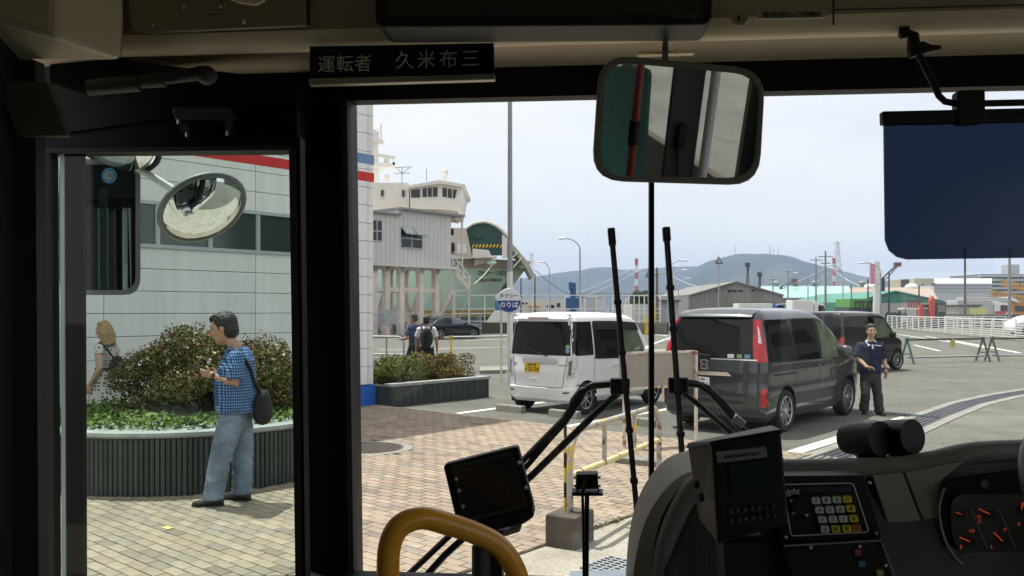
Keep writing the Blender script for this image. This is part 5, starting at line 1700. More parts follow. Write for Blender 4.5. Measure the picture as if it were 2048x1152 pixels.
m2 = person('person', 'smiling man in navy polo shirt and charcoal trousers standing by the grey minivan', base2, -PI / 2 - 0.12, J2,
            dict(skin=M_SKINL, hair=M_HAIR, shirt=M_NAVY, trousers=M_DKTROU, shoes=M_SHOE, sleeve=0.92, cuff=0.072, voxel=0.008, cvoxel=0.011, smile=True, hairstyle='tuft', leg_r=(0.09, 0.078, 0.078), head_scale=0.98))
col = MB()
for s in (-1, 1):
    col.add([q2(1741 + s * 8, 679, -0.01), q2(1741 + s * 1, 690, 0.085), q2(1741 + s * 7, 691, 0.105), q2(1741 + s * 10.5, 683, 0.03),
             q2(1741 + s * 8, 679, -0.02), q2(1741 + s * 1, 690, 0.075), q2(1741 + s * 7, 691, 0.095), q2(1741 + s * 10.5, 683, 0.02)], [(0, 1, 2, 3), (7, 6, 5, 4), (0, 4, 5, 1), (1, 5, 6, 2), (2, 6, 7, 3)])
col.build('collar', M_WTEE, m2)
MB().prism([q2(1739.5, 688, 0.112), q2(1742.5, 688, 0.112), q2(1742.5, 697, 0.133), q2(1739.5, 697, 0.133)], (0.006, 0, 0)).build('placket', M_WTEE, m2)
MB().box(q2(1753, 690.5, 0.127), (0.008, 0.075, 0.018)).build('name_badge', M_SIGNW, m2)
wl_ = J2['wrL'].lerp(J2['elL'], 0.15); d_ = (J2['elL'] - J2['wrL']).normalized()
MB().tube([wl_ - d_ * 0.012, wl_ + d_ * 0.012], 0.034, 12).build('watch_strap', M_BLACK, m2)

# ---- two young men behind the hedge
def generic(h, px, py_feet, rotz, name_l, c, arms=None, stride=0.1, z0=0.0, headyaw=0.0):
    b = G(px, py_feet); s = h / 1.75
    v = lambda f, l, z: V((f * s, l * s, z * s))
    J = dict(head=v(0.02, 0, 1.63), yaw=headyaw, nod=0.08, neck=v(-0.01, 0, 1.475), pelvis=(0, 0.92 * s), chest=(0, 1.28 * s),
             shL=v(-0.01, 0.185, 1.40), shR=v(-0.01, -0.185, 1.40), elL=v(-0.03, 0.26, 1.12), elR=v(-0.03, -0.26, 1.12), wrL=v(0.05, 0.27, 0.88), wrR=v(0.05, -0.27, 0.88),
             handL=((0.1, 0, -1), (0.2, -1, 0), 0.5), handR=((0.1, 0, -1), (0.2, 1, 0), 0.5),
             hipL=v(0, 0.09, 0.88), hipR=v(0, -0.09, 0.88), knL=v(stride, 0.10, 0.48), knR=v(-stride * 0.3, -0.10, 0.48), anL=v(stride * 1.2, 0.10, 0.09), anR=v(-stride * 1.6, -0.10, 0.09),
             torso=[v(0, 0, 0.90)[:] + (0.125, 0.175), v(0, 0, 1.05)[:] + (0.118, 0.17), v(0, 0, 1.22)[:] + (0.122, 0.18), v(0, 0, 1.34)[:] + (0.115, 0.185), v(0, 0, 1.42)[:] + (0.085, 0.14), v(0, 0, 1.47)[:] + (0.062, 0.075)])
    if arms:
        J.update({k: (v(*x) if k[:2] in ('el', 'wr') else x) for k, x in arms.items()})
    return person('person', name_l, b, rotz, J, c)
young = generic(1.72, 829, 766, PI - 0.5, 'young man in blue t-shirt with one forearm held out behind the corner hedge', dict(skin=M_SKIN, hair=M_HAIR, shirt=M_NAVY2, trousers=M_BLKTROU, shoes=M_SHOE, voxel=0.010, sleeve=0.75),
        arms=dict(elL=(0.02, 0.27, 1.13), wrL=(0.26, 0.22, 1.10), handL=((1, 0, 0.05), (0, 0, 1), 0.25), elR=(-0.02, -0.26, 1.12), wrR=(0.15, -0.24, 0.98)), stride=0.16)
yw = generic(1.66, 853, 768, PI / 2 + 0.1, 'young man in white t-shirt seen from behind wearing a black backpack', dict(skin=M_SKIN, hair=M_HAIR, shirt=M_WTEE, trousers=M_BLKTROU, shoes=M_SHOE, voxel=0.010, sleeve=0.7), stride=0.05)
bpb = G(853, 768); rz = PI / 2 + 0.1
def wy(p):
    return Matrix.Translation(bpb) @ Matrix.Rotation(rz, 4, 'Z') @ V(p)
bpk = T('backpack', 'black backpack on the young man in the white t-shirt', 'backpack', bpb)
mb = MB()
mb.ell(wy((-0.19, 0, 1.12)), (0.16, 0.10, 0.25), Matrix.Rotation(0, 3, 'Z'), 16, 12)
mb.ell(wy((-0.22, 0, 1.02)), (0.13, 0.09, 0.14), None, 14, 10)
voxel(mb, 'pack', M_BAG, None, 0.012, 3)
o = COL.objects[-1]; o.parent = bpk; o.matrix_parent_inverse = RM[bpk.name].inverted()
for s in (-1, 1):
    MB().tube([wy((-0.14, s * 0.10, 1.30)), wy((-0.10, s * 0.12, 1.40)), wy((0.0, s * 0.125, 1.43)), wy((0.11, s * 0.12, 1.33)), wy((0.135, s * 0.13, 1.15))], 0.022, 8).build('strap', M_BAG, bpk, smooth=60)

# ---- woman in the dotted dress behind the planter
bw = P(211, 620, 10.9); bw.z = 0
s = 1.0
Jw = dict(head=(0.03, 0, 1.545), yaw=0.1, nod=0.12, neck=(0.0, 0, 1.39), pelvis=(0, 0.88), chest=(0, 1.2),
          shL=(-0.01, 0.155, 1.32), shR=(-0.01, -0.155, 1.32), elL=(-0.07, 0.21, 1.06), elR=(-0.05, -0.2, 1.06), wrL=(0.06, 0.22, 0.86), wrR=(0.08, -0.18, 0.88),
          handL=((0.3, 0, -1), (0.2, -1, 0), 0.7), handR=((0.3, 0, -1), (0.2, 1, 0), 0.7),
          hipL=(0, 0.08, 0.84), hipR=(0, -0.08, 0.84), knL=(0.06, 0.08, 0.46), knR=(-0.02, -0.08, 0.46), anL=(0.05, 0.08, 0.09), anR=(-0.12, -0.08, 0.09),
          dress=[(0, 0, 0.52, 0.23, 0.25), (0, 0, 0.70, 0.19, 0.215), (0, 0, 0.90, 0.15, 0.18), (0, 0, 1.04, 0.10, 0.125), (0.01, 0, 1.18, 0.115, 0.145), (0, 0, 1.28, 0.095, 0.15), (0, 0, 1.36, 0.06, 0.075)])
pw = person('person', 'woman with fair hair in a dotted dress walking behind the round planter', bw, PI - 0.15, Jw, dict(skin=M_SKINL, hair=M_BLOND, dress=dots(), shoes=M_SHOE, hairstyle='long', voxel=0.009, head_scale=0.95))
MB().tube([V((0.11 * math.cos(2 * PI * k / 24), 0.133 * math.sin(2 * PI * k / 24), 1.04)) for k in range(24)], 0.014, 6, closed=True).build('belt', M_BLACK, pw, smooth=60)
cl = T('handbag', 'dark shoulder bag carried by the woman in the dotted dress', 'bag', bw)
wv = lambda p: Matrix.Translation(bw) @ Matrix.Rotation(PI - 0.15, 4, 'Z') @ V(p)
mb = MB().ell(wv((-0.2, 0.05, 1.06)), (0.10, 0.07, 0.15), None, 14, 10)
mb.build('pouch', M_BAG, cl, smooth=60)
MB().tube([wv((-0.18, 0.08, 1.17)), wv((-0.11, 0.13, 1.3)), wv((-0.01, 0.13, 1.385)), wv((0.07, 0.12, 1.32))], 0.014, 6).build('strap', M_BAG, cl, smooth=60)

# ================================================================== quay side: hut on stilts, ferry, fences
M_HUT = mat('hut_siding', (0.60, 0.60, 0.58), 0.55, var=0.05, scale=1)
M_PINK = mat('pale_pink_steel', (0.70, 0.61, 0.55), 0.6, var=0.16, scale=1.2)
M_HGREEN = mat('ferry_green', (0.58, 0.79, 0.67), 0.45, var=0.06, scale=0.15)
M_HBEIGE = mat('ferry_beige', (0.56, 0.48, 0.41), 0.5, var=0.05, scale=0.2)
M_FWHITE = mat('ferry_white', (0.74, 0.71, 0.66), 0.5, var=0.05, scale=0.2)
M_DGREEN = mat('deep_green', (0.012, 0.06, 0.05), 0.5, var=0.1, scale=0.3)


hA = P(740, 620, 58); hA.z = 0
def Hh(t, n=0.0, z=0.0):
    return hA + DD * t + NN * n + V((0, 0, z))
hut = T('boarding_hut', 'white siding boarding hut raised on stilts beside the ferry', 'hut', Hh(4))
zf, zt_ = 5.1, 8.95
MB().prism([Hh(2.6, 0, zf), Hh(7.9, 0, zf), Hh(7.9, -4, zf), Hh(2.6, -4, zf)], (0, 0, zt_ - zf)).build('wall', M_HUT, hut)
MB().prism([Hh(-3, 0.25, zf), Hh(2.58, 0.25, zf), Hh(2.58, -4, zf), Hh(-3, -4, zf)], (0, 0, zt_ - zf - 0.45)).build('lower_wall', M_HUT, hut)
for t in np.arange(2.65, 7.4, 0.42):
    MB().obox(Hh(float(t), 0, zf + 0.05), DD * 0.05, NN * 0.035, (0, 0, zt_ - zf - 0.1)).build('batten', M_HUT, hut)
for t in np.arange(-2.6, 2.5, 0.42):
    MB().obox(Hh(float(t), 0.25, zf + 0.05), DD * 0.05, NN * 0.035, (0, 0, zt_ - zf - 0.6)).build('batten', M_HUT, hut)
MB().obox(Hh(2.45, -4.2, zt_), DD * 6.6, NN * 4.6, (0, 0, 0.16)).build('roof', M_GREYM, hut)
MB().obox(Hh(-3, -4.2, zt_ - 0.45), DD * 5.5, NN * 4.75, (0, 0, 0.14)).build('roof', M_GREYM, hut)
MB().obox(Hh(-3, -4.1, zf - 0.22), DD * 11.2, NN * 4.5, (0, 0, 0.2)).build('floor_slab', M_HUT, hut)
MB().obox(Hh(8.9, 0.1, zf), DD * 0.1, NN * 0.1, (0, 0, zt_ - zf)).build('corner_post', M_HUT, hut)
def hut_window(t, n, z, w, h, tilt):
    f = MB()
    for (a, b, c, d) in ((0, 0, w, 0.07), (0, h - 0.07, w, 0.07), (0, 0, 0.07, h), (w - 0.07, 0, 0.07, h), (0, h * 0.45, w, 0.07), (w / 2 - 0.04, 0, 0.08, h)):
        f.obox(Hh(t + a, n, z + b), DD * c, NN * 0.07, (0, 0, d))
    fo = f.build('window', M_ALU, hut)
    p = MB().obox(Hh(t + 0.03, n + 0.01, z + 0.03), DD * (w - 0.06), NN * 0.03, (0, 0, h - 0.06)).build('pane', M_DKGLASS); p.parent = fo
    if tilt:
        for k in (0, 1):
            a = Hh(t + 0.04 + k * w / 2, n + 0.07, z + h - 0.06)
            out = (NN * 0.75 - UP * 0.66) * (h * 0.5)
            q = MB().prism([a, a + DD * (w / 2 - 0.08), a + DD * (w / 2 - 0.08) + out, a + out], NN * 0.04 + UP * 0.04).build('open_sash', M_ALU); q.parent = fo
            q = MB().prism([a + DD * 0.06 + out * 0.1, a + DD * (w / 2 - 0.14) + out * 0.1, a + DD * (w / 2 - 0.14) + out * 0.9, a + DD * 0.06 + out * 0.9], NN * 0.05 + UP * 0.05).build('pane', mat('pale_pane', (0.5, 0.54, 0.56), 0.1)); q.parent = fo
hut_window(2.75, 0.0, 6.25, 2.15, 1.5, True)
hut_window(-0.1, 0.25, 6.55, 0.95, 1.5, False)
MB().obox(Hh(8.0, -0.25, 7.5), DD * 0.05, NN * 0.4, (0, 0, 0.5)).build('wall_vent', M_BLACK, hut)
MB().obox(Hh(7.95, -1.2, zf + 0.1), DD * 0.08, NN * 0.9, (0, 0, 2.0)).build('door', M_GREYM, hut)
for z_ in (0.4, 0.75, 1.1):
    MB().bar(Hh(7.95, 0.1, zf + z_), Hh(8.9, 0.1, zf + z_), 0.04, 0.04).build('rail', M_WHITE, hut)
for t in (0.4, 1.55, 2.9, 4.8, 6.4):
    for n in (-0.15, -3.6):
        MB().obox(Hh(t, n, 0), DD * 0.42, NN * -0.42, (0, 0, zf - 0.22)).build('stilt', M_PINK, hut)
        MB().prism([Hh(t - 0.14, n, zf - 0.22), Hh(t + 0.56, n, zf - 0.22), Hh(t + 0.42, n, zf - 0.6), Hh(t, n, zf - 0.6)], NN * -0.42).build('haunch', M_PINK, hut)
for n in (-0.3, -3.75):
    MB().obox(Hh(-1, n, zf - 2.0), DD * 7.6, NN * -0.2, (0, 0, 0.3)).build('beam', M_PINK, hut)
for t0, t1 in ((0.6, 1.6), (1.9, 3.0), (3.3, 4.8), (5.2, 6.4)):
    MB().bar(Hh(t0, -2, 0.2), Hh(t1, -2, zf - 2), 0.2, 0.2).build('brace', M_PINK, hut)
    MB().bar(Hh(t1, -2.3, 0.2), Hh(t0, -2.3, zf - 2), 0.2, 0.2).build('brace', M_PINK, hut)

# ---- stairs
sY = 64.0
st = T('steel_stairs', 'white steel staircase with a landing leading up to the boarding hut', 'stairs', P(905, 665, sY))
def flight(p0, p1, width, n, parent):
    p0, p1 = V(p0), V(p1)
    wv = V((0, width, 0))
    for k in (0, 1):
        MB().bar(p0 + wv * k, p1 + wv * k, 0.08, 0.28).build('stringer', M_PINK, parent)
    for i in range(n):
        q = p0.lerp(p1, (i + 0.5) / n)
        MB().obox(q + V((-0.14, 0, 0.0)), (0.28, 0, 0), wv, (0, 0, 0.05)).build('tread', M_PINK, parent)
    for k in (0, 1):
        MB().bar(p0 + wv * k + V((0, 0, 1.05)), p1 + wv * k + V((0, 0, 1.05)), 0.05, 0.05).build('handrail', M_WHITE, parent)
        MB().bar(p0 + wv * k + V((0, 0, 0.55)), p1 + wv * k + V((0, 0, 0.55)), 0.035, 0.035).build('handrail', M_WHITE, parent)
        for i in range(4):
            q = p0.lerp(p1, i / 3) + wv * k
            MB().bar(q, q + V((0, 0, 1.05)), 0.045, 0.045, up=(1, 0, 0)).build('baluster', M_WHITE, parent)
l0 = P(866, 662, sY); l1 = P(905, 581, sY)
u0, u1 = P(938, 578, sY), P(905, 536, sY)
flight(l0, l1, 1.0, 14, st)
flight(u0, u1 + V((0, 0, 0)), 1.0, 8, st)
pl0 = P(905, 580, sY); pl1 = P(942, 580, sY)
MB().obox(pl0, pl1 - pl0, (0, 1.2, 0), (0, 0, -0.12)).build('landing', M_PINK, st)
for z_ in (0.55, 1.05):
    MB().bar(pl0 + V((0, 1.2, z_)), pl1 + V((0, 1.2, z_)), 0.05, 0.05).build('handrail', M_WHITE, st)
for x_ in (0.1, 0.9):
    q = pl0.lerp(pl1, x_)
    MB().bar(V((q.x, q.y + 0.1, 0)), q, 0.14, 0.14, up=(0, 1, 0)).build('support', M_PINK, st)
MB().bar(pl0.lerp(pl1, 0.1) - V((0, 0, pl0.z - 0.3)), pl0.lerp(pl1, 0.9) - V((0, 0, 0.4)), 0.06, 0.06).build('brace', M_PINK, st)

# ---- ferry
FY = 80.0
HBM = 7.5
bow = P(1066, 516, FY + 2)
ctr = FY + HBM
ferry = T('ferry', 'pale green and beige car ferry with its bow visor raised, moored at the quay', 'ferry', V((bow.x - 30, ctr, 0)))
ZD = bow.z
def hb(s, z):
    s0 = 5.2 * (1 - z / ZD)
    ln = 15 + 1.5 * (1 - z / ZD)
    t = max(0.0, min(1.0, (s - s0) / ln))
    return HBM * (1 - (1 - t) ** 2.1)
def hull_sheet(z0, z1, nm, m, sg, smax=75):
    def fn(a, b):
        z = z0 + (z1 - z0) * b
        s0 = 5.2 * (1 - z / ZD)
        s = s0 + (smax - s0) * a ** 2.2
        sheer = 0.0
        return V((bow.x - s, ctr + sg * hb(s, z), z + sheer))
    return MB().sheet(fn, 46, 8).build(nm, m, ferry, smooth=60)
zb_ = ZD - 0.95
for sg in (-1, 1):
    hull_sheet(0.0, 1.1, 'hull_bottom', mat('hull_dark', (0.02, 0.10, 0.09), 0.5), sg)
    hull_sheet(1.1, 1.75, 'yellow_band', mat('ferry_yellow', (0.55, 0.36, 0.05), 0.5), sg)
    hull_sheet(1.75, zb_, 'hull', M_HGREEN, sg)
    hull_sheet(zb_, ZD, 'bulwark', M_HBEIGE, sg)
MB().sheet(lambda a, b: V((bow.x - 1.2 - 74 * a ** 2, ctr + (2 * b - 1) * hb(1.2 + 74 * a ** 2, ZD - 0.9) * 0.99, ZD - 0.9)), 30, 6).build('deck', M_GREYM, ferry)
def fbox(px0, px1, py0, py1, Y, depth, nm, m, bevel=0.0, parent=None):
    a, b = P(px0, py1, Y), P(px1, py0, Y)
    return MB().obox(a, V((b.x - a.x, 0, 0)), V((0, depth, 0)), V((0, 0, b.z - a.z))).build(nm, m, parent or ferry, bevel=bevel)
def fpoly(pts, Y, depth, nm, m, parent=None):
    return MB().prism([P(x, y, Y) for x, y in pts], (0, depth, 0)).build(nm, m, parent or ferry)
YN = FY + 0.6
# forward house with the open arch
fpoly([(600, 448), (932, 456), (945, 517), (600, 530)], YN, 13.5, 'forward_house', M_HBEIGE)
fbox(899, 909, 485, 507, YN - 0.12, 0.2, 'house_window', M_DKGLASS)
fpoly([(914, 487), (931, 488), (935, 507), (914, 507)], YN - 0.12, 0.2, 'house_window', mat('bright_pane', (0.7, 0.72, 0.74), 0.3))
fpoly([(889, 473), (896, 473), (896, 482), (889, 482)], YN - 0.12, 0.2, 'house_window', M_DKGLASS)
arch = [(934, 457), (944, 451), (956, 447), (968, 446), (980, 449), (992, 456), (1002, 465), (1008, 474), (1009, 510), (944, 512)]
fpoly(arch, YN + 0.7, 0.5, 'arch_face', M_DGREEN)
mb = MB()
for k in range(9):
    x0 = 943 + k * 7.0
    mb.prism([P(x0, 495, YN + 0.62), P(x0 + 3.6, 495, YN + 0.62), P(x0 + 6.4, 488.5, YN + 0.62), P(x0 + 2.8, 488.5, YN + 0.62)], (0, 0.05, 0))
mb.build('hazard_stripe', M_YEL, ferry)
fpoly([(943, 488), (1006, 488), (1006, 495.5), (944, 495.5)], YN + 0.65, 0.05, 'hazard_backing', M_BLACK)
c_ = P(957, 471, YN + 0.5)
MB().lathe([(0.15, 0), (0.35, 0), (0.35, 0.15), (0.15, 0.15)], c_, (0, -1, 0), 16).build('porthole', M_DGREEN, ferry)
rimpts = [P(x, y, YN + 0.3) for x, y in [(928, 459), (936, 453), (946, 447), (958, 444), (970, 443), (982, 446), (994, 452), (1004, 460), (1014, 470)]]
for dy in (0.0, 5.0, 10.0):
    MB().tube([p + V((0, dy, 0)) for p in rimpts], 0.16, 6).build('arch_rib', M_FWHITE, ferry)
mb = MB()
for i in range(len(rimpts) - 1):
    a, b = rimpts[i], rimpts[i + 1]
    mb.prism([a + V((0, 0.3, 0)), b + V((0, 0.3, 0)), b + V((0, 10, 0)), a + V((0, 10, 0))], (0, 0, 0.12))
mb.build('arch_cover', M_FWHITE, ferry)
# raised visor: sloping curved plate to the right of the arch with ribs
vis = [(1009, 472), (1022, 484), (1036, 500), (1050, 517), (1060, 531), (1069, 549)]
vpts = [P(x, y, YN + 1.2) for x, y in vis]
mb = MB()
for i in range(len(vpts) - 1):
    a, b = vpts[i], vpts[i + 1]
    dn = V((-0.35, 0, -0.28))
    mb.prism([a, b, b + V((0, 9, 0)), a + V((0, 9, 0))], dn)
mb.build('bow_visor', mat('visor_plate', (0.42, 0.42, 0.34), 0.6), ferry)
fpoly([(1009, 474), (1020, 484), (1050, 519), (1020, 517), (1009, 512)], YN + 1.5, 0.3, 'visor_inside', mat('visor_inside', (0.16, 0.14, 0.10), 0.7))
fpoly([(1004, 468), (1014, 476), (1014, 516), (1004, 516)], YN + 0.4, 0.4, 'visor_hinge', M_FWHITE)
for k in range(4):
    a = P(1018 + k * 9, 481 + k * 11, YN + 1.0)
    MB().bar(a, a + V((-0.9, 0, -1.0)), 0.12, 0.12).build('visor_rib', M_FWHITE, ferry)
fpoly([(945, 497), (975, 500), (985, 516), (945, 516)], YN - 0.2, 1.0, 'winch_deck', M_FWHITE)
fpoly([(966, 501), (978, 501), (984, 515), (966, 515)], YN - 0.5, 1.0, 'winch', M_FWHITE)
# sponson and mooring gear on the bow flare
fpoly([(948, 531), (972, 525), (972, 516), (950, 516)], FY + 1.2, 1.6, 'sponson', M_HBEIGE)
for x, y in ((983, 525), (1047, 533)):
    c = P(x, y, FY + (1.0 if x < 1000 else 3.6))
    MB().ell(c, (0.5, 0.35, 0.28), n=12, k=6).build('anchor_pocket', M_HGREEN, ferry, smooth=60)
    MB().bar(c + V((-0.5, -0.3, 0.35)), c + V((0.5, -0.3, 0.5)), 0.2, 0.2).build('fairlead', M_HBEIGE, ferry)
fpoly([(1004, 574), (1014, 563), (1014, 590), (998, 590)], FY + 4.0, 0.2, 'draught_patch', M_DGREEN)
# lettering follows the near hull side
ty = lambda px, py, Y: P(px, py, Y)
ang = rad(8)
rt_ = V((math.cos(ang), math.sin(ang), 0))
def on_hull(px, py):
    Y = FY
    for _ in range(30):
        p = P(px, py, Y)
        Y = ctr - hb(bow.x - p.x, max(0.2, p.z))
    return P(px, py, Y)
def hull_text(body, px0, px1, py, size, sh):
    n = len(body)
    for i, ch in enumerate(body):
        if ch == ' ':
            continue
        px = px0 + (px1 - px0) * (i + 0.5) / n
        a, b = on_hull(px - 3, py), on_hull(px + 3, py)
        up_ = (on_hull(px, py - 4) - on_hull(px, py + 4)).normalized()
        r = (b - a).normalized()
        nrm = r.cross(up_)
        text_mesh(ch, size, r, up_, on_hull(px, py) + nrm * 0.06, 'lettering', mat('hull_letter', (0.01, 0.03, 0.02), 0.5), ferry, 0.01, shear=sh, bold=0.004)
hull_text('フェリー', 953, 985, 546.5, 0.62, 0.35)
hull_text('つるぎ', 988, 1015, 546.5, 0.68, 0.35)
hull_text('FERRY', 951, 975, 561, 0.44, 0.25)
hull_text('TSURUGI', 977, 1002, 560, 0.44, 0.25)
# bridge
YB = FY + 3
fpoly([(600, 367), (818, 365), (818, 470), (600, 470)], YB + 0.5, 10, 'deck_house', M_FWHITE)
fpoly([(820, 374), (880, 365), (924, 372), (914, 422), (880, 419), (820, 417)], YB, 11, 'wheelhouse', M_FWHITE)
fpoly([(816, 371), (880, 360), (930, 369), (926, 374), (880, 367), (818, 376)], YB - 0.5, 12, 'wheelhouse_roof', M_FWHITE)
for q in ([(822, 380), (840, 378), (840, 395), (822, 395)], [(845, 377), (875, 374), (875, 393), (845, 394)], [(885, 375), (914, 380), (910, 397), (885, 393)]):
    fpoly(q, YB - 0.06, 0.1, 'wheelhouse_window', M_DKGLASS)
for x in (854, 864, 894, 904):
    fbox(x, x + 1.2, 376, 396, YB - 0.12, 0.1, 'window_post', M_FWHITE)
fpoly([(858, 418), (910, 421), (905, 428), (880, 425)], YB + 0.3, 9, 'wing_underside', M_HBEIGE)
for x in (762, 804):
    fbox(x, x + 5, 380, 394, YB + 0.3, 0.3, 'door', M_DKGLASS)
for y in (393, 402, 411):
    MB().bar(P(755, y, YB - 0.4), P(818, y + 3, YB - 0.4), 0.06, 0.06).build('deck_rail', M_FWHITE, ferry)
for x in range(756, 818, 12):
    MB().bar(P(x, 392, YB - 0.4), P(x, 416, YB - 0.4), 0.06, 0.06, up=(0, 1, 0)).build('deck_rail_post', M_FWHITE, ferry)
for y in (404, 412):
    MB().bar(P(912, y, YB + 1), P(924, y, YB + 1), 0.06, 0.06).build('deck_rail', M_FWHITE, ferry)
MB().bar(P(924, 402, YB + 1), P(923, 424, YB + 1), 0.06, 0.06, up=(0, 1, 0)).build('deck_rail_post', M_FWHITE, ferry)
# mast, radar, aerials
mb = MB().prism([P(738, 430, YB + 4), P(758, 430, YB + 4), P(752, 260, YB + 4), P(744, 260, YB + 4)], (0, 1.2, 0))
mb.build('mast', M_FWHITE, ferry)
fpoly([(740, 324), (787, 327), (782, 333), (740, 336)], YB + 3.6, 1.5, 'radar_platform', M_FWHITE)
MB().bar(P(756, 310, YB + 4), P(790, 316, YB + 4), 0.2, 0.3).build('radar_scanner', M_FWHITE, ferry)
MB().cyl(P(773, 325, YB + 4), P(773, 313, YB + 4), 0.25, n=10).build('radar_pedestal', M_FWHITE, ferry, smooth=60)
fbox(785, 789, 324, 329, YB + 3.6, 0.4, 'lamp', M_BLACK)
fpoly([(744, 278), (765, 279), (762, 284), (744, 284)], YB + 3.6, 1.2, 'upper_platform', M_FWHITE)
for y in (258, 266, 272):
    MB().bar(P(748, y, YB + 3.6), P(763, y + 1, YB + 3.6), 0.05, 0.05).build('platform_rail', M_FWHITE, ferry)
for x, y0, y1 in ((762, 248, 280), (756, 262, 280), (853, 338, 362), (804, 334, 372)):
    MB().bar(P(x, y0, YB + 4), P(x, y1, YB + 4), 0.07, 0.07, up=(0, 1, 0)).build('aerial', M_GREYM, ferry)
for y, a, b in ((335, 790, 823), (347, 789, 820)):
    MB().bar(P(a, y, YB + 3.5), P(b, y - 1, YB + 4.5), 0.06, 0.06).build('aerial_arm', M_GREYM, ferry)
MB().bar(P(794, 337, YB + 3.5), P(806, 349, YB + 4.5), 0.05, 0.05).build('aerial_arm', M_GREYM, ferry)
MB().bar(P(820, 335, YB + 3.5), P(804, 347, YB + 4.5), 0.05, 0.05).build('aerial_arm', M_GREYM, ferry)
MB().ell(P(890, 345, YB + 3), (0.32, 0.4, 0.42), n=14, k=8).build('searchlight', M_FWHITE, ferry, smooth=60)
MB().cyl(P(890, 352, YB + 3), P(890, 365, YB + 3), 0.14, n=8).build('searchlight_post', M_FWHITE, ferry)
MB().ell(P(774, 356, YB + 3), (0.35, 0.35, 0.35), n=12, k=8).build('searchlight', M_FWHITE, ferry, smooth=60)
# mooring rope
ra, rb_ = P(1070, 540, FY + 2), P(1205, 596, FY - 6)
rp_ = [ra.lerp(rb_, k / 14) - V((0, 0, 0.9 * math.sin(PI * k / 14))) for k in range(15)]
tag(MB().tube(rp_, 0.035, 5).build('mooring_rope', mat('old_rope', (0.09, 0.085, 0.07), 0.9)), 'dark mooring rope sagging from the ferry bow to the quay', 'rope')
ra, rb_ = P(984, 530, FY + 0.5), P(948, 568, FY - 4)
tag(MB().tube([ra.lerp(rb_, k / 8) - V((0, 0, 0.15 * math.sin(PI * k / 8))) for k in range(9)], 0.06, 5).build('mooring_rope', mat('pale_rope', (0.5, 0.46, 0.36), 0.9)), 'pale mooring rope hanging across the ferry lettering', 'rope')

# ---- quay wall with white railing
QY = 64.0
def quay_rail(name, label, x0, x1, Y, zb, zt, step, rails, m, r=0.05, dy=0.0):
    t = T(name, label, 'railing', V(((x0 + x1) / 2, Y, 0)))
    n = int(round((x1 - x0) / step))
    me = MB().box((0, 0, (zt - zb) / 2), (r, r, zt - zb)).mesh('post', m)
    for i in range(n + 1):
        o = bpy.data.objects.new('post', me); COL.objects.link(o); o.parent = t
        o.location = (x0 + (x1 - x0) * i / n - t.location.x, dy * i / n, zb)
    for z in rails:
        MB().bar((x0, Y, z), (x1, Y + dy, z), r * 0.8, r * 0.8).build('rail', m, t)
    return t
xa, xb = P(905, 600, QY).x, P(1322, 600, QY).x
qw = MB().obox((xa - 14, QY + 0.1, 0), (xb - xa + 14.6, 0, 0), (0, 0.5, 0), (0, 0, 0.85)).build('quay_wall', mat('stained_quay_concrete', (0.085, 0.075, 0.062), 0.9, var=0.3, scale=0.6, fine=0.1))
tag(qw, 'low dark concrete quay wall under the white railing', 'wall')
quay_rail('quay_railing', 'white steel railing along the quay in front of the ferry', xa, xb, QY + 0.3, 0.85, 2.95, 1.22, (0.95, 1.55, 1.9, 2.93), M_WHITE, 0.075)
q0 = P(1258, 600, QY - 1).x
quay_rail('quay_railing', 'short tall white gate railing beside the yellow steps', q0, q0 + 1.9, QY - 1, 0.8, 2.9, 0.38, (0.9, 1.9, 2.88), M_WHITE, 0.06)
tag(MB().obox((q0 - 0.2, QY - 1.3, 0), (3.0, 0, 0), (0, 1.2, 0), (0, 0, 0.8)).build('concrete_landing', M_CONCD), 'concrete landing under the white gate railing', 'platform')
ys = T('yellow_steps', 'bright yellow steel steps up to the quay landing', 'stairs', P(1300, 660, QY - 2))
s0, s1 = P(1292, 668, QY - 2), P(1312, 632, QY - 2)
for k in (0, 1):
    MB().bar(s0 + V((0, k * 0.7, 0)), s1 + V((0, k * 0.7, 0)), 0.07, 0.16).build('stringer', M_YEL, ys)
    MB().bar(s0 + V((0, k * 0.7, 0.9)), s1 + V((0, k * 0.7, 0.75)), 0.06, 0.06).build('handrail', M_YEL, ys)
    for f in (0.1, 0.55, 0.95):
        q = s0.lerp(s1, f) + V((0, k * 0.7, 0)); MB().bar(q, q + V((0, 0, 0.85)), 0.06, 0.06, up=(0, 1, 0)).build('baluster', M_YEL, ys)
for i in range(6):
    q = s0.lerp(s1, (i + 0.5) / 6); MB().obox(q - V((0.1, 0, 0)), (0.22, 0, 0), (0, 0.7, 0), (0, 0, 0.04)).build('tread', M_YEL, ys)
# wire fence below the hut
wf = T('wire_fence', 'grey wire mesh fence in front of the hut stilts', 'fence', G(850, 675))
f0, f1 = G(690, 676), G(962, 673)
fd = (f1 - f0)
for k in range(7):
    q = f0 + fd * k / 6
    MB().cyl(q, q + V((0, 0, 1.55)), 0.04, n=6).build('post', M_STEEL, wf)
for z in (0.08, 0.8, 1.52):
    MB().cyl(f0 + V((0, 0, z)), f1 + V((0, 0, z)), 0.02, n=5).build('rail', M_STEEL, wf)
mb = MB()
Lf = fd.length; dn_ = fd.normalized(); nw = int(Lf / 0.14)
for i in range(nw):
    for sg in (0, 1):
        a = f0 + dn_ * (i * 0.14) + V((0, 0, 0.08 if sg else 1.5)); b = f0 + dn_ * min(Lf, i * 0.14 + 1.4) + V((0, 0, 1.5 if sg else 0.08))
        mb.bar(a, b, 0.007, 0.007)
tag(mb.build('wire_mesh', M_STEEL, wf), kind='stuff')
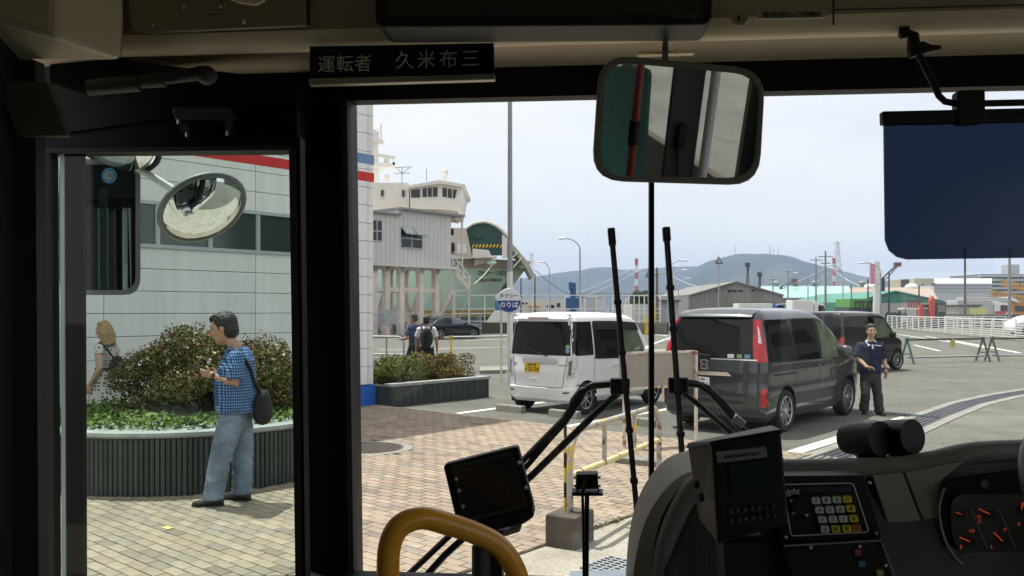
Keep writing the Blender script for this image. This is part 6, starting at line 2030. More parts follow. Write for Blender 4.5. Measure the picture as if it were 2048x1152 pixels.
sb_ = T('wall_cabinet', 'grey metal cabinet hung on the wire fence', 'cabinet', P(774, 640, 55.0))
MB().box(P(774, 634, 55.0), (1.15, 0.3, 0.95)).build('cabinet', M_STEEL, sb_)

# ================================================================== far things
def box_thing(name, label, cat, px0, px1, ytop, Y, depth, m, group=None, z0=0.0):
    a, b = P(px0, ytop, Y), P(px1, ytop, Y)
    t = T(name, label, cat, V(((a.x + b.x) / 2, Y, 0)), group)
    MB().obox((a.x, Y, z0), (b.x - a.x, 0, 0), (0, depth, 0), (0, 0, a.z - z0)).build('wall', m, t)
    return t, a, b
def wins(t, Y, rects, m=M_DKGLASS, nm='window'):
    for (x0, y0, x1, y1) in rects:
        a, b = P(x0, y1, Y), P(x1, y0, Y)
        MB().obox((a.x, Y - 0.12, a.z), (b.x - a.x, 0, 0), (0, 0.1, 0), (0, 0, b.z - a.z)).build(nm, m, t)
M_WH = mat('grey_warehouse', (0.235, 0.225, 0.205), 0.8, var=0.1, scale=0.2)
M_WHR = mat('grey_roof', (0.20, 0.195, 0.18), 0.8, var=0.1, scale=0.1)
M_TEAL = mat('teal_roof', (0.27, 0.42, 0.405), 0.6, var=0.05, scale=0.05)
M_GRNR = mat('green_roof', (0.045, 0.20, 0.155), 0.6, var=0.06, scale=0.05)
M_BROWN = mat('brown_roof', (0.32, 0.255, 0.215), 0.8, var=0.15, scale=0.1)
def gable(name, label, pts, Y, depth, m, mroof, ov=0.6):
    """gable front facing the yard: left eave, ridge, right eave in picture points"""
    l, r, e = [P(x, y, Y) for x, y in pts]
    t = T(name, label, 'warehouse', V((r.x, Y, 0)), 'warehouses across the yard')
    MB().prism([V((l.x, Y, 0)), V((e.x, Y, 0)), V((e.x, Y, e.z)), V((r.x, Y, r.z)), V((l.x, Y, l.z))], (0, depth, 0)).build('wall', m, t)
    for a, b in ((l, r), (r, e)):
        q = [V((a.x, Y - ov, a.z + 0.02)), V((b.x, Y - ov, b.z + 0.02)), V((b.x, Y + depth, b.z + 0.02)), V((a.x, Y + depth, a.z + 0.02))]
        MB().prism(q, (0, 0, 0.22)).build('roof', mroof, t)
    return t
w1 = gable('warehouse', 'grey gabled warehouse directly behind the grey minivan roof', [(1377, 592), (1471, 565), (1566, 592)], 150, 40, M_WH, M_WHR)
wins(w1, 150, [(1433, 579, 1437, 584), (1455, 580, 1463, 584), (1465, 580, 1473, 584), (1476, 580, 1485, 584), (1503, 579, 1508, 583)], M_BLACK, 'louvre')
for x in range(1383, 1566, 9):
    a = P(x, 592, 150)
    yy = 592 - (26 * (1 - abs(x - 1471) / 95.0)) + 2
    MB().obox((a.x, 149.92, 0), (0.12, 0, 0), (0, 0.08, 0), (0, 0, P(x, yy, 150).z)).build('wall_rib', M_WH, w1)
w2, a, b = box_thing('warehouse', 'long warehouse with a pale teal roof and ventilators', 'warehouse', 1520, 1700, 597, 215, 40, M_WH, 'warehouses across the yard')
MB().prism([P(1518, 597.5, 214), P(1702, 597.5, 214), P(1698, 574, 236), P(1522, 574, 236)], (0, 0, 0.3)).build('roof', M_TEAL, w2)
for x in (1552, 1590, 1629, 1724):
    c = P(x, 573, 236)
    MB().lathe([(0.5, -0.4), (0.5, 0.6), (1.0, 0.7), (1.0, 1.2), (0.3, 1.6)], c, n=12).build('ventilator', M_GREYM, w2)
for x in range(1528, 1700, 14):
    a = P(x, 597, 215)
    MB().obox((a.x, 214.8, 0), (0.2, 0, 0), (0, 0.18, 0), (0, 0, a.z)).build('wall_rib', M_WHR, w2)
w3, a, b = box_thing('warehouse', 'brown roofed warehouse behind the green gable', 'warehouse', 1690, 1872, 606, 200, 30, mat('tan_wall', (0.42, 0.37, 0.31), 0.8), 'warehouses across the yard')
MB().prism([P(1688, 600, 199), P(1876, 600, 199), P(1862, 577, 222), P(1702, 577, 222)], (0, 0, 0.3)).build('roof', M_BROWN, w3)
for x in (1741, 1823):
    MB().ell(P(x, 575, 221), (1.7, 1.7, 1.1), n=12, k=6).build('ventilator', M_WHITE, w3, smooth=60)
w4 = gable('warehouse', 'green gabled warehouse with a pale lower wall', [(1698, 607), (1790, 584), (1886, 604)], 145, 36, M_GRNR, M_GRNR, 0.3)
a, b = P(1700, 606, 144.8), P(1860, 606, 144.8)
MB().obox((a.x, 144.8, 0), (b.x - a.x, 0, 0), (0, 0.15, 0), (0, 0, a.z)).build('pale_wall', mat('pale_cladding', (0.40, 0.40, 0.39), 0.7), w4)
w5, a, b = box_thing('warehouse', 'large pale blue-grey warehouse under the far flats', 'warehouse', 1868, 1984, 570, 250, 50, mat('pale_blue_cladding', (0.46, 0.50, 0.55), 0.7, var=0.05, scale=0.05), 'warehouses across the yard')
MB().prism([P(1868, 570, 249.5), P(1984, 570, 249.5), P(1984, 559, 280), P(1868, 559, 280)], (0, 0, 0.4)).build('roof', mat('white_roof', (0.40, 0.41, 0.44), 0.6), w5)
wins(w5, 249.8, [(1868, 576, 1984, 577), (1868, 583, 1984, 583.6), (1863, 566, 1872, 572)], M_WHR, 'cladding_joint')
w6, a, b = box_thing('office_block', 'cream office block rising behind the brown warehouse roof', 'building', 1828, 1870, 557, 300, 20, mat('cream_wall', (0.47, 0.45, 0.33), 0.8))
wins(w6, 300, [(1843, 569, 1848, 573), (1862, 568, 1868, 572)])
fl, a, b = box_thing('apartment_block', 'grey apartment block with rows of balconies above the warehouses', 'building', 1962, 2075, 548, 420, 30, mat('flat_block', (0.20, 0.205, 0.215), 0.8))
for k in range(6):
    y = 550 + k * 8.2
    x0 = 1960 if k < 3 else 1982
    a, b = P(x0, y + 3.6, 418), P(2078, y, 418)
    MB().obox((a.x, 418.0, a.z), (b.x - a.x, 0, 0), (0, 1.9, 0), (0, 0, b.z - a.z)).build('balcony', mat('balcony_front', (0.44, 0.45, 0.48), 0.7), fl)
    for j in range(16):
        xx = x0 + 3 + j * 7
        a, b = P(xx, y + 7.2, 419.5), P(xx + 3.6, y + 3.9, 419.5)
        MB().obox((a.x, 419.5, a.z), (b.x - a.x, 0, 0), (0, 0.3, 0), (0, 0, b.z - a.z)).build('window', M_DKGLASS, fl)
a, b = P(2021, 546, 425), P(2039, 529, 425)
MB().obox((a.x, 425, a.z - 2), (b.x - a.x, 0, 0), (0, 8, 0), (0, 0, b.z - a.z + 2)).build('roof_tank', mat('tank_grey', (0.40, 0.41, 0.40), 0.7), fl)
g1, a, b = box_thing('low_building', 'long low white building across the harbour behind the railing', 'building', 1028, 1128, 598, 135, 12, mat('off_white_wall', (0.62, 0.61, 0.57), 0.7))
wins(g1, 135, [(1044, 605, 1048, 608), (1051, 605, 1055, 608), (1094, 610, 1100, 616), (1102, 610, 1108, 616), (1114, 606, 1120, 614)])
MB().obox(P(1057, 618, 134.4), (1.7, 0, 0), (0, 0.3, 0), (0, 0, 0.5)).build('orange_crate', mat('orange_wood', (0.5, 0.25, 0.07), 0.7), g1)
g2, a, b = box_thing('low_building', 'small dark roofed shed beside the far timber pole', 'building', 1318, 1358, 600, 120, 10, mat('shed_wall', (0.45, 0.46, 0.47), 0.8))
MB().prism([P(1314, 603, 119), P(1362, 603, 119), P(1356, 595, 124), P(1322, 595, 124)], (0, 0, 0.2)).build('roof', mat('shed_roof', (0.05, 0.05, 0.06), 0.8), g2)
g3, a, b = box_thing('low_building', 'white walled annex below the far tree', 'building', 1264, 1318, 608, 115, 9, mat('annex_wall', (0.5, 0.5, 0.49), 0.8))
# town on the far shore: many small pale blocks, each its own house
hm = [mat('far_house_%d' % i, c, 0.8) for i, c in enumerate([(0.55, 0.55, 0.53), (0.42, 0.42, 0.42), (0.5, 0.46, 0.42), (0.35, 0.36, 0.38)])]
random.seed(21)
for k in range(46):
    px = random.uniform(1130, 1400); Y = random.uniform(700, 1100)
    h = random.uniform(5, 13); w = random.uniform(6, 18)
    p = P(px, 620, Y)
    t = MB().box((p.x, p.y, h / 2), (w, 10, h)).build('far_house', hm[k % 4])
    tag(t, 'tiny pale house in the town on the far shore', 'house', 'houses on the far shore')

# chimneys, pylons, masts
def chimney(px, y0, y1, Y, wpx, label):
    top, bot = P(px, y0, Y), P(px, y1, Y)
    t = T('striped_chimney', label, 'chimney', V((top.x, Y, 0)), 'striped chimneys')
    r = wpx / 2 / FPX * Y
    n = 7
    H = top.z
    seg = (top.z - bot.z) / 5
    for k in range(int(H / seg) + 1):
        z1 = H - k * seg; z0 = max(0, z1 - seg)
        if z1 <= 0: break
        MB().cyl((top.x, Y, z0), (top.x, Y, z1), r, n=14).build('band', mat('chimney_red', (0.50, 0.06, 0.05), 0.7) if k % 2 == 0 else mat('chimney_white', (0.72, 0.72, 0.72), 0.7), t, smooth=60)
chimney(1273, 517, 585, 900, 6.5, 'red and white striped chimney on the far shore nearer the ferry')
chimney(1668, 516, 575, 900, 6.5, 'red and white striped chimney behind the teal warehouse roof')
def lattice(name, label, px, y0, Y, wpx, m, m2=None, arms=0, cat='tower'):
    top = P(px, y0, Y); r = wpx / 2 / FPX * Y
    t = T(name, label, cat, V((top.x, Y, 0)))
    mb = MB(); H = top.z; th = 0.00042 * Y
    for sx in (-1, 1):
        for sy in (-1, 1):
            mb.bar((top.x + sx * r, Y + sy * r, 0), (top.x + sx * r * 0.15, Y + sy * r * 0.15, H), th, th)
    n = 9
    for k in range(n):
        z0, z1 = H * k / n, H * (k + 1) / n
        r0, r1 = r * (1 - 0.85 * k / n), r * (1 - 0.85 * (k + 1) / n)
        for sx in (-1, 1):
            mb.bar((top.x + sx * r0, Y - r0, z0), (top.x - sx * r1, Y - r1, z1), th * 0.6, th * 0.6, mi=k % 2 if m2 else 0)
        mb.bar((top.x - r1, Y - r1, z1), (top.x + r1, Y - r1, z1), th * 0.6, th * 0.6)
    for k in range(arms):
        z = H * (0.97 - 0.12 * k)
        mb.bar((top.x - r * 0.9, Y, z), (top.x + r * 0.9, Y, z), th, th)
    mb.build('lattice', [m, m2] if m2 else m, t)
M_PYL = mat('pylon_grey', (0.42, 0.44, 0.46), 0.6); M_PYLR = mat('pylon_red', (0.5, 0.13, 0.15), 0.6)
lattice('transmission_tower', 'tall thin transmission tower beside the striped chimney', 1675, 483, 800, 22, M_PYL, M_PYLR, 3)
lattice('transmission_tower', 'red and white lattice tower just off the ferry bow', 1063, 506, 500, 16, M_PYL, M_PYLR, 2)
def beacon(px, y0, y1, Y, label):
    t = T('beacon_mast', label, 'mast', V((P(px, 0, Y).x, Y, 0)), 'triangle topped masts')
    a = P(px, y0, Y); b = P(px, y1, Y)
    MB().cyl((a.x, Y, 0), (a.x, Y, a.z), 0.1, 0.07, n=6).build('pole', M_STEEL, t)
    h = a.z - b.z; r = h * 0.5
    for k in range(3):
        a0 = 2 * PI * k / 3; a1 = 2 * PI * (k + 1) / 3
        p0 = V((a.x + math.cos(a0) * r, Y + math.sin(a0) * r, b.z)); p1 = V((a.x + math.cos(a1) * r, Y + math.sin(a1) * r, b.z))
        MB().bar(p0, p1, 0.12, 0.12).build('hoop_bar', M_DARKSTEEL, t)
        MB().bar(p0, V((a.x, Y, a.z - 0.2)), 0.1, 0.1).build('stay', M_DARKSTEEL, t)
beacon(1437, 511, 527, 110, 'triangle topped mast in front of the grey gabled warehouse')
beacon(1297, 537, 554, 120, 'triangle topped mast behind the windscreen divider')
def street_lamp(px, ytop, arm_px, arm_y, Y, label):
    t = T('street_lamp', label, 'street lamp', V((P(px, 0, Y).x, Y, 0)), 'curved street lamps')
    b = P(px, ytop, Y); e = P(arm_px, arm_y, Y)
    pts = [V((b.x, Y, 0)), b]
    for k in range(1, 9):
        a = PI / 2 * k / 8
        pts.append(V((b.x + (e.x - b.x) * (1 - math.cos(a)) * 0.9, Y, b.z + (e.z - b.z) * math.sin(a))))
    n = len(pts)
    MB().tube(pts, [0.11, 0.075] + [0.055] * (n - 2), 8).build('pole', M_STEEL, t, smooth=60)
    dx = 1 if e.x > b.x else -1
    MB().ell(e + V((dx * -0.1, 0, -0.05)), (0.45, 0.16, 0.1), n=12, k=6).build('lamp_head', M_WHITE, t, smooth=60)
street_lamp(1160, 500, 1122, 476, 78, 'tall curved street lamp standing clear above the quay railing')
street_lamp(1099, 545, 1081, 523, 115, 'lower curved street lamp just off the ferry bow')
street_lamp(1336, 545, 1371, 520, 82, 'curved street lamp half hidden by the far wiper blade')
street_lamp(1343, 565, 1370, 539, 120, 'middle one of the curved lamps beyond the far wiper blade')
street_lamp(1357, 580, 1378, 556, 150, 'smallest curved lamp beyond the far wiper blade')
street_lamp(1616, 560, 1590, 545, 140, 'small curved lamp in front of the teal roof')
street_lamp(1686, 552, 1656, 530, 115, 'curved lamp between the striped chimney and the brown roof')
street_lamp(1761, 545, 1722, 525, 95, 'curved lamp with camera beside the white billboard pole')
MB().box(P(1759, 544, 94.7), (0.5, 0.3, 0.3)).build('camera_housing', M_WHITE, [o for o in COL.objects if o.get('label', '').startswith('curved lamp with camera')][0])
def pole(px, ytop, Y, label, arms=(), m=None, r=0.15, cat='utility pole'):
    t = T('utility_pole', label, cat, V((P(px, 0, Y).x, Y, 0)), 'utility poles')
    a = P(px, ytop, Y)
    MB().cyl((a.x, Y, 0), a, r * 1.2, r * 0.8, n=8).build('pole', m or M_GREYM, t, smooth=60)
    for dy, w in arms:
        z = a.z - dy
        MB().bar((a.x - w, Y, z), (a.x + w, Y, z), 0.14, 0.14).build('crossarm', m or M_GREYM, t)
        for s_ in (-0.9, -0.5, 0.5, 0.9):
            MB().cyl((a.x + s_ * w, Y, z + 0.07), (a.x + s_ * w, Y, z + 0.35), 0.06, n=6).build('insulator', M_WHITE, t)
pole(1651, 502, 150, 'tallest utility pole with cross arms beside the striped chimney', ((1.0, 1.3), (2.2, 0.9)), r=0.2)
pole(1632, 514, 160, 'slimmer utility pole with one arm next to the tallest pole', ((0.6, 1.2),))
pole(1576, 540, 170, 'short utility pole over the teal roof, second from the gable', ((0.3, 0.9),))
pole(1546, 556, 180, 'short utility pole nearest the grey gable end', ((0.3, 0.8), (1.2, 0.8)))
pole(1314, 535, 100, 'timber utility pole with lamp between the wiper blades', ((0.8, 0.3),), mat('timber_pole', (0.16, 0.13, 0.10), 0.9), 0.16)
pole(1930, 500, 85, 'plain pole under the near end of the sun visor', (), mat('dark_pole', (0.12, 0.125, 0.13), 0.7), 0.12)
pole(2019, 495, 80, 'plain pole beside the orange truck cab', (), None, 0.14)
pole(1778, 546, 120, 'dark pole to one side of the white billboard pole', (), M_DARKSTEEL, 0.13)
pole(1736, 559, 130, 'short dark pole above the green truck', (), M_DARKSTEEL, 0.13)
pole(1838, 571, 125, 'short dark pole over the green gable', (), M_DARKSTEEL, 0.13)
pole(1703, 568, 135, 'thin dark pole at the edge of the brown roof', (), M_DARKSTEEL, 0.1)
pole(1042, 555, 90, 'thin dark pole under the ferry bow', (), M_DARKSTEEL, 0.07)
pole(1070, 548, 90, 'thin brown pole standing just ahead of the ferry bow', (), mat('timber_pole', (0.16, 0.13, 0.10), 0.9), 0.08)
for px, y0 in ((1470, 491), (1540, 491), (1556, 493), (1547, 499)):
    lattice('radio_mast', 'thin radio mast on top of the far mountain', px, y0, 3050, 2.2, M_PYL)
for o in COL.objects:
    if o.get('label') == 'thin radio mast on top of the far mountain':
        o['group'] = 'radio masts on the mountain'
# billboard
bbd = T('billboard', 'tall white and pink billboard on a thick white pole', 'billboard', V((P(1754, 0, 105).x, 105, 0)))
a = P(1754, 570, 105)
MB().cyl((a.x, 105, 0), (a.x, 105, a.z), 0.45, n=14).build('pole', M_WHITE, bbd, smooth=60)
a, b = P(1749, 568, 104.6), P(1760, 523, 104.6)
MB().obox(a, (b.x - a.x, 0, 0), (0, 0.8, 0), (0, 0, b.z - a.z)).build('panel', M_WHITE, bbd)
MB().obox(P(1741, 568, 104.2), (0.55, 0, 0), (0, 0.3, 0), (0, 0, 2.5)).build('pink_panel', mat('pink_sign', (0.62, 0.30, 0.42), 0.6), bbd)
# blue loading crane
bc = T('blue_crane', 'bright blue quay crane column behind the white railing', 'crane', V((P(1146, 0, 110).x, 110, 0)))
M_CBLUE = mat('crane_blue', (0.025, 0.10, 0.28), 0.5, var=0.15, scale=0.6)
a = P(1146, 566, 110)
MB().cyl((a.x, 110, 0), a, 0.42, n=10).build('column', M_CBLUE, bc, smooth=60)
MB().box((a.x, 109.8, P(0, 606, 110).z), (1.9, 1.5, 1.4)).build('machine_house', M_CBLUE, bc, bevel=0.1)
MB().box((a.x - 0.3, 109.6, a.z - 0.4), (0.6, 0.6, 1.0)).build('head', M_CBLUE, bc, bevel=0.05)
# far bridge and cables
br = T('far_bridge', 'long low grey bridge across the bay below the mountains', 'bridge', V((P(1295, 0, 1600).x, 1600, 0)))
a, b = P(1150, 589, 1600), P(1420, 584, 1600)
MB().obox((a.x, 1600, a.z), (b.x - a.x, 0, 0), (0, 12, 0), (0, 0, 3.0)).build('deck', M_GREYM, br)
for k in range(9):
    x = a.x + (b.x - a.x) * (k + 0.5) / 9
    MB().obox((x - 2, 1602, 0), (4, 0, 0), (0, 8, 0), (0, 0, a.z)).build('pier', M_GREYM, br)
for (x0, y0, x1, y1, lab) in ((1130, 594, 1268, 535, 'pale overhead cable sloping up past the nearer striped chimney'), (1170, 592, 1300, 528, 'second pale overhead cable nearer the windscreen divider'),
                         (1345, 553, 1420, 578, 'pale overhead cable running down to the grey gable'), (1560, 575, 1655, 533, 'pale overhead cable above the teal roof'),
                         (1600, 577, 1660, 545, 'lower pale overhead cable above the teal roof'), (1668, 540, 1724, 573, 'pale overhead cable beside the brown roof')):
    p0, p1 = P(x0, y0, 260), P(x1, y1, 240)
    tag(MB().tube([p0.lerp(p1, k / 8) - V((0, 0, 0.6 * math.sin(PI * k / 8))) for k in range(9)], 0.06, 4).build('overhead_cable', M_WHITE), lab, 'cable', 'overhead cables')

# ---- trucks and machines at the side of the yard
def truck(name, label, px0, px1, ytop, Y, mbox, mcab, cab_side, cabw=2.0):
    a, b = P(px0, ytop, Y), P(px1, ytop, Y)
    t = T(name, label, 'truck', V(((a.x + b.x) / 2, Y, 0)), 'parked trucks')
    H = a.z
    MB().obox((a.x, Y, 0.95), (b.x - a.x, 0, 0), (0, 2.4, 0), (0, 0, H - 0.95)).build('cargo_box', mbox, t, bevel=0.04)
    MB().obox((a.x, Y + 0.3, 0.6), (b.x - a.x + cab_side * 0, 0, 0), (0, 1.8, 0), (0, 0, 0.34)).build('chassis', M_DARKSTEEL, t)
    x0 = b.x + 0.12
    prof = [(0, 0.5), (cabw, 0.5), (cabw + 0.05, 1.5), (cabw - 0.25, 2.5), (cabw * 0.55, H * 0.86), (0, H * 0.97)]
    MB().prism([V((x0 + x, Y + 0.05, z)) for x, z in prof], (0, 2.3, 0)).build('cab', mcab, t, bevel=0.06)
    MB().prism([V((x0 + x, Y + 0.0, z)) for x, z in [(cabw * 0.35, 1.6), (cabw - 0.05, 1.6), (cabw - 0.3, 2.35), (cabw * 0.35, 2.35)]], (0, 0.06, 0)).build('cab_window', M_DKGLASS, t)
    for x in (a.x + 0.8, a.x + 2.0, x0 + cabw * 0.5):
        MB().lathe([(0.2, -0.15), (0.5, -0.15), (0.5, 0.15), (0.2, 0.15)], (x, Y + 0.2, 0.5), (0, 1, 0), 18).build('wheel', M_TYRE, t)
    return t
M_BOXG = mat('truck_box_grey', (0.46, 0.46, 0.47), 0.6, var=0.04)
truck('box_truck', 'grey box truck with a white cab and red stripe behind the yellow sign', 1915, 1987, 600, 95, M_BOXG, M_WHITE, 1)
tr2 = truck('box_truck', 'grey box truck with an orange cab behind the plain pole', 1932, 2018, 595, 108, M_BOXG, mat('orange_cab', (0.52, 0.20, 0.03), 0.5), 1)
MB().prism([P(2021, 601, 107.6), P(2040, 606, 107.6), P(2032, 598, 107.6), P(2022, 594, 107.6)], (0, 2.2, 0)).build('wind_deflector', M_WHITE, tr2)
a, b = P(1991, 623, 94.9), P(2012, 627, 94.9)
MB().obox((a.x, 94.85, b.z), (b.x - a.x, 0, 0), (0, 0.08, 0), (0, 0, 0.25)).build('red_stripe', M_RED, [o for o in COL.objects if o.get('label', '').startswith('grey box truck with a white cab')][0])
truck('box_truck', 'white box truck beyond the grey minivan roof, towards the teal warehouse', 1585, 1627, 600, 100, M_WHITE, M_WHITE, 1, 1.4)
truck('box_truck', 'low white box truck with a blue cab behind the grey minivan roof', 1478, 1545, 607, 88, M_WHITE, mat('blue_cab', (0.06, 0.15, 0.3), 0.5), 1, 1.3)
# green refuse style truck seen from behind
gt = T('green_truck', 'truck with a bright green top and black tail frame beyond the black van', 'truck', V((P(1722, 0, 88).x, 88, 0)), 'parked trucks')
a, b = P(1700, 640, 88), P(1746, 598, 88)
w_ = b.x - a.x
MB().obox((a.x, 88.3, 0.6), (w_ * 0.94, 0, 0), (0, 4, 0), (0, 0, 1.5)).build('body', M_DARKSTEEL, gt, bevel=0.05)
MB().prism([V((a.x + x * w_, 88, z)) for x, z in [(-0.02, 2.05), (0.0, 3.0), (0.84, 3.0), (0.9, 2.75), (0.9, 2.05)]], (0, 4, 0)).build('green_top', mat('bright_green', (0.07, 0.26, 0.035), 0.5), gt, bevel=0.05)
for k in range(5):
    MB().bar(V((a.x + w_ * (0.2 + k * 0.17), 87.9, 0.9)), V((a.x + w_ * (0.24 + k * 0.17), 87.9, 2.75)), 0.1, 0.1, up=(0, 1, 0)).build('tail_bar', M_BLACK, gt)
for z in (1.1, 1.9, 2.7):
    MB().bar(V((a.x + w_ * 0.18, 87.85, z)), V((a.x + w_ * 0.95, 87.85, z)), 0.1, 0.1).build('tail_bar', M_BLACK, gt)
MB().bar(V((a.x + w_ * 0.3, 87.7, 0.75)), V((a.x + w_ * 1.0, 87.7, 1.1)), 0.1, 0.1).build('ladder_rail', M_STEEL, gt)
for x in (0.12, 0.82):
    MB().lathe([(0.2, -0.15), (0.5, -0.15), (0.5, 0.15), (0.2, 0.15)], (a.x + w_ * x, 88.3, 0.5), (0, 1, 0), 18).build('wheel', M_TYRE, gt)
# red excavator
ex = T('excavator', 'red excavator with a dark glass cab behind the white railing', 'excavator', V((P(1880, 0, 84).x, 84, 0)))
M_EXR = mat('excavator_red', (0.55, 0.05, 0.035), 0.5, var=0.1)
ea, eb = P(1872, 640, 84), P(1893, 604, 84)
MB().obox((ea.x, 84, 0.9), (eb.x - ea.x, 0, 0), (0, 1.6, 0), (0, 0, eb.z - 0.9)).build('cab', mat('cab_frame', (0.02, 0.022, 0.024), 0.3), ex, bevel=0.08)
MB().obox((ea.x + 0.15, 83.94, 1.6), (eb.x - ea.x - 0.3, 0, 0), (0, 0.05, 0), (0, 0, eb.z - 1.9)).build('cab_window', mat('cab_glass', (0.16, 0.19, 0.19), 0.1), ex)
MB().prism([P(1861, 640, 83.9), P(1870, 640, 83.9), P(1871, 600, 83.9), P(1866, 591, 83.9), P(1861, 600, 83.9)], (0, 0.5, 0)).build('boom', M_EXR, ex, bevel=0.05)
MB().prism([P(1838, 640, 84.2), P(1846, 640, 84.2), P(1847, 611, 84.2), P(1840, 611, 84.2)], (0, 0.5, 0)).build('arm', M_EXR, ex, bevel=0.05)
MB().bar(P(1842, 612, 84.4), P(1866, 612, 84.4), 0.3, 0.3).build('link', M_BLACK, ex)
MB().obox((P(1842, 0, 84).x, 84.6, 0.8), (2.4, 0, 0), (0, 2.4, 0), (0, 0, 1.2)).build('engine_house', mat('excavator_grey', (0.3, 0.3, 0.3), 0.6), ex, bevel=0.1)
for y in (84.1, 86.0):
    MB().obox((P(1842, 0, 84).x, y, 0.0), (2.7, 0, 0), (0, 0.45, 0), (0, 0, 0.75)).build('track', M_TYRE, ex, bevel=0.2)
# yellow lattice booms
def lattice_boom(p0, p1, w, label):
    t = T('crane_boom', label, 'crane', V((p1.x, p1.y, 0)), 'yellow crane booms')
    m = mat('crane_yellow', (0.52, 0.30, 0.02), 0.6, var=0.15, scale=0.6)
    d = (p1 - p0); n = 11
    up_ = V((0, 0, w)); bk_ = V((0, w, 0))
    for o_ in (V((0, 0, 0)), up_, bk_, up_ + bk_):
        MB().bar(p0 + o_, p1 + o_, 0.13, 0.13).build('chord', m, t)
    mb = MB()
    for k in range(n):
        a, b = p0 + d * k / n, p0 + d * (k + 1) / n
        for o_ in (V((0, 0, 0)), bk_):
            mb.bar(a + o_, b + o_ + up_, 0.09, 0.09); mb.bar(a + o_ + up_, b + o_, 0.09, 0.09)
    mb.build('lacing', m, t)
    MB().bar(p1 + up_ * 0.5, V((p1.x + 0.5, p1.y, 0)), 0.5, 0.5, up=(0, 1, 0)).build('gantry', m, t)
lattice_boom(P(1984, 592, 120), P(2090, 610, 118), 0.75, 'lower yellow lattice crane boom above the trucks')
lattice_boom(P(2006, 570, 122), P(2100, 592, 120), 0.75, 'upper yellow lattice crane boom in front of the apartment block')
# thin dark cranes on the skyline
for px, y0, y1, Y, lab in ((1492, 530, 568, 300, 'thin dark crane jib behind the grey gable ridge'), (1516, 549, 575, 320, 'short dark crane mast right of the grey gable ridge')):
    t = T('distant_crane', lab, 'crane', V((P(px, 0, Y).x, Y, 0)))
    a, b = P(px + 3, y0, Y), P(px - 1, y1, Y)
    b.z = 0
    MB().bar(b, a, 0.45, 0.45, up=(0, 1, 0)).build('jib', M_DARKSTEEL, t)
    MB().bar(b + V((1.2, 0, 0)), a + V((0.4, 0, 0)), 0.3, 0.3, up=(0, 1, 0)).build('jib', M_DARKSTEEL, t)
    MB().box(a, (1.6, 1.0, 1.6)).build('jib_head', M_DARKSTEEL, t)
for p0, p1, lab in ((P(1765, 556, 200), P(1795, 529, 200), 'slanting dark crane jib on the skyline beside the lamp with camera'), (P(1562, 574, 230), P(1588, 561, 230), 'slanting dark crane jib low over the teal roof')):
    t = T('distant_crane', lab, 'crane', V((p0.x, p0.y, 0)))
    MB().bar(p0, p1, 0.3, 0.3).build('jib', M_DARKSTEEL, t)
    MB().bar(p0 + V((0.8, 0, -0.3)), p1 + V((0.2, 0, -0.2)), 0.2, 0.2).build('jib', M_DARKSTEEL, t)
    MB().box(p1, (1.6, 0.8, 1.0)).build('jib_head', mat('crane_head', (0.2, 0.1, 0.1), 0.6), t)
    MB().bar(V((p0.x, p0.y, 0)), p0, 0.8, 0.8, up=(0, 1, 0)).build('base', M_DARKSTEEL, t)
ck = T('dark_stack', 'short dark stack beside the cream office block', 'chimney', V((P(1810, 0, 230).x, 230, 0)))
a = P(1810, 559, 230); MB().cyl((a.x, 230, 0), a, 1.1, n=12).build('stack', M_DARKSTEEL, ck, smooth=60)
# yellow notice, dark wall, people-free kerb side
ysn = T('yellow_banner', 'yellow banner board in front of the box trucks', 'sign', V((P(1958, 0, 84).x, 84, 0)))
a, b = P(1941, 629, 84), P(1975, 616, 84)
MB().obox((a.x, 84, a.z), (b.x - a.x, 0, 0), (0, 0.06, 0), (0, 0, b.z - a.z)).build('board', mat('pale_yellow', (0.62, 0.58, 0.22), 0.6), ysn)
for x in (1950, 1967):
    q = P(x, 629, 84.1); MB().bar((q.x, 84.1, 0), q, 0.08, 0.08, up=(0, 1, 0)).build('post', M_STEEL, ysn)
a, b = P(1922, 629, 85), P(2080, 629, 85)
dw = MB().obox((a.x, 85, 0), (b.x - a.x, 0, 0), (0, 0.3, 0), (0, 0, a.z)).build('dark_wall', mat('stained_quay_concrete', (0.085, 0.075, 0.062), 0.9)); tag(dw, 'dark stained concrete wall under the yellow banner', 'wall')
a, b = P(1893, 627, 90), P(1922, 627, 90)
dw = MB().obox((a.x, 90, 0), (b.x - a.x, 0, 0), (0, 0.3, 0), (0, 0, a.z)).build('grey_wall', mat('grey_hoarding', (0.22, 0.22, 0.21), 0.8)); tag(dw, 'grey hoarding between the excavator and the dark wall', 'wall')
sh = T('site_shed', 'small flat roofed pale shed beside the yellow banner', 'shed', V((P(1925, 0, 92).x, 92, 0)))
a, b = P(1918, 612, 91), P(1958, 612, 91)
MB().obox((a.x, 91, 0), (b.x - a.x, 0, 0), (0, 3, 0), (0, 0, a.z)).build('wall', mat('shed_pale', (0.42, 0.42, 0.37), 0.7), sh)
MB().obox((a.x - 0.2, 90.7, a.z), (b.x - a.x + 0.4, 0, 0), (0, 3.5, 0), (0, 0, 0.15)).build('roof', M_DARKSTEEL, sh)
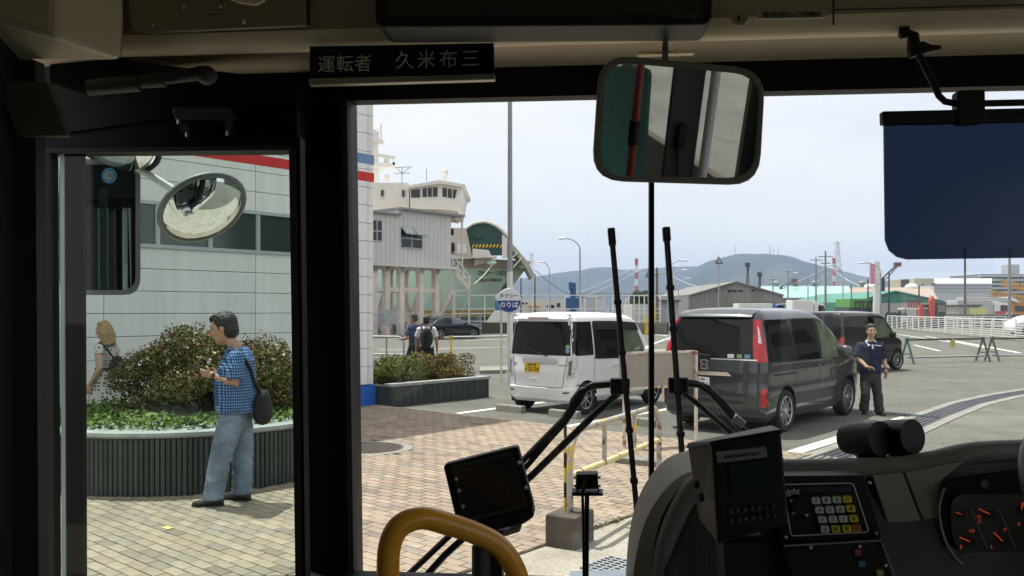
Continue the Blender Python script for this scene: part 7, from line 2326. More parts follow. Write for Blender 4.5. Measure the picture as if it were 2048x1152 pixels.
# red machines / rack between green gable and excavator
rk = T('red_rack', 'row of red steel posts on a rack behind the excavator', 'rack', V((P(1826, 0, 120).x, 120, 0)))
for k in range(5):
    q = P(1817 + k * 5.5, 603, 120); MB().bar((q.x, 120, 0), q, 0.18, 0.18, up=(0, 1, 0)).build('post', mat('dull_red', (0.32, 0.05, 0.04), 0.6), rk)
q0, q1 = P(1814, 602, 120), P(1844, 602, 120); MB().bar(q0, q1, 0.2, 0.2).build('beam', M_DARKSTEEL, rk)
tc_ = T('small_tractor', 'small white canopied machine in front of the green gable', 'machine', V((P(1823, 0, 82).x, 82, 0)))
a, b = P(1808, 640, 82), P(1838, 616, 82)
MB().obox((a.x, 82, b.z - 0.12), (b.x - a.x, 0, 0), (0, 1.4, 0), (0, 0, 0.14)).build('canopy', M_WHITE, tc_)
MB().obox((a.x + 0.2, 82.1, 0.4), (b.x - a.x - 0.5, 0, 0), (0, 1.1, 0), (0, 0, 0.8)).build('body', mat('machine_grey', (0.3, 0.31, 0.31), 0.6), tc_, bevel=0.1)
for x in (0.15, 1.3):
    MB().bar((a.x + x, 82.05, 1.1), (a.x + x, 82.05, b.z), 0.06, 0.06, up=(0, 1, 0)).build('canopy_post', M_DARKSTEEL, tc_)
    MB().lathe([(0.1, -0.12), (0.35, -0.12), (0.35, 0.12), (0.1, 0.12)], (a.x + x, 82.0, 0.35), (0, 1, 0), 16).build('wheel', M_TYRE, tc_)
nets = T('net_heap', 'dark green heap of netting beyond the black van', 'heap', V((P(1795, 0, 86).x, 86, 0)))
mb = MB()
for k in range(9):
    q = P(1775 + k * 4.6, 627 - random.uniform(0, 5), 86); mb.ell((q.x, 86 + random.uniform(-.3, .3), q.z * 0.5), (0.28, 0.4, q.z * 0.5 + 0.1), n=8, k=6)
mb.build('heap', mat('dark_net', (0.015, 0.035, 0.03), 0.9), nets, smooth=60)
# white railing along the road to the right
ra, rb2 = G(1775, 657), G(2120, 692)
rl = T('road_railing', 'long white mesh railing along the far side of the yard', 'railing', ra.lerp(rb2, 0.5))
rdv = rb2 - ra; Lr = rdv.length; rdn = rdv.normalized()
me = MB().box((0, 0, 0.62), (0.07, 0.07, 1.24)).mesh('post', M_WHITE)
n = int(Lr / 2.0)
for i in range(n + 1):
    o = bpy.data.objects.new('post', me); COL.objects.link(o); o.parent = rl
    o.location = ra + rdv * i / n - rl.location
for z, r_ in ((0.1, 0.05), (1.24, 0.08)):
    MB().bar(ra + V((0, 0, z)), rb2 + V((0, 0, z)), r_, r_).build('rail', M_WHITE, rl)
for k in range(7):
    z = 0.24 + k * 0.14
    MB().bar(ra + V((0, 0, z)), rb2 + V((0, 0, z)), 0.03, 0.035).build('wire', M_WHITE, rl)
tag(MB().prism([ra + V((0, -0.5, 0)), rb2 + V((0, -0.5, 0)), rb2 + V((0, 0.4, 0)), ra + V((0, 0.4, 0))], (0, 0, 0.12)).build('kerb', M_CONC), 'pale kerb under the white mesh railing', kind='structure')
# a second rail and parked white car beyond it
r2 = T('road_railing', 'white slatted guard rail beyond the mesh railing', 'railing', P(1960, 640, 78))
a, b = P(1890, 650, 78), P(2012, 654, 78)
for z in (0.35, 0.65, 0.95, 1.2):
    MB().bar((a.x, 78, z), (b.x, 78, z), 0.06, 0.1).build('rail', M_WHITE, r2)
for k in range(6):
    x = a.x + (b.x - a.x) * k / 5; MB().bar((x, 78, 0), (x, 78, 1.25), 0.08, 0.08, up=(0, 1, 0)).build('post', M_WHITE, r2)
wc = Car('white_car', 'white car parked beyond the mesh railing under the plain pole', V((P(2040, 0, 62).x, 62, 0)), 0.0, sk, KW, WBS, TRS, 0.32, 0.2, 0.23, 8, 'plain', roof=(0.03, 1.0, 0.04, 0.8), group='parked cars')
wc.sides('side_window', [(0.10, 0.96), (1.86, 0.95), (1.30, 1.32), (0.42, 1.32)], M_CGLASS)
# tree
def tree(name, label, loc, h, r, n, size, mats_, wt):
    t = T(name, label, 'tree', loc)
    L0 = V(loc)
    MB().tube([L0, L0 + V((0.1, 0, h * 0.3)), L0 + V((0, 0, h * 0.55)), L0 + V((0.1, 0.1, h * 0.85))], [0.3, 0.24, 0.17, 0.05], 8).build('trunk', mat('bark', (0.1, 0.07, 0.045)), t, smooth=60)
    bl = []
    for k in range(22):
        a = random.uniform(0, 2 * PI); rr = r * math.sqrt(random.random()) * 0.8
        bl.append((L0.x + math.cos(a) * rr, L0.y + math.sin(a) * rr, h * random.uniform(0.42, 0.92), r * random.uniform(0.28, 0.42), r * random.uniform(0.25, 0.36)))
    mb = MB()
    for b in bl[:10]:
        mb.tube([L0 + V((0, 0, h * 0.4)), L0.lerp(V(b[:3]), 0.6) + V((0, 0, h * 0.25)), V(b[:3])], [0.12, 0.08, 0.03], 5)
    mb.build('limbs', mat('bark', (0.1, 0.07, 0.045)), t)
    p, d = blob_points(bl, n, 0.6)
    tag(leaves('crown', p, d, size, mats_, t, 0.9, weights=wt), kind='stuff')
p = P(1276, 0, 130); p.z = 0
tree('tree', 'dark leafy tree at the foot of the nearer striped chimney', p, 5.0, 2.0, 5000, 0.13, [LEAF[2], LEAF[6]], [0.6, 0.4])
p = P(1912, 0, 96); p.z = 0
tree('tree', 'small yellow green shrub tree between the excavator and the shed', p, 2.4, 0.9, 1200, 0.1, [LEAF[4], LEAF[2]], [0.7, 0.3])

# unseen dark building added beyond the frame, to darken what the car windows mirror
ob = T('unseen_dark_building', 'dark unseen building added to darken the reflections in the parked cars', 'building', (38, 30, 0))
MB().obox((36, 6, 0), (0, 46, 0), (12, 0, 0), (0, 0, 11)).build('wall', mat('dark_reflection_wall', (0.10, 0.105, 0.10), 0.8), ob)
for r in range(3):
    for k in range(11):
        MB().obox((35.93, 8 + k * 4, 1.6 + r * 3.3), (0, 2.6, 0), (0.06, 0, 0), (0, 0, 1.6)).build('window', M_DKGLASS, ob)
# ================================================================== mountains
M_MTN = mat('wooded_slope', (0.026, 0.038, 0.024), 0.95, var=0.3, scale=0.012, fine=0.25)
def mountain(name, label, prof, Y, d_front, d_back, amp, seed):
    xs = np.linspace(prof[0][0], prof[-1][0], 150)
    ys = np.interp(xs, [p[0] for p in prof], [p[1] for p in prof])
    NVv = 26
    vs_, fs = [], []
    for i, (px, py) in enumerate(zip(xs, ys)):
        top = P(px, py, Y)
        for j in range(NVv + 1):
            t = j / NVv
            if t < 0.62:
                k = t / 0.62; yy = -d_front * (1 - k); hgt = k ** 1.25
            else:
                k = (t - 0.62) / 0.38; yy = d_back * k; hgt = 1 - k ** 1.5
            nz = mnoise.fractal(V((top.x * 0.0042, (Y + yy) * 0.0042, seed)), 1.0, 2.0, 5)
            edge = math.sin(min(1.0, t / 0.62) * PI) if t < 0.62 else 0.0
            jag = mnoise.noise(V((top.x * 0.02, yy * 0.02, seed))) * 6 * hgt
            z = max(-1.0, top.z * hgt + nz * amp * edge + jag)
            vs_.append((top.x * (Y + yy) / Y, Y + yy, z))
    for i in range(len(xs) - 1):
        for j in range(NVv):
            a = i * (NVv + 1) + j
            fs.append((a, a + NVv + 1, a + NVv + 2, a + 1))
    o = MB().add(vs_, fs).build(name, M_MTN, smooth=80)
    return tag(o, label, kind='structure')
mountain('mountain', 'wooded mountain with masts on its flat top', [(1330, 600), (1365, 560), (1400, 529), (1420, 521), (1445, 513), (1470, 509), (1500, 507), (1530, 509), (1560, 508), (1580, 513), (1610, 521), (1640, 530), (1665, 538), (1700, 546), (1740, 555), (1790, 563), (1830, 572), (1880, 588), (1930, 604), (1960, 615)], 3050, 900, 900, 45, 3.3)
mountain('mountain', 'long lower wooded ridge behind the ferry bow', [(300, 600), (600, 590), (800, 575), (1000, 562), (1050, 556), (1090, 549), (1130, 544), (1170, 538), (1200, 533), (1216, 534), (1240, 538), (1290, 537), (1330, 534), (1370, 531), (1400, 533), (1440, 545), (1500, 560), (1600, 590), (1700, 612)], 3900, 1200, 900, 60, 8.1)
# ---- air
hz = MB().box((0, 2900, 170), (7200, 6000, 344)).build('haze', None)
hz.data.materials.clear()
hm_ = bpy.data.materials.new('haze')
hm_.use_nodes = True
nt = hm_.node_tree
for n_ in list(nt.nodes):
    nt.nodes.remove(n_)
ho = nt.nodes.new('ShaderNodeOutputMaterial')
pv = nt.nodes.new('ShaderNodeVolumePrincipled')
pv.inputs['Color'].default_value = (0.52, 0.68, 1.0, 1)
pv.inputs['Density'].default_value = 0.00018
pv.inputs['Anisotropy'].default_value = 0.0
nt.links.new(pv.outputs['Volume'], ho.inputs['Volume'])
hz.data.materials.append(hm_)
tag(hz, 'pale summer haze over the harbour', kind='stuff')

# ================================================================== the bus we look out of
M_CREAM = mat('cream_moulding', (0.84, 0.72, 0.53), 0.55, var=0.05, scale=2, bump=0.15, bscale=240)
M_TAUPE = mat('shaded_taupe_panel', (0.36, 0.30, 0.23), 0.6, var=0.06, scale=2, bump=0.2, bscale=260)  # brown tone has the overhead panel's shade mixed into it
M_FRIT = mat('black_frame', (0.005, 0.005, 0.006), 0.5, var=0.15, scale=4, spec=0.15)
M_DGREY = mat('dark_grey_trim', (0.036, 0.037, 0.037), 0.5, var=0.12, scale=4, bump=0.15, bscale=300)
M_DASH = mat('dash_top', (0.17, 0.17, 0.163), 0.5, var=0.08, scale=4, bump=0.25, bscale=320)
M_DPANEL = mat('dash_panel', (0.29, 0.265, 0.215), 0.6, var=0.06, scale=3, bump=0.2, bscale=300)
M_BODY = mat('bus_body', (0.70, 0.71, 0.70), 0.4, var=0.05, coat=0.5)
M_FLOOR = mat('bus_floor', (0.24, 0.25, 0.26), 0.7, var=0.15, scale=8)
M_SCREW = mat('screw_head', (0.55, 0.55, 0.52), 0.3, metal=0.9)
M_WIND = glass('windscreen_glass', (0.945, 0.96, 0.952), dirt=0.006)
M_DOORG = glass('door_glass', (0.815, 0.885, 0.855), ior=1.27, dirt=0.015)
M_SIDEG = glass('side_glass', (0.9, 0.93, 0.91))
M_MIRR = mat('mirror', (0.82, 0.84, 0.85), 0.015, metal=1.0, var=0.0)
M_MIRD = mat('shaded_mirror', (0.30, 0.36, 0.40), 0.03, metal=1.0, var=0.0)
M_MFRAME = mat('mirror_frame', (0.17, 0.175, 0.15), 0.5, var=0.06)
M_ORANGE = mat('orange_grab_rail', (0.85, 0.39, 0.03), 0.38, var=0.1, scale=10, coat=0.3)
M_LEDR = mat('red_dial_mark', (0.5, 0.06, 0.02), 0.5, emit=(1.0, 0.13, 0.03), estr=0.14)
M_KEYW = mat('grey_key', (0.62, 0.63, 0.64), 0.45)
M_KEYY = mat('yellow_key', (0.75, 0.68, 0.02), 0.45)
M_KEYO = mat('orange_key', (0.6, 0.2, 0.03), 0.45)
M_INK = mat('key_ink', (0.02, 0.02, 0.025), 0.6)

UL, UR, VB, VW = -1.15, 1.62, -6.2, 2.12
ZC = 2.80
bus = T('bus', 'bus with black windscreen frame, cream overhead panels and dark dashboard around the camera', 'bus', U(0.3, 0, 0))
MB().obox(U(UL, VB, 0.5), BR * (UR - UL), BF * (VW - VB - 0.02), (0, 0, 0.12)).build('floor', M_FLOOR, bus)
MB().obox(U(UL - 0.06, VB, ZC), BR * (UR - UL + 0.12), BF * (VW - VB + 0.1), (0, 0, 0.1)).build('roof', M_BODY, bus)
MB().obox(U(UL, VB, ZC - 0.03), BR * (UR - UL), BF * (VW - VB - 0.1), (0, 0, 0.02)).build('ceiling_lining', M_CREAM, bus)
MB().obox(U(UL, VB - 0.06, 0.3), BR * (UR - UL), BF * 0.06, (0, 0, ZC - 0.3)).build('rear_wall', M_TAUPE, bus)
def side_wall(u, du, segs, nm):
    """segs: (v0, v1, z_low, z_high) window openings"""
    mb = MB()
    v = VB
    for v0, v1, z0, z1 in segs:
        if v0 > v:
            mb.obox(U(u, v, 0.3), BR * du, BF * (v0 - v), (0, 0, ZC - 0.3))
        mb.obox(U(u, v0, 0.3), BR * du, BF * (v1 - v0), (0, 0, z0 - 0.3))
        if z1 < ZC:
            mb.obox(U(u, v0, z1), BR * du, BF * (v1 - v0), (0, 0, ZC - z1))
        v = v1
    return mb, v
mb, v = side_wall(UL - 0.06, 0.06, [(-5.6, -4.1, 1.25, 2.2), (-3.9, -2.4, 1.25, 2.2), (-2.2, -0.75, 1.25, 2.2)], 'l')
fw_ = MB().obox(U(UL - 0.06, v + 0.001, 0.3), BR * 0.06, BF * (1.66 - v), (0, 0, ZC - 0.3))
fw_.obox(U(UL - 0.06, 1.662, 2.40), BR * 0.06, BF * (VW - 1.662), (0, 0, ZC - 2.40))
fw_.build('door_side_wall', mat('dark_side_lining', (0.03, 0.034, 0.038), 0.6, var=0.1), bus)
mb.build('side_wall', M_TAUPE, bus)
for v0, v1 in ((-5.6, -4.1), (-3.9, -2.4), (-2.2, -0.75)):
    MB().obox(U(UL - 0.04, v0, 1.25), BR * 0.008, BF * (v1 - v0), (0, 0, 0.95)).build('side_window', M_SIDEG, bus)
mb, v = side_wall(UR, 0.06, [(-5.6, -4.1, 1.25, 2.2), (-3.9, -2.4, 1.25, 2.2), (-2.2, -0.7, 1.25, 2.2), (-0.4, 1.75, 1.15, 2.25)], 'r')
mb.obox(U(UR, v, 0.3), BR * 0.06, BF * (VW - v), (0, 0, ZC - 0.3))
mb.build('side_wall', M_TAUPE, bus)
for v0, v1, z1 in ((-5.6, -4.1, 2.2), (-3.9, -2.4, 2.2), (-2.2, -0.7, 2.2), (-0.4, 1.75, 2.25)):
    MB().obox(U(UR + 0.02, v0, 1.15), BR * 0.008, BF * (v1 - v0), (0, 0, z1 - 1.15)).build('side_window', M_SIDEG, bus)

# windscreen: two panes with a black divider
dv = B(1303, 700, VW); ud = dv.dot(BR)
uL = B(702, 700, VW).dot(BR)
ZW0, ZW1 = 1.10, 2.354
zt2 = B(1024, 196, VW).z
ZW1 = zt2
MB().obox(U(uL - 0.03, VW + 0.005, ZW0 - 0.05), BR * (ud - uL + 0.03), BF * 0.007, (0, 0, ZW1 - ZW0 + 0.1)).build('windscreen_pane', M_WIND, bus)
MB().obox(U(ud + 0.001, VW + 0.005, ZW0 - 0.05), BR * (UR - ud), BF * 0.007, (0, 0, ZW1 - ZW0 + 0.1)).build('windscreen_pane', M_WIND, bus)
MB().obox(U(ud - 0.006, VW - 0.012, ZW0), BR * 0.012, BF * 0.036, (0, 0, ZW1 - ZW0)).build('windscreen_divider', M_FRIT, bus)
MB().obox(U(UL, VW - 0.01, ZW1), BR * (UR - UL), BF * 0.05, (0, 0, 0.5)).build('upper_frame', M_FRIT, bus)
MB().obox(U(uL - 0.1, VW - 0.02, 0.35), BR * (UR - uL + 0.1), BF * 0.06, (0, 0, ZW0 - 0.35 + 0.008)).build('cowl', M_FRIT, bus)
MB().obox(U(uL - 0.1, VW + 0.045, 0.35), BR * (UR - uL + 0.16), BF * 0.05, (0, 0, ZW0 - 0.35 - 0.05)).build('front_panel', M_BODY, bus)
# left pillar, a little splayed towards the floor
mb = MB().prism([B(588, 150, VW - 0.02), B(694, 150, VW - 0.02), B(708, 1200, VW - 0.02), B(600, 1200, VW - 0.02)], BF * 0.09)
mb.build('windscreen_pillar', M_FRIT, bus)
mb = MB().prism([B(683, 200, VW - 0.045), B(694, 200, VW - 0.045), B(708, 1200, VW - 0.045), B(698, 1200, VW - 0.045)], BF * 0.03)
mb.build('pillar_gasket', M_RUBBER, bus)
MB().obox(U(UR - 0.07, VW - 0.06, 0.4), BR * 0.08, BF * 0.1, (0, 0, ZC - 0.4)).build('windscreen_pillar', M_FRIT, bus)

# overhead: soffit, lip and panel
def along(u0, u1, prof, nm, m, bev=0.0, smooth=50):
    """profile of (v, z) swept across the bus"""
    n = 24
    mb = MB()
    mb.loft([[U(u0 + (u1 - u0) * k / n, v_, z_) for v_, z_ in prof] for k in range(n + 1)], cap=False, closed=False)
    return mb.build(nm, m, bus, smooth=smooth)
zl = B(1024, 78, 1.80).z
prof = [(VW - 0.012, ZW1 + 0.075), (2.06, ZW1 + 0.09), (2.0, ZW1 + 0.098), (1.93, ZW1 + 0.095), (1.87, zl + 0.006), (1.83, zl - 0.004), (1.81, zl - 0.001), (1.798, zl + 0.012), (1.792, zl + 0.03)]
along(UL, UR, prof, 'soffit', M_CREAM)
along(UL, UR, [(1.792, zl + 0.03), (1.785, zl + 0.08), (1.76, zl + 0.2), (1.70, ZC - 0.03)], 'overhead_panel', M_TAUPE)
# overhead hatch with its screws
def plate(pts, v, depth, nm, m, parent, bevel=0.0, mi=None):
    return MB().prism([B(x, y, v) for x, y in pts], BF * depth).build(nm, m, parent, bevel=bevel)
hp_ = plate([(258, -60), (612, -70), (613, 50), (290, 64), (268, 58), (258, 40)], 1.755, 0.012, 'hatch', M_TAUPE, bus)
for x, y in ((306, 50), (487, 43), (368, 15), (441, 14)):
    o = MB().ell(B(x, y, 1.748), (0.006, 0.006, 0.006), n=8, k=6).build('screw', M_SCREW); o.parent = hp_; o.matrix_parent_inverse = Matrix.Identity(4)
o = plate([(364, -20), (449, -24), (449, 24), (364, 27)], 1.748, 0.008, 'hatch_bracket', M_TAUPE, hp_)
rl_ = MB().tube([B(455, -8, 1.70), B(480, 2, 1.70), B(512, 6, 1.70), B(528, -2, 1.70)], 0.006, 8).build('hatch_cable', M_CREAM); rl_.parent = hp_
plate([(612, -70), (617, -70), (618, 50), (613, 50)], 1.756, 0.006, 'panel_seam', M_SEAM, bus)
# cream duct in the upper corner and dark linkage cover below it
mb = MB().loft([[B(-60, 20, 1.5), B(108, 76, 1.5), B(110, 20, 1.5), B(108, -60, 1.5), B(-60, -60, 1.5)], [B(-60, 118, 1.62), B(238, 118, 1.62), B(244, 40, 1.62), B(240, -60, 1.62), B(-60, -60, 1.62)], [B(-60, 150, 1.78), B(244, 118, 1.78), B(246, 40, 1.78), B(244, -60, 1.78), B(-60, -60, 1.78)]])
mb.build('corner_duct', M_CREAM, bus, bevel=0.012)
plate([(-120, 128), (250, 122), (590, 160), (594, 160), (594, 200), (-120, 300)], 1.93, 0.15, 'door_gear_cover', M_FRIT, bus)
plate([(-100, 160), (594, 160), (594, 294), (-100, 300)], 1.94, 0.10, 'door_header', M_FRIT, bus)
plate([(-10, 163), (96, 163), (134, 272), (34, 272)], 1.58, 0.02, 'linkage_cover', mat('dark_taupe', (0.12, 0.10, 0.085), 0.6), bus, 0.004)
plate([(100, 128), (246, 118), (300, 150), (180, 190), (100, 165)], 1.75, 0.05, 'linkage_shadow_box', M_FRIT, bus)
# opened door leaf with its glass
leaf = MB()
VL = 1.90
outer = [B(64, 280, VL), B(600, 274, VL), B(612, 1250, VL), B(74, 1250, VL)]
inner = [B(98, 303, VL), B(586, 297, VL), B(599, 1160, VL), B(104, 1165, VL)]
for i in range(4):
    j = (i + 1) % 4
    leaf.prism([outer[i], outer[j], inner[j], inner[i]], BF * 0.035)
door = leaf.build('door', M_FRIT, bus)
g_ = MB().prism([p + BF * 0.012 for p in inner], BF * 0.006).build('glass', M_DOORG); g_.parent = door; g_.matrix_parent_inverse = Matrix.Identity(4)
gk = MB()
for i in range(4):
    gk.bar(inner[i] - BF * 0.004, inner[(i + 1) % 4] - BF * 0.004, 0.014, 0.01)
gk = gk.build('gasket', M_RUBBER); gk.parent = door
# folded second leaf behind it
l2 = MB().prism([B(129, 290, 1.99), B(164, 290, 1.99), B(167, 1250, 1.99), B(133, 1250, 1.99)], BF * 0.016).build('folded_leaf', mat('matt_black_leaf', (0.006, 0.006, 0.007), 0.9, spec=0.1), bus)
l3 = MB().prism([B(120, 290, 2.0), B(127.5, 290, 2.0), B(131, 1250, 2.0), B(124, 1250, 2.0)], BF * 0.03).build('bright_edge', M_ALU); l3.parent = l2
MB().prism([B(98, 290, 2.14), B(119, 290, 2.14), B(122, 1250, 2.14), B(103, 1250, 2.14)], BF * 0.012).build('folded_leaf_glass', M_DOORG, bus)
# side wall strip left of the leaf
plate([(-160, 120), (70, 120), (78, 1250), (-160, 1250)], 1.60, 0.03, 'door_post', mat('dark_side_lining', (0.055, 0.06, 0.066), 0.6), bus)
# inspection sticker on the door glass
stc = T('round_sticker', 'round light blue inspection sticker on the door glass', 'sticker', B(214, 350, VL))
c = B(214, 350, VL - 0.0)
MB().lathe([(0, 0), (0.0185, 0), (0.0185, 0.0012), (0, 0.0012)], c + BF * 0.010, -BF, 24).build('disc', mat('sticker_cyan', (0.05, 0.34, 0.62), 0.5), stc)
MB().lathe([(0, 0), (0.0105, 0), (0.0105, 0.0008), (0, 0.0008)], c + BF * 0.0087, -BF, 20).build('centre', mat('sticker_pale', (0.42, 0.62, 0.55), 0.5), stc)
text_mesh('31', 0.015, -BR, UP, c + BF * 0.0072, 'lettering', mat('sticker_ink', (0.03, 0.2, 0.35), 0.5), stc, 0.0003)
# dark damper arm over the door
dm = T('door_damper', 'black door damper arm with a knuckle end above the door', 'damper', B(300, 165, 1.72))
pts = [(178, 176), (280, 166), (282, 164), (330, 160), (332, 158), (380, 150), (405, 146)]
MB().tube([B(x, y, 1.72) for x, y in pts], [0.017, 0.0185, 0.014, 0.0155, 0.012, 0.014, 0.016], 12).build('cylinder', M_DGREY, dm, smooth=40)
MB().ell(B(413, 151, 1.72), (0.022, 0.022, 0.020), n=14, k=10).build('knuckle', M_DGREY, dm, smooth=60)
bk_ = T('door_bracket', 'small black steel bracket on the door header', 'bracket', B(405, 240, 1.92))
plate([(342, 214), (458, 214), (472, 240), (350, 240)], 1.90, 0.03, 'plate', M_DGREY, bk_, 0.003)
plate([(358, 240), (376, 240), (378, 268), (362, 262)], 1.905, 0.01, 'lug', M_DGREY, bk_)
plate([(450, 238), (466, 238), (462, 268), (450, 266)], 1.905, 0.01, 'lug', M_DGREY, bk_)
for x, y in ((374, 269), (455, 266), (357, 243)):
    MB().ell(B(x, y, 1.9), (0.005, 0.005, 0.007), n=8, k=6).build('bolt', M_SCREW, bk_)

# ---- driver's name plate
npl = T('name_plate', 'black driver name plate with pale Japanese characters under the overhead lip', 'sign', B(803, 128, 1.80))
V_NP = 1.795
plate([(619, 93), (987, 86), (988, 148), (620, 158)], V_NP, 0.012, 'plate', M_BLACK, npl)
plate([(617, 157), (989, 147), (989, 159), (617, 170)], V_NP - 0.006, 0.02, 'ledge', mat('silver_ledge', (0.45, 0.42, 0.36), 0.4, metal=0.5), npl, 0.002)
M_CHAR = mat('pale_character', (0.8, 0.77, 0.7), 0.5)
def line_text(body, x0, y0, x1, y1, v, size, parent, m, nm='lettering', bold=0.0, sp=None, squash=1.0):
    a, b = B(x0, y0, v), B(x1, y1, v)
    n = len(body)
    r = (b - a).normalized()
    for i, ch in enumerate(body):
        if ch != ' ':
            text_mesh(ch, size, r, UP, a.lerp(b, i / max(1, n - 1)), nm, m, parent, 0.0006, bold=bold, squash=squash)
line_text('運転者', 653, 131, 726, 128.5, V_NP - 0.002, 0.040, npl, M_CHAR)
line_text('久米布三', 809, 123, 941, 119, V_NP - 0.002, 0.042, npl, M_CHAR)

# ---- black display unit above
du = T('display_unit', 'long black display unit hung from the overhead panel', 'display', B(1086, 30, 1.6))
V_D = 1.62
plate([(750, -80), (1424, -80), (1424, 34), (1416, 46), (1406, 49), (768, 54), (756, 50), (750, 40)], V_D, 0.10, 'case', M_BLACK, du, 0.004)
plate([(778, -80), (1400, -80), (1400, 30), (778, 34)], V_D - 0.002, 0.004, 'screen', M_DKGLASS, du)
text_mesh('NewSign', 0.0155, BR, UP, B(1371, 31, V_D - 0.0045), 'lettering', mat('dim_logo', (0.10, 0.10, 0.11), 0.5), du, 0.0004, shear=0.3)
for x in (855, 893, 1091):
    MB().ell(B(x, 59, 1.70), (0.005, 0.005, 0.005), n=8, k=6).build('screw', M_SCREW, du)
plate([(1005, 56), (1040, 55), (1036, 60), (1006, 61)], 1.70, 0.01, 'latch', M_SCREW, du)
MB().ell(B(795, 62, 1.70), (0.022, 0.015, 0.011), n=12, k=8).build('dome_lens', M_DKGLASS, du, smooth=60)
for x in range(1076, 1400, 8):
    plate([(x, 55), (x + 4, 55), (x + 4, 57.5), (x, 57.5)], 1.69, 0.006, 'vent_slot', M_SEAM, du)
# overhead lock and notice strip
lk = T('panel_lock', 'round slotted panel lock beside the overhead notice strip', 'lock', B(1478, 36, 1.76))
MB().lathe([(0, 0), (0.019, 0), (0.017, 0.006), (0, 0.006)], B(1478, 36, 1.765), -BF, 20).build('escutcheon', M_TAUPE, lk, smooth=40)
MB().bar(B(1478, 30, 1.757), B(1478, 42, 1.757), 0.003, 0.003).build('slot', M_SEAM, lk)
ns = T('notice_strip', 'pale notice strip with small Japanese lettering on the overhead panel', 'label', B(1582, 30, 1.76))
plate([(1513, 23), (1652, 20), (1653, 35), (1514, 38)], 1.762, 0.004, 'strip', mat('strip_white', (0.42, 0.39, 0.33), 0.5), ns)
line_text('運行記録カメラ作動中', 1530, 30.5, 1637, 28.5, 1.7605, 0.0135, ns, M_INK)
plate([(1666, -80), (1669, -80), (1669, 50), (1666, 50)], 1.762, 0.004, 'panel_seam', M_SEAM, bus)
plate([(1668, 18), (2060, 8), (2060, 10.5), (1668, 20.5)], 1.762, 0.004, 'panel_seam', M_SEAM, bus)

# ---- interior mirror
def rounded(pts, r, n=6):
    """round the corners of a picture-plane quad"""
    out = []
    k = len(pts)
    for i in range(k):
        p0, p1, p2 = [np.array(pts[j % k], float) for j in (i - 1, i, i + 1)]
        a = (p0 - p1) / np.linalg.norm(p0 - p1); b = (p2 - p1) / np.linalg.norm(p2 - p1)
        s, e = p1 + a * r, p1 + b * r
        for t in np.linspace(0, 1, n):
            out.append(tuple((1 - t) ** 2 * s + 2 * t * (1 - t) * p1 + t * t * e))
    return out
im = T('interior_mirror', 'large rounded interior mirror in a dark frame below the overhead panel', 'mirror', B(1360, 240, 1.62))
VM = 1.60
tiltv = 0.20
mc0 = B(1360, 240, VM)
mn = (BF - BR * 0.17 + UP * 0.23).normalized()              # leans: its top is nearer, its far side turned to the driver
def BM(x, y, dv=0.0):
    d = V(((x - CX) / FPX, 1, -(y - HZ) / FPX))
    t = (mc0 - V((0, 0, EYE))).dot(mn) / d.dot(mn)
    return V((0, 0, EYE)) + d * t + mn * dv
oq = rounded([(1203, 108), (1533, 138), (1520, 372), (1186, 362)], 62)
iq = rounded([(1213, 122), (1521, 150), (1509, 357), (1199, 352)], 52)
n_ = len(oq)
mb = MB()
rings = [[BM(*p, 0.022) for p in oq], [BM(*p, 0.004) for p in oq], [BM(*p, 0.0) for p in rounded([(1206, 112), (1530, 142), (1517, 368), (1190, 358)], 60)], [BM(*p, 0.001) for p in iq], [BM(*p, 0.006) for p in iq]]
mb.loft(rings, cap=False)
mb.add([BM(*p, 0.022) for p in oq], [tuple(range(n_))])
mb.build('frame', M_MFRAME, im, smooth=40)
MB().add([BM(*p, 0.0055) for p in iq], [tuple(range(n_)), ]).build('mirror_glass', M_MIRR, im)
MB().bar(B(1330, 118, VM + 0.02), B(1330, 98, 1.86), 0.03, 0.012, up=BR).build('stem', M_MFRAME, im)
plate([(1274, 103), (1390, 100), (1388, 106), (1276, 109)], 1.86, 0.02, 'mount', M_CREAM, im)

# ---- sun visor and its arm
sv = T('sun_visor', 'dark blue translucent sun visor with a black top bar on a bent arm', 'sun visor', B(1920, 350, 1.8))
VV = 1.80
pl_ = rounded([(1768, 240), (2300, 232), (2300, 512), (1770, 520)], 42)
pl_ = [(1768, 240), (2300, 232), (2300, 512)] + [(1815 + 0, 519)] + [(1795, 514), (1779, 501), (1771, 480)]
plate(pl_, VV, 0.006, 'visor_plate', glass('visor_blue', (0.112, 0.142, 0.20), 0.25, 1.35), sv)
plate([(1765, 222), (2300, 210), (2300, 236), (1766, 248)], VV - 0.008, 0.022, 'top_bar', M_BLACK, sv, 0.003)
plate(rounded([(1915, 180), (1971, 178), (1972, 245), (1916, 247)], 8), VV - 0.012, 0.03, 'clamp', M_BLACK, sv, 0.003)
MB().tube([B(1835, 105, VV), B(1850, 135, VV), B(1868, 170, VV), B(1878, 192, VV), B(1890, 203, VV), B(1910, 207, VV), B(1960, 207, VV), B(2100, 204, VV)], 0.0068, 10).build('arm', M_BLACK, sv, smooth=60)
MB().tube([B(1800, 72, VV), B(1812, 66, VV), B(1826, 72, VV), B(1828, 100, VV), B(1832, 112, VV)], [0.007, 0.010, 0.012, 0.014, 0.013], 10).build('pivot', M_BLACK, sv, smooth=60)
plate([(1826, 84), (1850, 82), (1862, 88), (1884, 90), (1884, 98), (1862, 102), (1846, 108), (1824, 108)], VV - 0.01, 0.025, 'bracket', M_BLACK, sv, 0.003)
MB().bar(B(1808, 64, VV), B(1808, 58, 1.9), 0.02, 0.02, up=BR).build('mount', M_BLACK, sv)

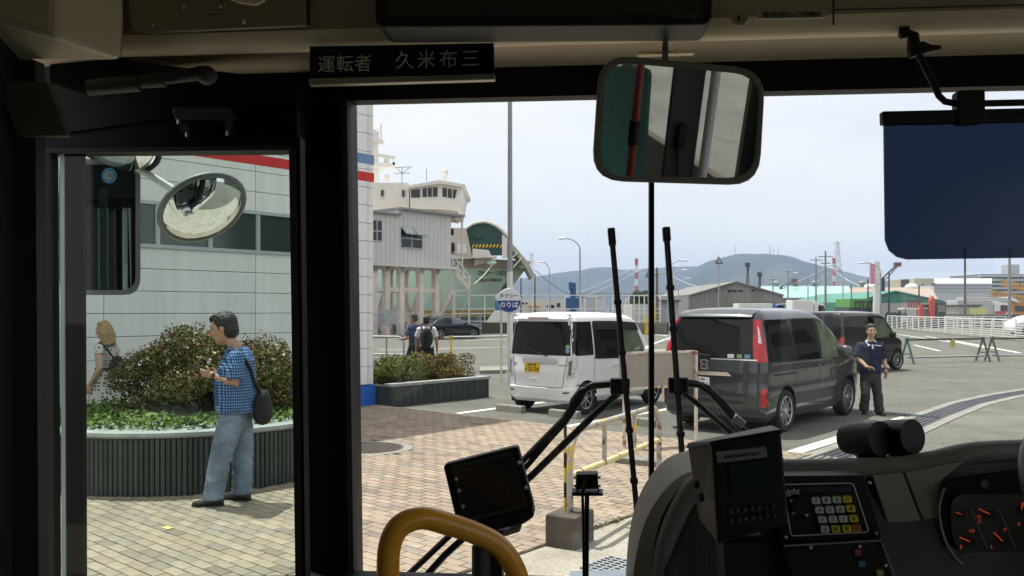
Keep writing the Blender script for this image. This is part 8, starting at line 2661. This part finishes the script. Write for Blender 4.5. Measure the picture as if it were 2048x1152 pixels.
# ---- outside mirrors seen through the door glass
mk_ = T('side_mirror', 'tall rectangular side mirror outside the door with a grey rounded rim', 'mirror', B(225, 455, 2.55))
VS = 2.55
oq = rounded([(118, 318), (281, 318), (281, 590), (118, 590)], 34)
iq = rounded([(124, 328), (271, 330), (271, 580), (124, 580)], 27)
def BS(p, dv):
    return B(p[0], p[1], VS + dv + (p[0] - 200) / 160 * 0.09)
mb = MB().loft([[BS(p, 0.07) for p in oq], [BS(p, 0.0) for p in oq], [BS(p, -0.004) for p in iq]], cap=False)
mb.add([BS(p, 0.07) for p in oq], [tuple(range(len(oq)))])
mb.build('housing', mat('mirror_housing', (0.20, 0.22, 0.22), 0.5), mk_, smooth=40)
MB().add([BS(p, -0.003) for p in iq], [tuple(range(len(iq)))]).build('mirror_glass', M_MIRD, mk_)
MB().cyl(B(140, 300, VS + 0.05), B(140, 120, VS + 0.05), 0.016, n=10).build('stay', M_DARKSTEEL, mk_)
rm = T('round_mirror', 'tilted oval convex mirror on a white arm outside the door', 'mirror', B(406, 418, 2.6))
cm = B(406, 416, 2.60)
ax = (-BF * 0.375 + BR * 0.595 - UP * 0.71).normalized()
r_ = 0.136
prof = [(r_ * math.sin(rad(58) * k / 14) / math.sin(rad(58)), 0.055 * (math.cos(rad(58) * k / 14) - math.cos(rad(58))) / (1 - math.cos(rad(58)))) for k in range(14, -1, -1)]
MB().lathe([(0.0, -0.03), (r_ * 0.7, -0.03), (r_ * 1.0, -0.008)], cm, ax, 40).build('housing', mat('mirror_housing', (0.20, 0.22, 0.22), 0.5), rm, smooth=60)
MB().lathe(prof, cm, ax, 40).build('mirror_glass', M_MIRR, rm, smooth=180)
x_, y_ = frame_of(ax)
MB().tube([cm + (x_ * math.cos(2 * PI * k / 40) + y_ * math.sin(2 * PI * k / 40)) * r_ for k in range(40)], 0.010, 8, closed=True).build('rim', mat('mirror_housing', (0.20, 0.22, 0.22), 0.5), rm, smooth=60)
MB().tube([B(180, 290, 2.56), B(262, 328, 2.58), B(345, 378, 2.61), cm - ax * 0.03], 0.0125, 10).build('arm', M_WHITE, rm, smooth=60)
um = T('upper_mirror', 'rim of an oval mirror just showing under the door header', 'mirror', B(240, 296, 2.5))
cu_ = B(235, 287, 2.5); au = (-BF * 0.55 - UP * 0.8).normalized()
MB().lathe([(p[0] * 0.9, p[1] * 0.8) for p in prof], cu_, au, 36).build('mirror_glass', M_MIRR, um, smooth=180)
x_, y_ = frame_of(au)
MB().tube([cu_ + (x_ * math.cos(2 * PI * k / 36) + y_ * math.sin(2 * PI * k / 36)) * r_ * 0.9 for k in range(36)], 0.010, 8, closed=True).build('rim', M_RUBBER, um, smooth=60)

# ---- wipers outside the windscreen
VO = VW + 0.055
def wiper(name, label, top, bot, mid, arm_paths):
    t = T(name, label, 'wiper', B(bot[0], bot[1], VO), 'windscreen wipers')
    a, b = B(*top, VO), B(*bot, VO)
    MB().bar(a, b, 0.014, 0.02, up=BF).build('blade', M_BLACK, t, bevel=0.003)
    MB().bar(a.lerp(b, 0.01) + BF * -0.012, a.lerp(b, 0.99) - BF * 0.012, 0.006, 0.014, up=BF).build('rubber', M_RUBBER, t)
    MB().bar(a, a.lerp(b, 0.06), 0.019, 0.026, up=BF).build('end_cap', M_BLACK, t, bevel=0.003)
    m_ = B(*mid, VO + 0.02)
    MB().box(m_, (0.05, 0.03, 0.042), Matrix.Rotation(-BT, 3, 'Z')).build('clevis', M_BLACK, t, bevel=0.004)
    for f in (0.25, 0.42, 0.68, 0.85):
        MB().box(a.lerp(b, f), (0.019, 0.026, 0.012), Matrix.Rotation(-BT, 3, 'Z')).build('clip', M_BLACK, t)
    for pth, r in arm_paths:
        MB().tube([B(x, y, VO + 0.03) for x, y in pth], r, 8).build('arm', M_BLACK, t, smooth=50)
    return t
wl1 = wiper('wiper', 'upright black wiper on the near side of the windscreen divider', (1222, 456), (1276, 1050), (1240, 772),
      [([(1232, 768), (1190, 772), (1160, 782), (1147, 800), (1140, 818), (1128, 838), (1052, 915), (930, 1042), (800, 1165)], 0.0085),
       ([(1225, 766), (1186, 768), (1172, 776), (1160, 800), (1130, 845), (1098, 880), (1060, 925), (1000, 990)], 0.0075),
       ([(1238, 785), (1190, 828), (1070, 945), (1000, 1010), (890, 1110), (840, 1165)], 0.0095)])
wr1 = wiper('wiper', 'upright black wiper on the driver side of the windscreen divider', (1332, 454), (1366, 940), (1356, 770),
      [([(1360, 766), (1398, 770), (1420, 784), (1446, 812), (1475, 850), (1500, 870), (1580, 935)], 0.0085),
       ([(1362, 782), (1400, 812), (1455, 860), (1520, 915), (1600, 980)], 0.0075),
       ([(1366, 762), (1392, 764), (1416, 774), (1450, 806), (1474, 838)], 0.006)])
MB().box(B(1476, 842, VO + 0.03), (0.035, 0.02, 0.022), Matrix.Rotation(rad(40), 3, 'Y')).build('coupling', M_STEEL, wr1, bevel=0.003)

# ---- slanted monitor
mo = T('monitor', 'black slanted monitor with white rivets standing behind the orange rail', 'monitor', B(975, 1060, 1.55))
VMn = 1.55
plate(rounded([(886, 930), (1035, 892), (1068, 1016), (914, 1048)], 8), VMn, 0.028, 'case', M_BLACK, mo, 0.002)
plate([(908, 938), (1020, 910), (1048, 1010), (930, 1038)], VMn - 0.003, 0.004, 'screen', mat('dark_screen', (0.01, 0.012, 0.014), 0.25), mo)
fr_ = MB()
cs = [B(x, y, VMn - 0.004) for x, y in ((906, 936), (1022, 907), (1051, 1012), (928, 1041))]
for i in range(4):
    fr_.bar(cs[i], cs[(i + 1) % 4], 0.003, 0.005)
fr_.build('screen_edge', M_DGREY, mo)
for x, y in ((912, 958), (918, 981), (926, 1013), (1038, 925), (1052, 975)):
    MB().ell(B(x, y, VMn - 0.004), (0.0035, 0.0035, 0.0035), n=8, k=6).build('rivet', M_WHITE, mo, smooth=60)
plate([(918, 1050), (1066, 1017), (1068, 1034), (1048, 1048), (960, 1068), (925, 1062)], VMn + 0.0, 0.05, 'base', M_BLACK, mo, 0.004)
plate([(1000, 1068), (1044, 1050), (1040, 1064), (1010, 1074)], VMn + 0.01, 0.04, 'foot', M_GREYM, mo, 0.003)
MB().bar(B(985, 1060, VMn + 0.02), B(985, 1280, VMn + 0.02), 0.04, 0.04, up=BR).build('stalk', M_BLACK, mo)
# ---- orange grab rail
hr = T('grab_rail', 'curved orange grab rail at the front of the aisle', 'handrail', B(900, 1150, 1.30))
VH = 1.30
def smooth_path(pts, n=6):
    out = []
    P_ = [np.array(p, float) for p in pts]
    for i in range(len(P_) - 1):
        p0 = P_[max(0, i - 1)]; p1 = P_[i]; p2 = P_[i + 1]; p3 = P_[min(len(P_) - 1, i + 2)]
        for k in range(n):
            t = k / n
            out.append(0.5 * ((2 * p1) + (-p0 + p2) * t + (2 * p0 - 5 * p1 + 4 * p2 - p3) * t * t + (-p0 + 3 * p1 - 3 * p2 + p3) * t ** 3))
    out.append(P_[-1])
    return out
path = smooth_path([(776, 1300), (776, 1150), (780, 1090), (800, 1052), (842, 1036), (890, 1046), (950, 1066), (992, 1088), (1020, 1120), (1040, 1170), (1060, 1280)])
MB().tube([B(float(x), float(y), VH + (float(x) - 776) / 280 * 0.12) for x, y in path], 0.0182, 16).build('rail', M_ORANGE, hr, smooth=60)
MB().cyl(B(962, 1092, 1.385), B(962, 1300, 1.385), 0.0155, n=14).build('post', M_DGREY, hr, smooth=60)
# ---- small camera on a post
cp_ = T('post_camera', 'small black box camera on a thin post at the windscreen foot', 'camera', B(1175, 1150, 1.95))
plate([(1152, 949), (1196, 948), (1197, 978), (1151, 979)], 1.90, 0.04, 'case', M_BLACK, cp_, 0.002)
for x, y in ((1150, 955), (1199, 955), (1150, 972), (1199, 972)):
    MB().ell(B(x, y, 1.90), (0.0032, 0.0032, 0.0032), n=8, k=6).build('screw', M_STEEL, cp_)
plate([(1144, 985), (1206, 987), (1206, 992), (1144, 992)], 1.89, 0.05, 'bracket', M_BLACK, cp_)
for x in (1155, 1197):
    plate([(x - 1.5, 978), (x + 1.5, 978), (x + 1.5, 988), (x - 1.5, 988)], 1.90, 0.02, 'stay', M_BLACK, cp_)
MB().cyl(B(1174, 990, 1.92), B(1172, 1260, 1.92), 0.0055, n=10).build('post', M_BLACK, cp_, smooth=60)
MB().tube([B(1173, 958, 1.89), B(1168, 970, 1.88), B(1165, 990, 1.88), B(1167, 1050, 1.9), B(1168, 1160, 1.9)], 0.0035, 8).build('cable', M_BLACK, cp_, smooth=60)
bpz = MB().prism([B(1140, 1142, 2.06), B(1268, 1139, 2.06), B(1300, 1165, 1.9), B(1140, 1170, 1.9)], (0, 0, -0.003)).build('paper_sheet', mat('pale_blue_paper', (0.42, 0.50, 0.58), 0.7)); tag(bpz, 'pale blue sheet lying at the foot of the windscreen', 'paper')
MB().obox(U(uL - 0.1, 1.66, 0.62), BR * 1.1, BF * (VW - 1.69), (0, 0, B(1000, 1149, 2.09).z - 0.62)).build('front_shelf', M_FRIT, bus)

# ---- dashboard: pale shell, dark fascia, padded rail
VDsh = 1.72
shell = smooth_path([(1258, 1300), (1264, 1180), (1272, 1110), (1288, 1050), (1314, 1000), (1352, 958), (1400, 938), (1470, 930), (1560, 926)])
mb = MB()
fr1 = [B(float(x), float(y), VDsh) for x, y in shell]
bk1 = [p + BF * 0.22 + V((0, 0, 0.0)) for p in fr1]
inn = [B(float(x) + 46 * max(0.0, 1 - i / len(shell) * 1.2), float(y) + 14, VDsh - 0.02) for i, (x, y) in enumerate(shell)]
for i in range(len(fr1) - 1):
    mb.quad(bk1[i], bk1[i + 1], fr1[i + 1], fr1[i])
    mb.quad(fr1[i], fr1[i + 1], inn[i + 1], inn[i])
mb.build('dash_shell', mat('dash_shell', (0.24, 0.225, 0.19), 0.6, var=0.06, bump=0.2, bscale=300), bus, smooth=60)
rail = smooth_path([(1318, 1300), (1326, 1130), (1346, 1050), (1380, 985), (1420, 955), (1480, 944), (1560, 940), (1680, 938), (1795, 934), (1860, 924), (1930, 908), (2000, 902), (2120, 900)])
MB().tube([B(float(x), float(y), 1.70) for x, y in rail], 0.021, 14).build('padded_rail', M_DASH, bus, smooth=60)
mb = MB()
rr_ = [B(float(x), float(y), 1.705) for x, y in rail[6:]]
dn_ = [B(max(1330.0, float(x)), 1300, 1.60) for x, y in rail[6:]]
for i in range(len(rr_) - 1):
    mb.quad(rr_[i], dn_[i], dn_[i + 1], rr_[i + 1])
mb.build('fascia', M_DGREY, bus)
MB().prism([B(1560, 950, 1.71), B(2200, 925, 1.71), B(2200, 925, 2.09), B(1560, 950, 2.09)], (0, 0, -0.03)).build('dash_top', M_DASH, bus)
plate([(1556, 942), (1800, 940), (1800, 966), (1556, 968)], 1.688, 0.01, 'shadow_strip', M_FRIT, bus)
plate([(1745, 952), (1806, 946), (1838, 1030), (1900, 1200), (1830, 1200), (1770, 1030)], 1.672, 0.012, 'centre_panel', M_DPANEL, bus, 0.002)
plate([(1810, 945), (1930, 922), (1884, 960), (1876, 1010), (1895, 1090), (1940, 1200), (1906, 1200), (1842, 1028)], 1.672, 0.012, 'binnacle_surround', M_DPANEL, bus, 0.002)
for x, y in ((1713, 962), (1739, 966)):
    MB().ell(B(x, y, 1.664), (0.004, 0.004, 0.004), n=8, k=6).build('screw', M_SCREW, bus)
plate([(1290, 1300), (1296, 1080), (1318, 1020), (1355, 975), (1405, 950), (1562, 940), (1562, 1300)], 1.745, 0.01, 'inner_panel', M_DGREY, bus)
# binnacle with dials
bn = T('instrument_cluster', 'dark instrument cluster with small red dial needles', 'instrument panel', B(1980, 1060, 1.62))
plate(rounded([(1884, 962), (2300, 905), (2300, 1300), (1930, 1300), (1886, 1100)], 30), 1.655, 0.01, 'hood', M_FRIT, bn)
plate(rounded([(1900, 990), (2300, 985), (2300, 1140), (1960, 1145), (1905, 1090)], 30), 1.650, 0.006, 'face', mat('dial_face', (0.022, 0.023, 0.022), 0.5), bn)
MB().tube([B(float(x), float(y), 1.646) for x, y in smooth_path([(1888, 975), (1878, 1020), (1890, 1080), (1920, 1125), (1960, 1142), (2060, 1144), (2300, 1140)])], 0.0025, 6).build('trim_ring', M_GREYM, bn)
for (x0, y0, x1, y1) in ((1922, 1028, 1912, 1025), (1979, 1028, 1958, 1018), (1940, 1083, 1920, 1075), (2005, 1082, 1988, 1065), (2043, 1020, 2046, 1005)):
    MB().bar(B(x0, y0, 1.643), B(x1, y1, 1.643), 0.0022, 0.002).build('needle', M_LEDR, bn)
    MB().lathe([(0, 0), (0.007, 0), (0.006, 0.004), (0, 0.004)], B(x0 + 2, y0 + 1, 1.646), -BF, 14).build('needle_hub', M_BLACK, bn)
for body, x, y in (('H', 1958, 1034), ('C', 1960, 1043), ('1/2', 1943, 1062), ('0', 2038, 1048), ('E', 1922, 1094), ('L', 1984, 1094), ('F', 2010, 1060)):
    text_mesh(body, 0.009, BR, UP, B(x, y, 1.645), 'dial_mark', M_LEDR, bn, 0.0004)
for (x0, x1) in ((1942, 1975), (1998, 2032)):
    MB().bar(B(x0, 1018, 1.645), B(x1, 1098, 1.645), 0.001, 0.001).build('divider', M_GREYM, bn)
MB().lathe([(0, 0), (0.009, 0), (0.007, 0.006), (0, 0.006)], B(1967, 968, 1.652), -BF, 16).build('knob', M_DGREY, bn)
# steering wheel, mostly out of the picture
sw = T('steering_wheel', 'edge of a blue-black steering wheel at the side of the picture', 'steering wheel', B(2200, 1040, 1.42))
cw = B(2078, 1010, 1.45) + BR * 0.235
e1 = BR; e2 = (UP * 0.62 + BF * 0.78).normalized()
MB().tube([cw + e1 * math.cos(2 * PI * k / 48) * 0.235 + e2 * math.sin(2 * PI * k / 48) * 0.235 for k in range(48)], 0.016, 12, closed=True).build('rim', mat('blue_black_grip', (0.035, 0.055, 0.085), 0.4), sw, smooth=60)
MB().ell(cw - UP * 0.03, (0.07, 0.07, 0.04), n=16, k=8).build('hub', M_BLACK, sw, smooth=60)
for a in (0.3, PI - 0.3, -PI / 2):
    MB().bar(cw - UP * 0.02, cw + e1 * math.cos(a) * 0.23 + e2 * math.sin(a) * 0.23, 0.03, 0.012).build('spoke', M_BLACK, sw)
MB().bar(cw - UP * 0.03, cw - UP * 0.35 + BF * 0.25, 0.07, 0.07, up=BR).build('column', M_BLACK, sw)
# ---- fare keypad unit
kp = T('keypad_unit', 'black keypad unit with grey and yellow keys in the dashboard', 'keypad', B(1650, 1010, 1.62))
VK = 1.62
plate([(1552, 952), (1728, 950), (1765, 1076), (1560, 1086)], VK, 0.05, 'case', M_BLACK, kp, 0.002)
ol = [B(x, y, VK - 0.002) for x, y in rounded([(1566, 969), (1706, 966), (1738, 1064), (1582, 1072)], 8)]
MB().tube(ol, 0.0011, 6, closed=True).build('outline', M_KEYW, kp)
plate([(1608, 976), (1702, 973), (1704, 982), (1611, 985)], VK - 0.003, 0.003, 'display', mat('purple_display', (0.05, 0.015, 0.06), 0.3), kp)
text_mesh('Light', 0.017, BR, UP, B(1580, 983, VK - 0.003), 'lettering', M_KEYW, kp, 0.0004, shear=0.3)
rows = [((1632, 1002), (1653, 1001), (1674, 1000), (1695, 999)), ((1639, 1020.5), (1660, 1020), (1681, 1019), (1702, 1018)), ((1645, 1039.5), (1666, 1039), (1687, 1038.5), (1708, 1038)), ((1650, 1059), (1672, 1058.5), (1694, 1058), (1714, 1057))]
keys = [['7', '8', '9', '訂'], ['4', '5', '6', '済'], ['1', '2', '3', '戻'], ['0', '開', '取', '切']]
for r in range(4):
    for k in range(4):
        x, y = rows[r][k]
        m = M_KEYW
        if k == 3 or (r == 3 and k > 0):
            m = M_KEYO if (r == 3 and k == 3) else M_KEYY
        ko = plate(rounded([(x - 9, y - 6.5), (x + 7.5, y - 6.8), (x + 9.5, y + 6.2), (x - 7, y + 6.5)], 2, 3), VK - 0.007, 0.008, 'key', m, kp)
        text_mesh(keys[r][k], 0.0105 if keys[r][k].isdigit() else 0.0085, BR, UP, B(x, y, VK - 0.0078), 'legend', M_INK, ko, 0.0003)
for x, y in ((1583, 1002), (1587, 1026), (1613, 1030), (1572, 1075), (1752, 1067)):
    MB().ell(B(x, y, VK - 0.004), (0.0035, 0.0035, 0.0035), n=8, k=6).build('lever', M_SCREW, kp)
MB().lathe([(0, 0), (0.02, 0), (0.018, 0.012), (0, 0.012)], B(1602, 1008, VK), -BF, 18).build('dial_knob', M_BLACK, kp, smooth=40)
# lower unit
lu = T('switch_unit', 'black switch unit with red, blue and yellow buttons under the keypad', 'switch panel', B(1660, 1120, 1.6))
plate([(1566, 1092), (1762, 1080), (1800, 1200), (1600, 1210)], 1.60, 0.04, 'case', M_BLACK, lu, 0.002)
MB().tube([B(x, y, 1.597) for x, y in ((1568, 1092), (1762, 1081), (1792, 1160))], 0.0016, 6).build('edge', M_GREYM, lu)
for x, y, m in ((1716, 1106, mat('dull_red_button', (0.24, 0.06, 0.06), 0.5)), (1724, 1129, mat('dull_blue_button', (0.06, 0.18, 0.26), 0.5)), (1760, 1146, mat('dull_yellow_button', (0.35, 0.3, 0.12), 0.5))):
    plate([(x - 7, y - 6), (x + 6, y - 6), (x + 8, y + 5), (x - 5, y + 5)], 1.594, 0.008, 'button', m, lu)
for x, y in ((1719, 1093), (1771, 1131), (1622, 1095)):
    MB().ell(B(x, y, 1.595), (0.0035, 0.0035, 0.0035), n=8, k=6).build('screw', M_SCREW, lu)
# ---- ticketing controller on its stand
oc = T('ticket_controller', 'black hooded controller with small screen and key rows standing over the dashboard', 'controller', B(1480, 1080, 1.42))
VC = 1.40
side = [B(1372, 895, VC + 0.09), B(1424, 884, VC), B(1436, 1088, VC), B(1398, 1030, VC + 0.09)]
MB().loft([[B(1374, 892, VC + 0.10), B(1424, 884, VC), B(1436, 1090, VC), B(1398, 1040, VC + 0.10)], [B(1540, 854, VC + 0.10), B(1562, 862, VC), B(1578, 1048, VC), B(1555, 1030, VC + 0.10)]]).build('case', M_BLACK, oc, bevel=0.004)
MB().loft([[B(1372, 897, VC + 0.10), B(1420, 890, VC - 0.03), B(1420, 882, VC - 0.03), B(1374, 886, VC + 0.1)], [B(1546, 858, VC + 0.10), B(1568, 866, VC - 0.03), B(1564, 858, VC - 0.03), B(1544, 850, VC + 0.10)]]).build('hood', M_BLACK, oc, bevel=0.003)
plate([(1432, 904), (1532, 893), (1535, 914), (1436, 926)], VC - 0.004, 0.006, 'label_strip', mat('grey_label', (0.20, 0.205, 0.21), 0.6), oc)
for k in range(9):
    x = 1449 + k * 8; y = 915 - k * 0.95
    plate([(x, y - 3), (x + 5, y - 3.5), (x + 5, y + 2), (x, y + 2.5)], VC - 0.0055, 0.003, 'label_mark', M_INK, oc)
plate([(1458, 930), (1524, 922), (1531, 980), (1464, 988)], VC - 0.004, 0.006, 'screen', mat('blue_black_screen', (0.012, 0.02, 0.028), 0.2), oc)
for r in range(2):
    for k in range(7):
        x = 1462 + k * 14.2 + r * 2; y = 1024 + r * 19 - k * 1.9
        ko = plate([(x - 4, y - 5), (x + 4, y - 5.5), (x + 5, y + 4), (x - 3, y + 5)], VC - 0.006, 0.008, 'key', mat('black_key', (0.03, 0.03, 0.032), 0.5), oc)
        if k < 5:
            text_mesh('1234567890'[r * 5 + k], 0.0062, BR, UP, B(x + 0.5, y, VC - 0.0068), 'legend', mat('dim_legend', (0.22, 0.22, 0.22), 0.5), ko, 0.0002)
for x, y in ((1394, 968), (1404, 994)):
    MB().lathe([(0, 0), (0.008, 0), (0.006, 0.008), (0, 0.008)], B(x, y, VC + 0.045), (-BR - BF * 0.5), 12).build('knob', M_DGREY, oc)
MB().bar(B(1480, 1070, VC + 0.05), B(1490, 1300, VC + 0.05), 0.09, 0.07, up=BR).build('stand', M_BLACK, oc)
# ---- pair of tubes on the dash
for x, y, lab in ((1762, 877, 'black open ended tube on the dash top, nearer the keypad'), (1826, 873, 'black open ended tube on the dash top, nearer the steering wheel')):
    t = T('dash_tube', lab, 'air nozzle', B(x, y + 40, 1.78), 'tubes on the dash')
    c = B(x, y, 1.72); d = (BF * 0.85 - BR * 0.5 - UP * 0.14).normalized()
    r_ = 33.5 / FPX * 1.72
    MB().lathe([(r_ * 0.9, 0.0), (r_, 0.0), (r_, 0.05), (r_ * 0.9, 0.085), (r_ * 0.2, 0.09), (r_ * 0.2, 0.08), (r_ * 0.84, 0.07)], c, d, 28).build('tube', M_BLACK, t, smooth=40)
    MB().lathe([(0, 0.03), (r_ * 0.92, 0.03), (r_ * 0.92, 0.034), (0, 0.034)], c, d, 24).build('mouth', M_FRIT, t)
    MB().bar(c + d * 0.05, B(x - 4, y + 62, 1.77), 0.045, 0.05, up=BR).build('foot', M_BLACK, t, bevel=0.006)

# ---- seats and poles behind, which the interior mirror shows
M_TEALS = mat('teal_seat_cloth', (0.16, 0.36, 0.32), 0.9, var=0.15, scale=30, fine=0.1)
M_REDP = mat('red_grab_pole', (0.30, 0.012, 0.015), 0.35, coat=0.3)
k = 0
seat_labels = ['foremost teal bus seat on the driver side, seen in the mirror', 'second teal bus seat on the driver side', 'third teal bus seat on the driver side', 'foremost teal bus seat on the door side', 'second teal bus seat on the door side', 'third teal bus seat on the door side']
for u, hw_ in ((0.84, 0.29), (-0.6, 0.4)):
    for v in (-0.75, -1.65, -2.55):
        if u < 0: v -= 0.15
        t = T('passenger_bench', seat_labels[k], 'seat', U(u, v, 0.62), 'bus seats'); k += 1
        MB().obox(U(u - hw_, v, 0.95), BR * 2 * hw_, BF * 0.44, (0, 0, 0.12)).build('cushion', M_TEALS, t, bevel=0.03)
        MB().prism([U(u - hw_, v, 1.0), U(u - hw_, v + 0.12, 1.0), U(u - hw_, v + 0.03, 1.85), U(u - hw_, v - 0.09, 1.85)], BR * 2 * hw_).build('backrest', M_TEALS, t, bevel=0.03)
        MB().obox(U(u - hw_ * 0.75, v + 0.1, 0.62), BR * 1.5 * hw_, BF * 0.2, (0, 0, 0.33)).build('pedestal', M_DGREY, t)
pt = T('driver_partition', 'dark partition behind the driver with a pale pipe, seen in the mirror', 'partition', U(1.25, -0.55, 0.62))
MB().obox(U(1.15, -0.56, 0.62), BR * 0.15, BF * 0.03, (0, 0, 1.75)).build('panel', M_DGREY, pt)
MB().obox(U(1.185, -0.525, 1.52), BR * 0.045, BF * 0.03, (0, 0, 0.12)).build('handset', M_BLACK, pt, bevel=0.006)
MB().tube([U(1.2, -0.52, 1.52), U(1.21, -0.51, 1.4), U(1.19, -0.52, 1.2)], 0.006, 6).build('handset_cord', M_BLACK, pt, smooth=60)
MB().cyl(U(1.335, -0.5, 0.62), U(1.335, -0.5, ZC - 0.03), 0.022, n=12).build('pipe', M_WHITE, pt, smooth=60)
MB().obox(U(1.56, -0.56, 0.62), BR * 0.06, BF * 0.03, (0, 0, 1.75)).build('panel', M_DGREY, pt)
for u, v, lab in ((0.965, -0.5, 'red grab pole on the driver side of the aisle'), (0.02, -1.5, 'red grab pole on the door side of the aisle')):
    t = T('grab_pole', lab, 'pole', U(u, v, 0.62), 'red grab poles')
    MB().cyl(U(u, v, 0.62), U(u, v, ZC - 0.03), 0.018, n=12).build('pole', M_REDP, t, smooth=60)
    MB().cyl(U(u, v, 1.55), U(u, v, 1.66), 0.026, n=12).build('bell_push', M_BLACK, t, smooth=60)

bpy.data.scenes.remove(SIDE)
